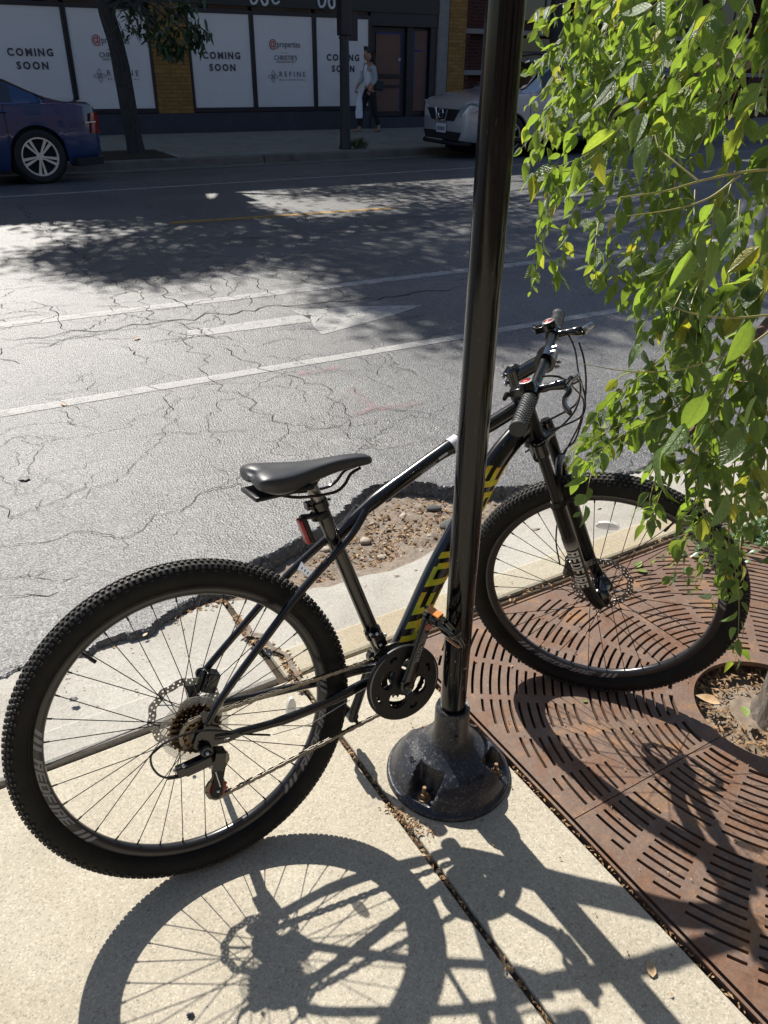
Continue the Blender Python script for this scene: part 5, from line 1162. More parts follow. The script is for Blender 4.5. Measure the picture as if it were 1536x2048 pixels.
# lower ends of the script lettering on the sign band
sg = MB()
for cx_ in (2.15, 3.95):
    sg.tube(cr([(cx_-.30, -.075, 2.98), (cx_-.27, -.075, 2.80), (cx_-.20, -.075, 2.77), (cx_-.13, -.075, 2.82), (cx_-.09, -.075, 2.95)], 5), .028, 8)
    sg.tube(cr([(cx_-.02, -.075, 2.86), (cx_+.05, -.075, 2.755), (cx_+.14, -.075, 2.80), (cx_+.13, -.075, 2.95), (cx_+.04, -.075, 3.0), (cx_-.02, -.075, 2.86)], 5), .032, 8)
    sg.tube(cr([(cx_+.26, -.075, 3.0), (cx_+.28, -.075, 2.84), (cx_+.36, -.075, 2.79), (cx_+.46, -.075, 2.84)], 5), .026, 8)
sg.build('sign_script', M['sign_white'], bld)
# recessed door
bb('door_head', 5.175, 7.22, 2.42, 2.72, -.02, .34, M['dark_metal']); bb('threshold', 5.18, 7.25, -.15, .26, -.06, .3, M['plinth'])
dr_ = bb('door', 5.30, 6.34, .28, 2.40, .16, .20, M['dark_metal'])
bb('door_paper', 5.42, 6.18, 1.30, 2.28, .135, .150, M['paper'], dr_); bb('door_paper', 5.42, 6.18, .40, .98, .135, .150, M['paper'], dr_); bb('door_paper', 5.42, 6.18, 1.05, 1.20, .135, .150, M['paper'], dr_)
bb('push_bar', 5.36, 6.24, 1.215, 1.285, .10, .134, M['dark_metal'], dr_); bb('push_bar', 5.36, 6.24, .985, 1.045, .10, .134, M['dark_metal'], dr_)
bb('masking_tape', 5.42, 6.18, 2.24, 2.275, .128, .134, M['blue_tape'], dr_); bb('masking_tape', 6.155, 6.18, .42, 2.24, .128, .134, M['blue_tape'], dr_); bb('notice', 6.10, 6.17, 1.62, 1.69, .12, .127, M['tape'], dr_)
M['window_glass'] = clear('clear_door_glass', (.02, .02, .02), .04, .10)
bb('door_glass', 5.41, 6.19, .38, 2.29, .106, .112, M['window_glass'], dr_)
bb('door_jamb', 6.345, 6.55, .26, 2.42, .08, .24, M['dark_metal']); bb('door_jamb', 5.175, 5.295, .26, 2.42, .08, .24, M['dark_metal']); bb('door_jamb', 7.05, 7.22, .26, 2.42, .02, .24, M['dark_metal'])
sl_ = bb('side_light', 6.555, 7.045, .28, 2.40, .16, .20, M['dark_metal']); bb('door_paper', 6.60, 7.0, .40, 2.34, .135, .150, M['paper'], sl_); bb('masking_tape', 6.58, 6.605, .9, 2.34, .128, .134, M['blue_tape'], sl_); bb('masking_tape', 7.0, 7.02, .42, 2.34, .128, .134, M['blue_tape'], sl_); bb('masking_tape', 6.62, 6.85, 1.85, 1.89, .127, .133, M['blue_tape'], sl_); bb('door_glass', 6.59, 7.02, .38, 2.35, .106, .112, M['window_glass'], sl_)
# ---------------------------------------------------------------- dark red brick building
rb = thing('brick_building', 'dark red brick building with pale stone bands behind the silver car', 'building'); rb.matrix_basis = BM
def rbb(name, x0, x1, z0, z1, y0, y1, m, parent=None): 
    mb = MB(); mb.box(((x0+x1)/2, (y0+y1)/2, (z0+z1)/2), (x1-x0, y1-y0, z1-z0)); return mb.build(name, m, parent or rb, False)
rbb('wall', XR+.01, 34, -.3, 9.4, .42, 6, M['red_brick']); rbb('pier', XR+.012, 8.42, -.15, 9.4, .12, .418, M['red_brick'])
for x in (9.5, 12.2, 14.9, 17.6, 20.3, 23, 26): rbb('pier', x, x+.7, -.15, 9.4, .12, .418, M['red_brick'])
for z in (1.30, 2.32, 3.7): rbb('stone_band', XR+.03, 34, z, z+.12, .10, .419, M['limestone'])
for x in (10.35, 13.05, 15.75, 18.45, 21.15):
    wq = rbb('window', x, x+1.7, 1.55, 2.25, .38, .415, M['dark_glass']); rbb('window_frame', x, x+1.7, 1.87, 1.92, .36, .379, M['dark_metal'], wq); rbb('window_sill', x-.05, x+1.75, 1.44, 1.54, .3, .418, M['limestone'], wq)
    wq = rbb('window', x, x+1.7, 2.7, 3.6, .38, .415, M['dark_glass']); rbb('window_frame', x+.82, x+.88, 2.7, 3.6, .36, .379, M['dark_metal'], wq)
# ---------------------------------------------------------------- building on the near side, added out of view for bounce light and reflections
nb = thing('unseen_near_building', 'unseen brown brick building along the near sidewalk, added for bounce light and glass reflections', 'building', (0, -4.7, 0))
M['pale_brick'] = brick('brown_brick', (.075, .045, .035), (.055, .034, .028), (.09, .075, .065), 1.15)
def nbb(name, x0, x1, z0, z1, y0, y1, m, parent=None):
    q = MB(); q.box(((x0+x1)/2, (y0+y1)/2, (z0+z1)/2), (x1-x0, y1-y0, z1-z0)); return q.build(name, m, parent or nb, False)
nbb('wall', -22, 34, -.1, 7, -8, 0, M['pale_brick']); nbb('cornice', -22, 34, 6.5, 6.8, .002, .3, M['limestone'])
for i in range(13):
    for z in (1.0, 4.1):
        wq = nbb('window', -20+i*4.2, -18.4+i*4.2, z, z+1.9, .002, .03, M['dark_glass']); nbb('window_sill', -20.1+i*4.2, -18.3+i*4.2, z-.12, z-.003, .002, .12, M['limestone'], wq)
# ---------------------------------------------------------------- cars
def prof1(pts):
    def f(x): 
        if x <= pts[0][0]: return pts[0][1]
        for i in range(len(pts)-1):
            if x <= pts[i+1][0]:
                p0 = pts[max(i-1, 0)]; p1 = pts[i]; p2 = pts[i+1]; p3 = pts[min(i+2, len(pts)-1)]
                t = (x-p1[0])/(p2[0]-p1[0]); h = p2[0]-p1[0]
                m1 = (p2[1]-p0[1])/(p2[0]-p0[0]+1e-9)*h; m2 = (p3[1]-p1[1])/(p3[0]-p1[0]+1e-9)*h
                d = p2[1]-p1[1]
                m1 = max(-3*abs(d), min(3*abs(d), m1)); m2 = max(-3*abs(d), min(3*abs(d), m2))
                t2, t3 = t*t, t*t*t; return (2*t3-3*t2+1)*p1[1]+(t3-2*t2+t)*m1+(-2*t3+3*t2)*p2[1]+(t3-t2)*m2
        return pts[-1][1]
    return f
def car(P, th_):
    Lc = P['L']; xs = []; x = 0
    keys = sorted(set([round(Lc*i/110, 3) for i in range(111)]))
    sill, belt, roof, hwf = prof1(P['sill']), prof1(P['belt']), prof1(P['roof']), prof1(P['hw'])
    rows = 9; U = [0, .06, .2, .4, .55, .68, .8, .9, 1.]
    V = []; nrow = None
    for x in keys:
        z0 = sill(x)
        for xa in P['axles']:
            d = P['arch']**2-(x-xa)**2
            if d > 0: z0 = max(z0, P['az']+math.sqrt(d))
        zb = max(belt(x), z0+.05); zr = max(roof(x), zb+.02); w_ = hwf(x); gh = max(0, zr-zb-.10)
        col = []
        for u in U:
            z = z0+(zb-z0)*u; zz = (z-P['zmid'])/.45
            y = w_*(1-.045*zz*zz if zz > 0 else 1-.05*zz*zz)
            if u == 0: y -= .02
            col.append((x, y, z))
        y0 = col[-1][1]
        yr = max(.05, y0-.06-.36*gh-(.0 if gh > 0 else 0)) if w_ > .15 else w_*.6
        ze = zr-.035-.02*min(1, gh*3)
        if gh < .02: ze = zb+(zr-zb)*.55; yr = y0*.86
        col += [(x, y0-.012, zb+.006), (x, y0+(yr-y0)*.12, zb+(ze-zb)*.10), (x, y0+(yr-y0)*.5, zb+(ze-zb)*.52), (x, y0+(yr-y0)*.92, zb+(ze-zb)*.92), (x, yr, ze), (x, yr*.93, ze+(zr-ze)*.45), (x, yr*.6, ze+(zr-ze)*.85), (x, 0, zr)]
        V.append(col)
    nr = len(V[0]); NX = len(V)
    mb = MB(); full = []
    for col in V: full.append([(a, b, c) for a, b, c in col]+[(a, -b, c) for a, b, c in reversed(col[:-1])])
    nf = len(full[0])
    for col in full: mb.v += col
    mb.f = [(i*nf+j, i*nf+j+1, (i+1)*nf+j+1, (i+1)*nf+j) for i in range(NX-1) for j in range(nf-1)]
    mb.f += [tuple(range(nf)), tuple((NX-1)*nf+j for j in range(nf-1, -1, -1))]
    body = mb.build('body', P['paint'], th_, True, angle=38)
    ub = MB(); ub.box((Lc/2, 0, P['az']+.12), (Lc-.5, P['w']*2-.5, .42)); 
    for xa in P['axles']: ub.lathe([(P['arch']-.006, -P['w']+.10), (P['arch']-.006, P['w']-.10)], 28, Matrix.Translation((xa, 0, P['az'])) @ AY)
    ub.build('underbody', M['car_black'], th_, True)
    # glass
    def patch(name, i0, i1, j0, j1, m, off=.006, mirror=True, jj=None):
        for s in ((1, -1) if mirror else (1,)):
            q = MB(); 
            for i in range(i0, i1+1):
                for j in range(j0, j1+1):
                    a, b, c = V[i][j]; q.v.append((a, s*(b+off*.8), c+off*.5))
            n = j1-j0+1; q.f = [(i*n+j, i*n+j+1, (i+1)*n+j+1, (i+1)*n+j) for i in range(i1-i0) for j in range(n-1)]
            q.build(name, m, body, True, angle=60)
    ix = lambda x: min(range(NX), key=lambda i: abs(keys[i]-x))
    for a, b in P['glass']: patch('side_window', ix(a), ix(b), 10, 12, M['car_glass'])
    for nm, a, b in P['screens']:
        i0, i1 = ix(a), ix(b); q = MB()
        for i in range(i0, i1+1):
            c = full[i]; k = [13, 14, 15, 16, 17, 18, 19]
            for j in k: p = c[j] if j < nf else c[-1]; q.v.append((p[0], p[1], p[2]+.006))
        n = 7; q.f = [(i*n+j, i*n+j+1, (i+1)*n+j+1, (i+1)*n+j) for i in range(i1-i0) for j in range(n-1)]
        q.build(nm, M['car_glass'], body, True, angle=60)
    for x in P['seams']:
        i = ix(x); q = MB(); q.tube([(V[i][j][0]+.0, -(V[i][j][1]+.001), V[i][j][2]) for j in range(1, 10)], .005, 4); q.build('door_seam', M['car_black'], body)
    for x in P['handles']:
        i = ix(x); a, b, c = V[i][7]; q = MB(); q.tube([(x-.10, -b-.012, c), (x-.05, -b-.03, c+.003), (x+.07, -b-.03, c+.003), (x+.11, -b-.01, c)], .014, 8); q.build('door_handle', P['handle_m'], body)
    # wheels
    for xa in P['axles']:
        for s in (-1, 1):
            wm = Matrix.Translation((xa, s*(P['w']-.12), P['az']-.0))
            q = MB(); r = P['wr']; ri = P['rim']; q.lathe([(ri, -.10), (ri+.02, -.108), (r-.03, -.108), (r-.004, -.09), (r, -.06), (r, .06), (r-.004, .09), (r-.03, .108), (ri+.02, .108), (ri, .10)], 48, AY, closed=True)
            wh = q.build('wheel', M['car_tyre'], th_, True, angle=30); wh.matrix_basis = wm @ (Matrix.Rotation(math.pi, 4, 'Z') if s > 0 else Matrix.Identity(4))
            q = MB(); q.lathe([(ri-.005, -.03), (.01, -.01)], 40, AY); q.build('brake_disc', M['car_black'], wh)
            q = MB(); q.lathe([(ri, -.095), (ri+.004, -.103), (ri-.014, -.1035), (ri-.02, -.06)], 48, AY, closed=True)
            n = P['spokes']
            for k in range(n):
                a = 2*math.pi*k/n
                if P['split']:
                    a += (.10 if k % 2 else -.10); ad = a+(.05 if k % 2 else -.05)
                else: ad = a
                w0, w1 = P['sw']
                u0 = Vector((math.cos(a), 0, math.sin(a))); u1 = Vector((math.cos(ad), 0, math.sin(ad))); v_ = Vector((-u1.z, 0, u1.x))
                vv = [u0*.045-v_*w0, u0*.045+v_*w0, u1*(ri-.006)+v_*w1, u1*(ri-.006)-v_*w1]
                q.add([tuple(p+Vector((0, -.092, 0))) for p in vv]+[tuple(p+Vector((0, -.065, 0))) for p in vv], [(0, 1, 2, 3), (0, 4, 5, 1), (1, 5, 6, 2), (2, 6, 7, 3), (3, 7, 4, 0)])
            q.lathe([(.05, -.085), (.048, -.10), (.001, -.102)], 24, AY); q.build('rim', P['rim_m'], wh, True, angle=30)
    return body, V, ix, full
M['car_tyre'] = mat('car_tyre_rubber', (.015, .015, .016), .7); M['car_black'] = mat('black_underbody', (.008, .008, .009), .7); M['car_glass'] = mat('tinted_car_glass', (.01, .012, .016), .03, spec=.7, coat=.5)
M['blue_paint'] = mat('dark_blue_car_paint', (.004, .028, .11), .25, metal=.0, coat=1.); M['silver_paint'] = mat('silver_car_paint', (.46, .47, .50), .28, metal=.4, coat=.9)
M['alloy'] = mat('machined_alloy', (.85, .78, .68), .35, metal=.3); M['alloy_silver'] = mat('silver_alloy', (.55, .56, .58), .3, metal=.8); M['lamp_red'] = mat('red_tail_lamp', (.30, .008, .006), .15, spec=.7, coat=1.); M['chrome'] = mat('chrome', (.7, .7, .72), .08, metal=1.); M['lamp_clear'] = mat('headlamp_lens', (.25, .28, .3), .08, spec=.8, coat=1.)
sed = thing('parked_car', 'dark blue sedan with two tone alloy wheels parked at the far kerb on the left', 'car', (3.30-4.76*1.12, 14.0+.925*1.13, -.118))
sed.scale = (1.12, 1.13, 1.13)
body, V_, ix, full = car(dict(L=4.76, w=.925, az=.335, arch=.375, wr=.335, rim=.238, axles=(.88, 3.86), zmid=.55,
    sill=[(0, .30), (.3, .22), (1.2, .17), (3.4, .17), (4.4, .24), (4.76, .34)],
    belt=[(0, .55), (.06, .66), (.5, .76), (1.3, .88), (1.7, .92), (3.0, .955), (3.9, .975), (4.45, .965), (4.66, .945), (4.73, .86), (4.76, .60)],
    roof=[(0, .57), (.06, .70), (.5, .82), (1.3, .95), (1.5, .99), (1.95, 1.22), (2.3, 1.39), (2.8, 1.435), (3.2, 1.40), (3.6, 1.27), (3.95, 1.11), (4.2, 1.03), (4.35, 1.00), (4.62, .995), (4.70, .955), (4.73, .88), (4.76, .62)],
    hw=[(0, .55), (.10, .72), (.3, .84), (.8, .92), (2.4, .925), (3.9, .925), (4.35, .89), (4.6, .80), (4.72, .72), (4.76, .60)], paint=M['blue_paint'], handle_m=M['blue_paint'],
    glass=[(1.85, 2.72), (2.80, 3.62)], screens=[('windscreen', 1.55, 2.2), ('rear_screen', 3.30, 4.05)], seams=[1.55, 2.76, 3.52], handles=[2.55, 3.42], spokes=10, split=True, sw=(.010, .020), rim_m=M['alloy']), sed)
for s in (-1, 1):
    q = MB()
    for zz, dz_ in ((.80, .05), (.68, .08)):
        q.add([(4.63, s*.80, zz+dz_), (4.68, s*.765, zz+dz_+.005), (4.735, s*.71, zz+dz_), (4.75, s*.69, zz-dz_), (4.66, s*.785, zz-dz_), (4.61, s*.815, zz-dz_)], [(0, 1, 4, 5), (1, 2, 3, 4)])
    o = q.build('tail_light', M['lamp_red'], sed, False); md = o.modifiers.new('s', 'SOLIDIFY'); md.thickness = .02; md.offset = 0
q = MB(); q.box((4.60, -.815, .742), (.19, .05, .012), Matrix.Rotation(R(28), 3, 'Z')); q.tube([(4.56, -.78, .27), (4.72, -.70, .27), (4.755, -.55, .27)], .018, 8); q.tube([(2.0, -.87, .965), (2.8, -.83, .985), (3.6, -.85, .985), (3.75, -.86, 1.0)], .010, 6); q.build('bright_trim', M['chrome'], sed)
q = MB(); q.box((4.5, -.80, .25), (.42, .16, .10), Matrix.Rotation(R(25), 3, 'Z')); q.build('bumper_trim', M['car_black'], sed); q = MB(); q.tube([(3.3, -.925, .21), (1.5, -.925, .21)], .02, 8); q.build('sill_trim', M['car_black'], sed)
q = MB(); q.ball((1.95, -1.0, 1.02), .09, 6, (1, .8, .7)); q.build('door_mirror', M['blue_paint'], sed)
suv = thing('parked_car', 'silver crossover car parked at the far kerb, nose behind the pole', 'car', (10.60, 14.2+.91*1.12, -.112)); suv.scale = (1.12, 1.12, 1.10)
sdm = dict(L=4.64, w=.91, az=.35, arch=.40, wr=.355, rim=.232, axles=(.93, 3.63), zmid=.62,
    sill=[(0, .28), (.35, .24), (1.2, .22), (3.4, .22), (4.3, .28), (4.64, .40)],
    belt=[(0, .72), (.03, .80), (.10, .90), (.4, .98), (1.1, 1.05), (1.5, 1.08), (3.0, 1.12), (4.3, 1.16), (4.5, 1.05), (4.6, .85), (4.64, .70)],
    roof=[(0, .74), (.03, .83), (.10, .93), (.4, 1.03), (1.0, 1.11), (1.2, 1.15), (1.75, 1.48), (2.1, 1.64), (2.7, 1.69), (3.5, 1.66), (4.1, 1.56), (4.35, 1.36), (4.5, 1.10), (4.6, .88), (4.64, .72)],
    hw=[(0, .62), (.05, .70), (.15, .78), (.35, .86), (.8, .905), (2.4, .91), (3.8, .91), (4.3, .87), (4.55, .78), (4.64, .68)], paint=M['silver_paint'], handle_m=M['silver_paint'],
    glass=[(1.65, 2.45), (2.52, 3.30), (3.38, 3.95)], screens=[('windscreen', 1.22, 1.95), ('rear_screen', 4.12, 4.42)], seams=[1.35, 2.48, 3.40], handles=[2.3, 3.2], spokes=10, split=True, sw=(.016, .012), rim_m=M['alloy_silver'])
body, V_, ix, full = car(sdm, suv)
q = MB(); q.add([(-.012, -.52, .80), (-.012, .52, .80), (-.014, .36, .60), (-.014, -.36, .60)], [(0, 1, 2, 3)]); q.add([(-.01, -.60, .42), (-.01, .60, .42), (-.012, .52, .28), (-.012, -.52, .28)], [(0, 1, 2, 3)]); o = q.build('grille', M['car_black'], suv, False); md = o.modifiers.new('s', 'SOLIDIFY'); md.thickness = .02
q = MB(); q.tube([(-.035, -.20, .81), (-.04, -.13, .60), (-.04, .13, .60), (-.035, .20, .81)], .022, 8); q.tube([(-.05, .075*math.cos(t), .715+.075*math.sin(t)) for t in [i*.2618*1 for i in range(25)]], .012, 6); q.box((-.05, 0, .715), (.012, .19, .03)); q.build('grille_trim', M['chrome'], suv)
q = MB()
for s in (-1, 1): q.add([(.02, s*.44, .80), (.10, s*.74, .92), (.42, s*.855, .93), (.36, s*.875, .84), (.14, s*.80, .77), (.02, s*.50, .70)], [(0, 1, 2, 3, 4, 5)])
o = q.build('headlight', M['lamp_clear'], suv, False); md = o.modifiers.new('s', 'SOLIDIFY'); md.thickness = .05; md.offset = 0
q = MB(); q.box((-.03, 0, .47), (.012, .31, .155)); o = q.build('number_plate', M['tape'], suv, False)
q = MB(); 
for k in range(6): q.box((-.038, -.105+.042*k, .46), (.004, .022 if k % 2 else .026, .07))
q.build('plate_characters', M['ink_grey'], suv, False)
q = MB(); q.tube([(.12, -.76, .235), (0, -.62, .225), (-.03, 0, .22), (0, .62, .225), (.12, .76, .235)], .035, 8, flat=.8); q.build('bumper_trim', M['car_black'], suv); q = MB(); q.tube([(.55, -.895, .30), (1.4, -.90, .27), (3.1, -.90, .27)], .05, 8); q.build('sill_trim', M['car_black'], suv)
q = MB(); q.ball((1.72, -1.02, 1.16), .11, 6, (.8, .9, .75)); q.build('door_mirror', M['silver_paint'], suv)
for s in (-1, 1): q = MB(); q.tube([(2.0, s*.60, 1.66), (2.6, s*.60, 1.73), (3.6, s*.60, 1.70), (3.9, s*.60, 1.62)], .018, 6); q.build('roof_rail', M['car_black'], suv)
# ---------------------------------------------------------------- street light pole across the road
fp = thing('lamp_post', 'dark steel lamp post at the far kerb beside the walking woman', 'lamp post', (8.98, 16.55, -.07))
q = MB(); q.lathe([(.13, 0), (.13, .06), (.114, .10), (.104, 1.0), (.094, 2.4), (.09, 5)], 24); q.build('shaft', mat('weathered_dark_steel', (.018, .018, .022), .55, var=(.04, .037, .036), vscale=6), fp)
q = MB(); q.lathe([(.112, 2.06), (.112, 2.10)], 24); q.box((.20, -.02, 2.28), (.20, .03, .50)); q.build('banner_bracket', M['dark_metal'], fp, True)
q = MB(); q.box((.0, .0, 2.62), (.23, .23, 1.0)); q.build('junction_box', M['dark_metal'], fp, False, bev=.02)
M['weed'] = mat('weed_green', (.05, .09, .02), .6, var=(.09, .12, .04), vscale=20)
wd_ = MB()
for k in range(170):
    a = rnd.uniform(0, 6.3); r = rnd.uniform(0, .22); V, F = leaf_geo(rnd.uniform(.06, .16), .03, .3, rnd.uniform(-.8, .2)); m_ = Matrix.Translation((9.30+r*math.cos(a), 16.55+r*math.sin(a)*.7, -.06+rnd.random()*.08)) @ Matrix.Rotation(a, 4, 'Z') @ Matrix.Rotation(-rnd.uniform(.2, 1.3), 4, 'Y'); wd_.add([m_ @ Vector(v) for v in V], F)
tag(wd_.build('weed', M['weed'], None, True), 'small green weed growing at the foot of the far lamp post', 'weed')
# ---------------------------------------------------------------- woman walking
per = thing('person', 'woman in white top and grey cardigan walking past the shop, carrying a bag', 'person', (11.58, 19.98, fz(19.98)), 0)
M['skin'] = mat('skin', (.42, .22, .15), .55); M['hair'] = mat('dark_brown_hair', (.012, .008, .007), .45, bump=.3, bscale=200); M['shirt'] = mat('white_cotton', (.8, .8, .86), .85, bump=.2, bscale=60); M['cardigan'] = mat('grey_cardigan', (.40, .43, .45), .9, bump=.3, bscale=120); M['trousers'] = mat('black_trousers', (.012, .012, .016), .8); M['shoes'] = mat('tan_shoes', (.30, .17, .11), .6); M['bagm'] = mat('navy_bag', (.012, .014, .03), .5)
K = 1.86/1.68   # facing -x; stature
def kp(x, y, z): return (x*K, y*K, z*K)
J = [kp(0, 0, .93), kp(-.01, 0, 1.08), kp(-.02, 0, 1.25), kp(-.02, 0, 1.38), kp(-.025, 0, 1.45), kp(-.045, 0, 1.54), kp(-.05, 0, 1.62),
     kp(-.02, -.17, 1.36), kp(.03, -.21, 1.12), kp(-.10, -.20, .93), kp(-.135, -.20, .86),
     kp(-.02, .17, 1.36), kp(-.08, .21, 1.12), kp(-.22, .20, .95), kp(-.25, .19, .88),
     kp(.005, -.09, .88), kp(.07, -.09, .50), kp(.20, -.08, .13), kp(.20, -.08, .06), kp(.10, -.085, .03),
     kp(.005, .09, .88), kp(-.16, .09, .50), kp(-.24, .08, .10), kp(-.25, .08, .05), kp(-.36, .08, .03)]
E_ = [(0, 1), (1, 2), (2, 3), (3, 4), (4, 5), (5, 6), (3, 7), (7, 8), (8, 9), (9, 10), (3, 11), (11, 12), (12, 13), (13, 14), (0, 15), (15, 16), (16, 17), (17, 18), (18, 19), (0, 20), (20, 21), (21, 22), (22, 23), (23, 24)]
RR = [(.12, .14), (.10, .12), (.115, .14), (.09, .13), (.05, .05), (.085, .075), (.07, .065), .052, .042, .033, .036, .052, .042, .033, .036, .085, .062, .042, .038, .03, .085, .062, .042, .038, .03]
RR = [tuple(q*K for q in r) if hasattr(r, '__len__') else r*K for r in RR]
skinned('body', J, E_, RR, M['skin'], per, 0, 2)
hd_ = MB(); hd_.ball(kp(-.055, 0, 1.585), .098*K, 10, (1.02, .82, 1.18)); hd_.tube([kp(-.145, 0, 1.60), kp(-.175, 0, 1.565), kp(-.15, 0, 1.555)], [.012, .017, .010], 6); hd_.tube([kp(-.12, 0, 1.50), kp(-.135, 0, 1.49)], [.03, .018], 8); hd_.build('face', M['skin'], per)
hf = MB()
for s in (-1, 1): hf.ball(kp(-.135, s*.036, 1.60), .010, 5)
hf.tube([kp(-.150, -.02, 1.53), kp(-.152, .02, 1.53)], .006, 5); hf.build('face_features', M['hair'], per)
hr = skinned('hair', [kp(-.03, 0, 1.69), kp(.03, 0, 1.64), kp(.06, 0, 1.54), kp(.085, 0, 1.42), kp(.12, 0, 1.28), kp(.13, 0, 1.22), kp(-.10, 0, 1.685)], [(0, 1), (1, 2), (2, 3), (3, 4), (4, 5), (0, 6)], [(.085*K, .075*K), (.085*K, .085*K), (.07*K, .085*K), (.055*K, .075*K), (.035*K, .055*K), (.015, .02), (.05*K, .05*K)], M['hair'], per, 0, 2)
skinned('blouse', [J[0], J[1], J[2], J[3], kp(-.022, 0, 1.42)], [(0, 1), (1, 2), (2, 3), (3, 4)], [(.138*K, .158*K), (.118*K, .137*K), (.130*K, .150*K), (.10*K, .14*K), (.06*K, .065*K)], M['shirt'], per, 0, 2)
skinned('cardigan', [kp(.035, 0, .98), kp(.030, 0, 1.12), kp(.015, 0, 1.28), J[3], J[7], J[8], kp(-.06, -.2, .985), J[11], J[12], kp(-.18, .2, 1.0)], [(0, 1), (1, 2), (2, 3), (3, 4), (4, 5), (5, 6), (3, 7), (7, 8), (8, 9)], [(.13*K, .165*K), (.11*K, .15*K), (.115*K, .155*K), (.105*K, .15*K), .068*K, .060*K, .052*K, .068*K, .060*K, .052*K], M['cardigan'], per, 3, 2)
skinned('trousers', [J[0], kp(0, 0, .99), J[15], J[16], J[17], J[20], J[21], J[22]], [(0, 1), (0, 2), (2, 3), (3, 4), (0, 5), (5, 6), (6, 7)], [(.125*K, .15*K), (.118*K, .14*K), .100*K, .076*K, .060*K, .100*K, .076*K, .060*K], M['trousers'], per, 0, 2)
for a, b in ((kp(.235, -.08, .05), kp(.09, -.085, .03)), (kp(-.22, .08, .035), kp(-.40, .08, .028))):
    q = MB(); q.tube([a, tuple((Vector(a)+Vector(b))/2), b], [.048, .046, .030], 10, flat=1., up=(0, 0, 1)); q.build('shoe', M['shoes'], per)
for j, s in ((10, -1), (14, 1)):
    q = MB(); c = Vector(J[j])
    for k in range(4): q.tube([c+Vector((-.02+.016*k, 0, -.02)), c+Vector((-.026+.016*k, 0, -.06)), c+Vector((-.020+.016*k, s*-.01, -.085-.005*(k in (1, 2)))), ], [.010, .009, .007], 6)
    q.tube([c+Vector((-.03, 0, 0)), c+Vector((-.05, 0, -.03)), c+Vector((-.05, 0, -.05))], [.010, .009, .008], 6); q.build('hand', M['skin'], per)
bag = thing('shoulder_bag', 'dark navy shoulder bag hanging behind the hip of the walking woman', 'bag', (11.58+.13*K, 19.98-.2*K, fz(19.98)+.98*K)); q = MB()
q.box((0, 0, 0), (.24, .10, .24), Matrix.Rotation(R(8), 3, 'Y')); q.build('bag_body', M['bagm'], bag, True, bev=.03); q = MB(); q.tube(cr([(-.05, .05, .1), (-.13, .02, .32), (-.20, .10, .52), (-.12, .22, .62)], 5), .010, 6); q.tube(cr([(.05, .05, .1), (-.02, .15, .4), (-.05, .24, .62), (-.12, .22, .62)], 5), .010, 6); q.build('strap', M['bagm'], bag)
wbg = thing('carrier_bag', 'pale grey plastic bag held low in front by the walking woman', 'bag', (11.58-.30*K, 19.98-.02*K, fz(19.98)+.30*K)); q = MB()
q.tube([(0, 0, 0), (0, 0, .12), (.01, 0, .36), (.04, .0, .55)], [.10, .11, .085, .03], 12, flat=.5, up=(1, 0, 0)); q.build('bag_body', M['shirt'], wbg); q = MB(); q.tube([(.03, 0, .52), (.05, .05, .62), (.055, .18, .66)], .010, 6); q.build('handle', M['shirt'], wbg)
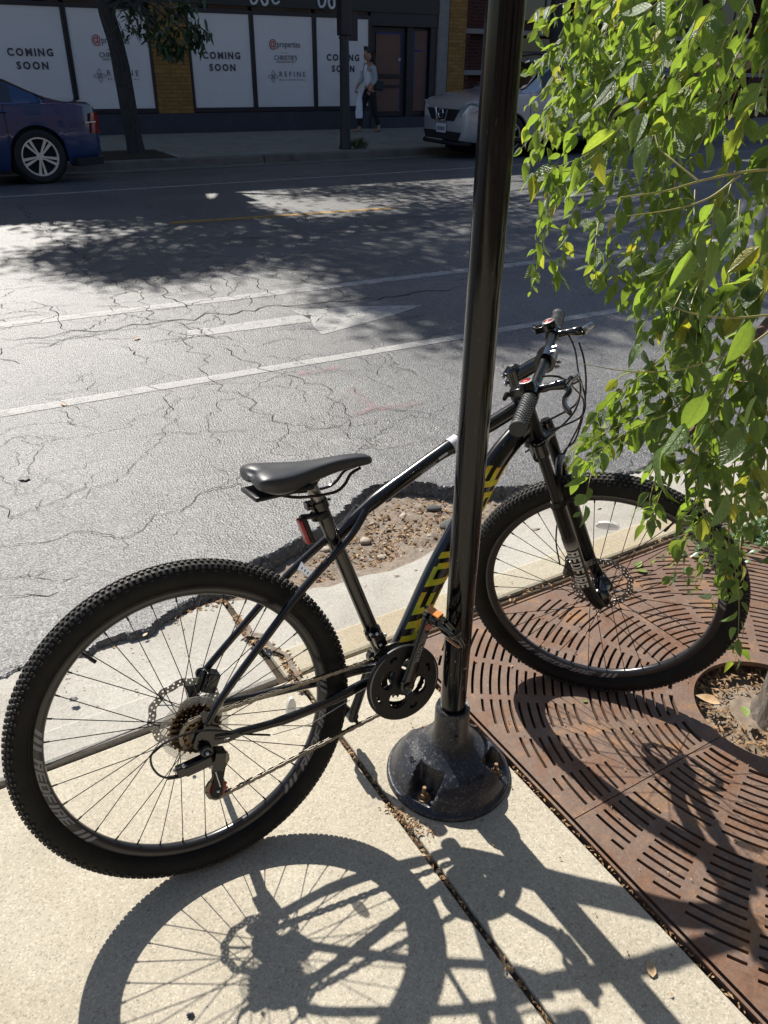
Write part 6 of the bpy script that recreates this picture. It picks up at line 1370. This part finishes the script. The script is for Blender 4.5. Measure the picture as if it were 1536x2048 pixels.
# ================================================================ TREES
def leafmat(name, top, trans, alt, tr=.55):
    m = bpy.data.materials.new(name); m.use_nodes = True; N, L = m.node_tree.nodes, m.node_tree.links; b = N['Principled BSDF']; out = N['Material Output']
    g = N.new('ShaderNodeNewGeometry'); rn = g.outputs['Random Per Island']
    oi = N.new('ShaderNodeObjectInfo'); rs_ = mth(N, L, 'FRACT', mth(N, L, 'ADD', rn, oi.outputs['Random']))
    c = ramp(N, L, rs_, [(0., tuple(q*.65 for q in top)), (.45, top), (.8, tuple(q*1.35 for q in top)), (.93, tuple(q*1.5 for q in top)), (1., alt)])
    ct = ramp(N, L, rs_, [(0., tuple(q*.7 for q in trans)), (.5, trans), (.88, tuple(q*1.2 for q in trans)), (1., (trans[0]*2.0, trans[1]*1.25, trans[2]))])
    at = N.new('ShaderNodeAttribute'); at.attribute_name = 'leaf_coord'; sp_ = N.new('ShaderNodeSeparateXYZ'); L.new(at.outputs['Vector'], sp_.inputs[0])
    ay = mth(N, L, 'ABSOLUTE', sp_.outputs[1]); vv = mth(N, L, 'SUBTRACT', mth(N, L, 'MULTIPLY', sp_.outputs[0], 8.), mth(N, L, 'MULTIPLY', ay, 9.))
    vein = mth(N, L, 'ABSOLUTE', mth(N, L, 'SUBTRACT', mth(N, L, 'FRACT', vv), .5)); vein = ramp(N, L, vein, [(.0, 1.), (.16, 0.)])
    mid = ramp(N, L, ay, [(.0, 1.), (.035, 0.)]); vm = mth(N, L, 'MAXIMUM', mth(N, L, 'MULTIPLY', vein, .45), mid)
    pz = noi(N, L, 9, 5, .65, at.outputs['Vector']); c = mix(N, L, .6, c, ramp(N, L, pz, [(.3, .6), (.7, 1.25)]), 'MULTIPLY'); ct = mix(N, L, .5, ct, ramp(N, L, pz, [(.3, .65), (.7, 1.2)]), 'MULTIPLY')
    c = mix(N, L, mth(N, L, 'MULTIPLY', vm, .45), c, tuple(min(1, q*2.2+.04) for q in top)); ct = mix(N, L, mth(N, L, 'MULTIPLY', vm, .5), ct, tuple(q*.45 for q in trans))
    bumpn(N, L, b, mth(N, L, 'SUBTRACT', pz, mth(N, L, 'MULTIPLY', vm, .5)), .7, .004)
    dmg = ramp(N, L, noi(N, L, 160, 5, .7, g.outputs['Position']), [(.64, 0.), (.72, .7)]); c = mix(N, L, dmg, c, (.16, .10, .03)); ct = mix(N, L, dmg, ct, (.20, .10, .02))
    L.new(c, b.inputs['Base Color']); b.inputs['Roughness'].default_value = .33; b.inputs['Specular IOR Level'].default_value = .6
    t = N.new('ShaderNodeBsdfTranslucent'); L.new(ct, t.inputs[0]); mx = N.new('ShaderNodeMixShader'); mx.inputs[0].default_value = tr
    L.new(b.outputs[0], mx.inputs[1]); L.new(t.outputs[0], mx.inputs[2]); L.new(mx.outputs[0], out.inputs[0]); return m
M['leaf'] = leafmat('fresh_green_leaf', (.060, .110, .045), (.36, .53, .05), (.35, .30, .04), .42)
M['leaf_far'] = leafmat('dull_green_leaf', (.03, .055, .018), (.06, .12, .015), (.06, .07, .02), .3)
M['twig'] = mat('yellow_green_twig', (.30, .28, .08), .5); M['twig_red'] = mat('reddish_brown_twig', (.11, .05, .035), .6, var=(.16, .09, .06), vscale=60)
def barkmat(name, a, b):
    m = mat(name, a, .9, spec=.2); N, L, bs = nodes(m); tc = N.new('ShaderNodeTexCoord'); mp = N.new('ShaderNodeMapping'); mp.inputs['Scale'].default_value = (1, 1, .22); L.new(tc.outputs['Object'], mp.inputs[0])
    n = noi(N, L, 38, 8, .7, mp.outputs[0], .8); L.new(ramp(N, L, n, [(.35, a), (.65, b)]), bs.inputs['Base Color']); bumpn(N, L, bs, n, 1., .03); return m
M['bark'] = barkmat('grey_furrowed_bark', (.07, .055, .045), (.30, .26, .22)); M['bark_far'] = barkmat('dark_bark', (.035, .032, .032), (.09, .085, .08))
# ---------------------------------------------------------------- near tree
nt_ = thing('street_tree', 'near tree in the iron grate whose leafy weeping branches hang over the front wheel', 'tree', (1.875, .835, -.05))
O = Vector(nt_.location); O.z = nt_.location.z
def W(p): return Vector(p)-O
tr = MB(); tp_ = [(1.90, .83, -.09), (1.885, .83, .0), (1.88, .83, .15), (1.90, .82, .6), (1.93, .80, 1.2), (1.95, .78, 1.8), (1.93, .80, 2.4), (1.98, .9, 3.2)]
tr.tube([W(p) for p in cr(tp_, 5)], [.095-.0012*i if i > 4 else .125-.006*i for i in range(5*(len(tp_)-1)+1)], 24)
for v in range(len(tr.v)):
    p = Vector(tr.v[v]); k = 1+.12*noise.noise(Vector((p.x*30, p.y*30, p.z*5))); tr.v[v] = (p.x, p.y, p.z)
tr.build('trunk', M['bark'], nt_)
LV = []          # every leaf: (matrix, size)
def put_leaf(p, d, size, droop=1.0, roll=None):
    """leaf at p heading roughly along d, hanging under gravity"""
    d = Vector(d)+Vector((0, 0, -droop)); 
    if d.length < 1e-4: d = Vector((0, 0, -1))
    d.normalize(); up = Vector((rnd.gauss(0, .8), rnd.gauss(0, .8), 1)); y = up.cross(d)
    if y.length < .05: y = Vector((1, 0, 0)).cross(d)
    y.normalize(); z = d.cross(y)
    LV.append((Matrix(((d.x, y.x, z.x, p.x), (d.y, y.y, z.y, p.y), (d.z, y.z, z.z, p.z), (0, 0, 0, 1))), size))
TW = MB(); TWR = MB()
def strand(pts, size, gap=.016, side=True, tw=TW, r0=.0016, density=1., skip=0., droop=.9, sub=0):
    C_ = cr(pts, 8); L_ = [0]
    for a, b in zip(C_, C_[1:]): L_.append(L_[-1]+(b-a).length)
    tw.tube([W(p) for p in C_], [r0*(1-.75*i/(len(C_)-1)) for i in range(len(C_))], 5)
    n = int(L_[-1]/gap*density); k = 1
    for i in range(n):
        s = L_[-1]*(i+.5)/n
        if s < L_[-1]*skip: continue
        j = max(q for q in range(len(L_)) if L_[q] <= s); j = min(j, len(C_)-2); p = C_[j].lerp(C_[j+1], (s-L_[j])/(L_[j+1]-L_[j])); t = (C_[j+1]-C_[j]).normalized()
        a = rnd.uniform(0, 6.28) if not side else (k*1.57+rnd.gauss(0, .5)); k = -k
        o_ = Vector((math.cos(a), math.sin(a), rnd.gauss(0, .25)))
        sz = size*rnd.choice((.4, .6, .75, .9, 1.05, 1.2))*(1-.35*i/n)
        put_leaf(p+o_*.003, t*.7+o_*.9, sz, droop*rnd.uniform(.4, 1.3))
    return C_
# limbs and long twigs
def limb(pts, r0, r1, tw, nm):
    C_ = cr(pts, 6); q = MB(); q.tube([W(p) for p in C_], [r0+(r1-r0)*i/(len(C_)-1) for i in range(len(C_))], 12); q.build(nm, tw, nt_); return C_
limb([(1.94, .80, 1.75)]+[(2.058,1.4294,1.6787),(1.7631,1.3565,1.6032),(1.604,1.3308,1.5809),(1.4791,1.3124,1.5604),(1.3835,1.3001,1.5355),(1.3096,1.297,1.5038)], .026, .008, M['bark'], 'branch')
limb([(1.93, .80, 1.25)]+[(1.6187,0.9448,1.2192),(1.4195,0.8893,1.1966),(1.3254,0.8612,1.1694),(1.2323,0.8291,1.1374),(1.1964,0.8198,1.0908),(1.149,0.8174,1.044),(1.1107,0.8332,0.9924)], .011, .004, M['twig_red'], 'branch')
limb([(1.2038,0.8328,1.117),(1.2078,0.8051,1.1196),(1.2119,0.779,1.1246)], .003, .0018, M['twig_red'], 'thorn_twig')
limb([(1.94, .80, 2.1)]+[(1.8894,1.3263,1.8748),(1.5482,1.2306,1.8239),(1.3579,1.1752,1.769),(1.2255,1.1588,1.7246)], .02, .006, M['bark'], 'branch')
limb([(1.1392,0.7712,1.4699),(1.0875,0.7984,1.4635),(1.0344,0.8231,1.4519),(0.987,0.8431,1.4386),(0.9365,0.8804,1.4281)], .0022, .0010, M['twig'], 'twig')
limb([(1.0866,0.7968,1.4603),(1.0501,0.8122,1.4298),(1.0104,0.8386,1.4128),(0.9555,0.8779,1.4012)], .0018, .0007, M['twig'], 'twig')
limb([(1.0315,0.8253,1.4525),(1.0251,0.8719,1.476),(1.0298,0.9054,1.49),(1.0379,0.9244,1.5056)], .0016, .0008, M['twig'], 'twig')
limb([(1.0396,0.6498,1.2985),(0.9724,0.6869,1.2927),(0.9269,0.7198,1.3004),(0.9027,0.7449,1.3157)], .0017, .0007, M['twig'], 'twig')
limb([(1.1693,0.7332,1.2391),(1.1207,0.744,1.2109),(1.0678,0.7634,1.1916),(1.0095,0.7892,1.177),(0.9483,0.826,1.1761),(0.8901,0.8678,1.1855)], .0018, .0005, M['twig'], 'twig')
S_ = []      # (points, leaf size, gap, density)
sz0 = .057
# arching strands from the upper right down to the lower left
AR = [(1340,-70, 1200,-10, 1060,70, 1.75), (1330,-40, 1190,40, 1045,150, 1.8), (1360,0, 1220,70, 1050,215, 1.8), (1350,40, 1200,130, 1048,262, 1.75), (1300,90, 1150,180, 1040,300, 1.7),
      (1360,90, 1190,220, 1110,330, 1.6), (1400,130, 1260,230, 1160,330, 1.55), (1290,200, 1190,300, 1062,352, 1.35), (1280,230, 1180,330, 1060,348, 1.4), (1230,180, 1130,210, 1050,330, 1.85),
      (1400,-60, 1280,40, 1180,200, 1.5), (1440,-60, 1330,60, 1250,180, 1.45), (1480,-60, 1400,60, 1330,200, 1.4), (1536,-60, 1450,80, 1400,230, 1.35), (1560,0, 1500,120, 1440,260, 1.4),
      (1330,150, 1270,260, 1230,350, 1.6), (1380,170, 1330,280, 1290,380, 1.6), (1450,180, 1400,290, 1350,400, 1.5), (1520,170, 1470,300, 1420,420, 1.45), (1560,220, 1530,340, 1500,460, 1.4),
      (1180,60, 1120,110, 1060,120, 1.9), (1240,120, 1160,140, 1080,240, 1.9), (1300,20, 1230,110, 1150,250, 1.65), (1420,30, 1370,140, 1320,250, 1.55), (1500,60, 1450,160, 1390,290, 1.5),
      (1250,-40, 1150,0, 1070,20, 1.9), (1560,-30, 1540,100, 1510,220, 1.3), (1280,-60, 1160,60, 1090,190, 1.7), (1350,60, 1270,150, 1200,280, 1.6)]
for k in range(20):
    u = rnd.uniform(1180, 1560); v = rnd.uniform(-60, 260 if u > 1300 else 160); AR.append((u, v, u-rnd.uniform(30, 90), v+rnd.uniform(40, 90), u-rnd.uniform(80, 170), v+rnd.uniform(110, 220), rnd.uniform(1.35, 2.1)))
# hanging strands
for a in AR: S_.append(([a[0:2], a[2:4], a[4:6]], a[6], sz0*rnd.uniform(.85, 1.15), 1.0))
HG = [(1205,300, 1110,370, 1075,470, 1062,590, 1.75, .95), (1190,330, 1120,390, 1085,480, 1075,560, 1.8, .8), (1210,340, 1160,400, 1130,470, 1120,560, 1.7, .8), (1230,350, 1200,430, 1190,500, 1185,575, 1.6, .8), (1260,340, 1240,430, 1225,510, 1200,570, 1.6, .9),
      (1300,340, 1285,430, 1270,520, 1262,610, 1.6, .9), (1330,350, 1310,450, 1290,540, 1280,640, 1.55, .9), (1350,360, 1345,470, 1340,560, 1320,650, 1.5, 1.), (1390,380, 1385,480, 1370,560, 1345,690, 1.45, 1.), (1380,540, 1350,610, 1310,650, 1280,705, 1.3, 1.1),
      (1430,400, 1420,500, 1400,600, 1370,700, 1.4, 1.1), (1480,400, 1470,500, 1450,600, 1430,700, 1.35, 1.1), (1530,400, 1520,520, 1500,620, 1480,720, 1.3, 1.1), (1410,440, 1370,500, 1320,560, 1300,600, 1.25, 1.1), (1540,500, 1500,560, 1440,620, 1400,660, 1.3, 1.1),
      (1340,700, 1290,745, 1230,790, 1170,860, 1.4, .85), (1350,745, 1300,790, 1240,830, 1180,900, 1.4, .9), (1380,790, 1330,830, 1260,865, 1150,930, 1.35, .95), (1370,770, 1310,810, 1240,850, 1165,890, 1.38, .9), (1330,830, 1280,850, 1230,880, 1185,925, 1.35, .9), (1280,735, 1290,780, 1290,830, 1270,870, 1.5, .8), (1310,720, 1290,760, 1260,800, 1230,830, 1.42, .85), (1330,730, 1340,790, 1345,840, 1330,900, 1.5, .8),
      (1450,740, 1430,820, 1400,880, 1360,950, 1.4, .95), (1500,720, 1480,820, 1450,900, 1420,980, 1.35, 1.), (1540,700, 1530,820, 1510,900, 1490,1000, 1.3, 1.), (1480,760, 1520,860, 1530,940, 1536,1040, 1.35, .9), (1420,860, 1410,940, 1390,1010, 1350,1040, 1.4, .9),
      (1370,850, 1340,920, 1320,990, 1290,1060, 1.45, .8), (1400,900, 1390,1000, 1370,1090, 1340,1160, 1.5, .8), (1440,900, 1430,1000, 1420,1100, 1380,1190, 1.5, .85), (1470,920, 1460,1040, 1450,1140, 1420,1210, 1.5, .8), (1500,920, 1490,1020, 1480,1100, 1490,1180, 1.55, .75),
      (1450,1080, 1470,1140, 1478,1200, 1475,1300, 1.45, .75), (1500,980, 1540,1040, 1560,1100, 1570,1180, 1.5, .75), (1390,960, 1410,1040, 1440,1100, 1455,1190, 1.5, .8), (1300,950, 1330,900, 1370,860, 1420,840, 1.35, 1.), (1330,900, 1310,960, 1300,1010, 1320,1060, 1.45, .8), (1440,960, 1460,1000, 1490,1040, 1520,1060, 1.4, .9)]
for k in range(11):
    u = rnd.uniform(1360, 1570); v = rnd.uniform(330, 850); HG.append((u, v, u-rnd.uniform(0, 30), v+60, u-rnd.uniform(0, 55), v+130, u-rnd.uniform(10, 80), v+rnd.uniform(170, 230), rnd.uniform(1.25, 1.7), 1.0))
for a in HG: S_.append(([a[0:2], a[2:4], a[4:6], a[6:8]], a[8], sz0*a[9], 1.0))
Pcam = Vector((0, 0, 1.597))
def unproj(u, v, d):
    k = Vector(((u-768)/1575.92, (v-1024)/1575.92, 1.)); return Pcam+(Rt*k.x+Dn*k.y+Fw*k.z)*d
for pts, d, sz, den in S_:
    P3 = [unproj(u, v, d*(1+.05*rnd.uniform(-1, 1)+.02*i)) for i, (u, v) in enumerate(pts)]
    strand(P3, sz, .0158, density=den)
    # two short side shoots
    for k in range(rnd.choice((1, 2, 2))):
        i = rnd.randrange(0, len(P3)-1); p = P3[i].lerp(P3[i+1], rnd.random()); q = p+Vector((rnd.uniform(-.07, .05), rnd.uniform(-.06, .06), rnd.uniform(-.10, -.01)))
        strand([p, (p+q)/2+Vector((0, 0, .012)), q], sz*.8, .015, r0=.001)
# a few near, larger leaves seen singly
for u, v, d, s in ((1410,790,1.0,.066), (1370,845,1.02,.064), (1330,890,1.0,.072), (1490,850,1.0,.070), (1515,790,1.0,.062), (1455,985,1.05,.074), (1500,640,.95,.070), (1440,590,1.0,.064), (1380,500,1.0,.080), (1420,480,1.,.075), (1490,455,1.0,.07), (1230,160,1.25,.060), (1250,100,1.25,.062), (1330,100,1.2,.065), (1150,330,1.3,.060), (1490,430,1.0,.07), (1290,225,1.2,.07), (1300,270,1.15,.075), (1390,40,1.2,.07), (1180,70,1.4,.05)):
    p = unproj(u, v, d); put_leaf(p, (rnd.uniform(-.8, .2), rnd.uniform(-.3, .3), 0), s*.85, rnd.uniform(.3, 1.5))
# canopy above and behind the frame
for k in range(320):
    a = rnd.uniform(0, 6.28); r = rnd.uniform(.3, 1.5); z = rnd.uniform(2.3, 3.6); p = Vector((1.95+r*math.cos(a), .9+r*math.sin(a), z)); v = p-Pcam
    q = v.dot(Fw)
    if q > 0:
        uu = 768+1575.92*v.dot(Rt)/q; vv = 1024+1575.92*v.dot(Dn)/q
        if -60 < uu < 1600 and -60 < vv < 2100: continue
    if p.x < .9 : continue
    strand([p, p+Vector((rnd.uniform(-.15, .15), rnd.uniform(-.15, .15), -.02)), p+Vector((rnd.uniform(-.3, .3), rnd.uniform(-.3, .3), -.15))], .06, .02)
TW.build('fine_twigs', M['twig'], nt_, kind='stuff')
lm = []
for i, (wr_, fd_, cu2) in enumerate(((.50, .3, .2), (.54, .2, .4), (.46, .45, .1), (.58, .25, -.25), (.50, .4, .55), (.48, .5, .3), (.44, .7, .15))):
    lm.append(leaf_geo(1, wr_, fd_, cu2, 6))
def set_coord(me, lists):
    at = me.attributes.new('leaf_coord', 'FLOAT_VECTOR', 'POINT'); flat = [q for V in lists for v in V for q in (v[0], v[1], 0.)]
    if len(flat) == 3*len(me.vertices): at.data.foreach_set('vector', flat)
fwd = Vector(Fw)
def score(l):
    m_, s = l; p = m_.translation; v = p-Pcam; q = v.dot(Fw)
    if q < .2: return 0
    uu = 768+1575.92*v.dot(Rt)/q; vv = 1024+1575.92*v.dot(Dn)/q
    if not (-20 < uu < 1556 and -20 < vv < 2068): return 0
    return s/q
LV.sort(key=score, reverse=True)
lmesh = []
for V, F in lm:
    q = MB(); q.add(V, F); me = q.mesh('leaf', M['leaf'], True, 80); lmesh.append(me); set_coord(me, [V])
Ti = Matrix.Translation(-O)
for i, (m_, s) in enumerate(LV[:295]):
    obj('leaf', lmesh[rnd.randrange(len(lmesh))], nt_, Ti @ m_ @ Matrix.Scale(s, 4))
fo = MB(); used = []
for m_, s in LV[295:]:
    V, F = lm[rnd.randrange(len(lm))]; mm = Ti @ m_ @ Matrix.Scale(s, 4); fo.add([mm @ Vector(v) for v in V], F); used.append(V)
set_coord(fo.build('foliage', M['leaf'], nt_, True, 'stuff', 80).data, used)
# low ivy at the far corner of the grate
iv = MB(); c0 = [(2.4892,1.5238,0),(2.6321,1.4846,0),(2.323,1.5165,0),(2.7101,1.5055,0)]
for k in range(150):
    c = Vector(rnd.choice(c0)); V, F = lm[rnd.randrange(6)]; m_ = Matrix.Translation((c.x+rnd.gauss(0, .05), c.y+rnd.gauss(0, .04), .008+rnd.random()*.03)) @ Matrix.Rotation(rnd.uniform(0, 6.3), 4, 'Z') @ Matrix.Rotation(rnd.uniform(-.5, .3), 4, 'Y') @ Matrix.Scale(rnd.uniform(.03, .05), 4); iv.add([m_ @ Vector(v) for v in V], F)
tag(iv.build('creeping_weed', M['leaf'], None, True, 'stuff', 80), 'low leafy weed spreading over the far edge of the tree grate', 'weed')
# ---------------------------------------------------------------- far street trees
sdir = sd
def far_tree(x, y, h, clumps, label, r=.17, n=330, extra=(), lean=-.12):
    t = thing('street_tree', label, 'tree', (x, y, -.1)); O_ = Vector((x, y, -.1))
    q = MB(); q.tube(cr([(lean*-1.2, 0, -.05), (lean*-.9, 0, .5), (lean*-.3, 0, 1.8), (lean, 0, 3.0), (lean*.9, 0, h)], 5), [r*1.5, r*1.2, r*1.08, r*1.03]+[r]*6+[r*.92]*6+[r*.75]*4+[r*.6], 20); q.build('trunk', M['bark_far'], t)
    br2 = MB(); lf = MB()
    for (cx_, cy_, cz_, rx, ry, rz) in clumps:
        c = Vector((cx_, cy_, cz_))-O_
        br2.tube([Vector((lean*.8, 0, min(h-.5, max(2.6, c.z-1.6)))), c*.5+Vector((0, 0, c.z*.5+.1))*1.0 if False else (Vector((lean*.8, 0, min(h-.5, max(2.6, c.z-1.6))))+c)/2+Vector((0, 0, .3)), c], [.07, .04, .015], 6)
        nn_ = int(n*rx*ry*.85)
        for k in range(nn_):
            u = Vector((rnd.gauss(0, .45), rnd.gauss(0, .45), rnd.gauss(0, .45)))
            if u.length > 1.25: continue
            cl = .25*noise.noise(Vector((u.x*3, u.y*3, u.z*3))+c)
            p = c+Vector((u.x*rx, u.y*ry, u.z*rz))*(1+cl); s = rnd.uniform(.09, .15)
            a, b_, g_ = rnd.uniform(0, 6.3), rnd.uniform(-1.2, .4), rnd.uniform(-.6, .6)
            m_ = Euler((g_, -b_, a)).to_matrix(); e = [m_ @ Vector(v)*s for v in ((0, 0, 0), (.5, .24, .05), (1, 0, 0), (.5, -.24, .05))]; lf.add([p+v for v in e], [(0, 1, 2), (0, 2, 3)])
    for (cx_, cy_, cz_, rr, nn_) in extra:
        c = Vector((cx_, cy_, cz_))-O_
        br2.tube([Vector((lean, 0, 2.5)), (Vector((lean, 0, 2.9))+c)/2+Vector((0, 0, .15)), c], [.035, .02, .008], 6)
        for k in range(nn_):
            p = c+Vector((rnd.gauss(0, rr), rnd.gauss(0, rr*.6), rnd.gauss(0, rr*.55))); s = rnd.uniform(.14, .24); m_ = Euler((rnd.uniform(-.5, .5), rnd.uniform(.1, 1.4), rnd.uniform(0, 6.3))).to_matrix(); e = [m_ @ Vector(v)*s for v in ((0, 0, 0), (.3, .14, .03), (.65, .13, .02), (1, 0, 0), (.65, -.13, .02), (.3, -.14, .03))]; lf.add([p+v for v in e], [(0, 1, 2, 3, 4, 5)])
    br2.build('limb', M['bark_far'], t); lf.build('crown', M['leaf_far'], t, False, 'stuff'); return t
def above(gx, gy, z, rx, ry, rz):
    """a clump high in the crown over the place its shade falls"""
    k = (z+.1)/(-sd.z); return (gx-sd.x*k, gy-sd.y*k, z, rx, ry, rz)
def clumps(pts, rx, ry):
    return [above(p[0], p[1], min(8.6, max(5.0, (16.9-p[1])*.88))+rnd.uniform(-.35, .35), rx*rnd.uniform(.85, 1.15), ry*rnd.uniform(.85, 1.15), .5) for p in pts]
cl1 = clumps([(1.335,8.4062,-0.1),(1.7137,8.6064,-0.1),(1.5552,7.9238,-0.1),(2.0906,8.6949,-0.1),(1.8423,7.7739,-0.1),(2.1533,7.8553,-0.1),(2.0793,7.3057,-0.1),(1.6669,7.4564,-0.1),(2.559,8.1708,-0.1),(2.5784,7.6343,-0.1),(3.1069,8.4743,-0.1),(2.5745,9.0615,-0.1),(2.9641,8.8638,-0.1)], .65, .5)+clumps([(2.1042,9.8055,-0.1),(2.9113,9.9544,-0.1),(3.5536,9.6345,-0.1),(3.5536,8.5647,-0.1),(4.0083,9.0291,-0.1),(1.7151,10.9446,-0.1),(1.3693,11.3215,-0.1),(2.5814,10.5161,-0.1),(3.4691,10.2867,-0.1),(3.1447,7.869,-0.1),(2.8778,7.4786,-0.1),(3.962,9.8332,-0.1)], .85, .6)
cl1 += [above(x, y, 7.2, 1.2, .8, .5) for x, y in ((5.9, 11.2), (3.2, 10.3))]
cl2 = clumps([(3.6907,7.5877,-0.1),(3.6385,6.8362,-0.1),(3.7699,6.3067,-0.1),(3.8513,5.8426,-0.1),(4.2669,6.7564,-0.1),(4.1503,5.8907,-0.1),(3.6013,5.2345,-0.1),(3.565,4.7717,-0.1),(4.0528,5.167,-0.1),(3.7522,4.5214,-0.1),(4.4207,4.9703,-0.1),(4.9851,6.9207,-0.1),(3.7878,4.2196,-0.1),(4.632,5.6364,-0.1),(4.8391,6.2094,-0.1),(5.0365,5.4229,-0.1),(4.1736,4.4428,-0.1),(4.5404,4.5625,-0.1),(3.4796,5.6543,-0.1),(4.2809,5.615,-0.1),(4.0576,7.3986,-0.1),(4.0685,7.9837,-0.1)], .85, .58)+clumps([(4.1833,8.5834,-0.1),(4.6438,8.7105,-0.1),(5.136,8.8462,-0.1),(5.5803,8.625,-0.1),(4.953,7.8546,-0.1),(6.2417,8.7056,-0.1),(6.7671,8.4457,-0.1),(5.7908,7.105,-0.1),(6.5939,7.3673,-0.1),(5.7597,6.2442,-0.1),(6.6966,6.6428,-0.1),(5.7329,5.503,-0.1),(5.1261,4.5931,-0.1),(5.8541,4.9913,-0.1),(5.3757,4.2832,-0.1),(7.5385,6.5427,-0.1),(7.0568,5.3059,-0.1),(5.9917,4.1304,-0.1),(8.723,6.6652,-0.1),(6.6832,4.5536,-0.1),(7.6287,9.4344,-0.1),(8.2966,8.6065,-0.1),(6.465,9.4984,-0.1),(8.6156,7.9765,-0.1)], .9, .62)
cl2 += [above(x, y, 7.3, 1.4, .9, .6) for x, y in ((10.6, 10.9), (14.6, 10.9), (12.2, 9.9), (14.3, 9.6), (6.9, 10.9))]
far_tree(4.55, 17.45, 6.5, cl1, 'slender street tree with dark trunk standing between the blue sedan and lamp post', .16, 1500, [(p[0], p[1], p[2], .13, 42) for p in [(4.7775,16.8962,2.3687),(5.0285,16.6405,2.2156),(5.2105,16.2685,2.0276),(5.2754,16.0731,1.795),(5.6277,16.091,2.143),(5.6065,15.9265,1.8779),(5.0176,16.8045,2.4508),(5.4238,16.3699,2.3736),(4.735,16.7117,2.0543),(5.0394,16.2774,1.8848),(5.657,15.8638,2.032),(5.6302,16.2773,2.4235),(5.2037,16.0745,1.7316)]])
far_tree(15.6, 17.5, 6.8, cl2, 'broad street tree behind the silver car, its crown shading the middle of the road', .2, 1500)
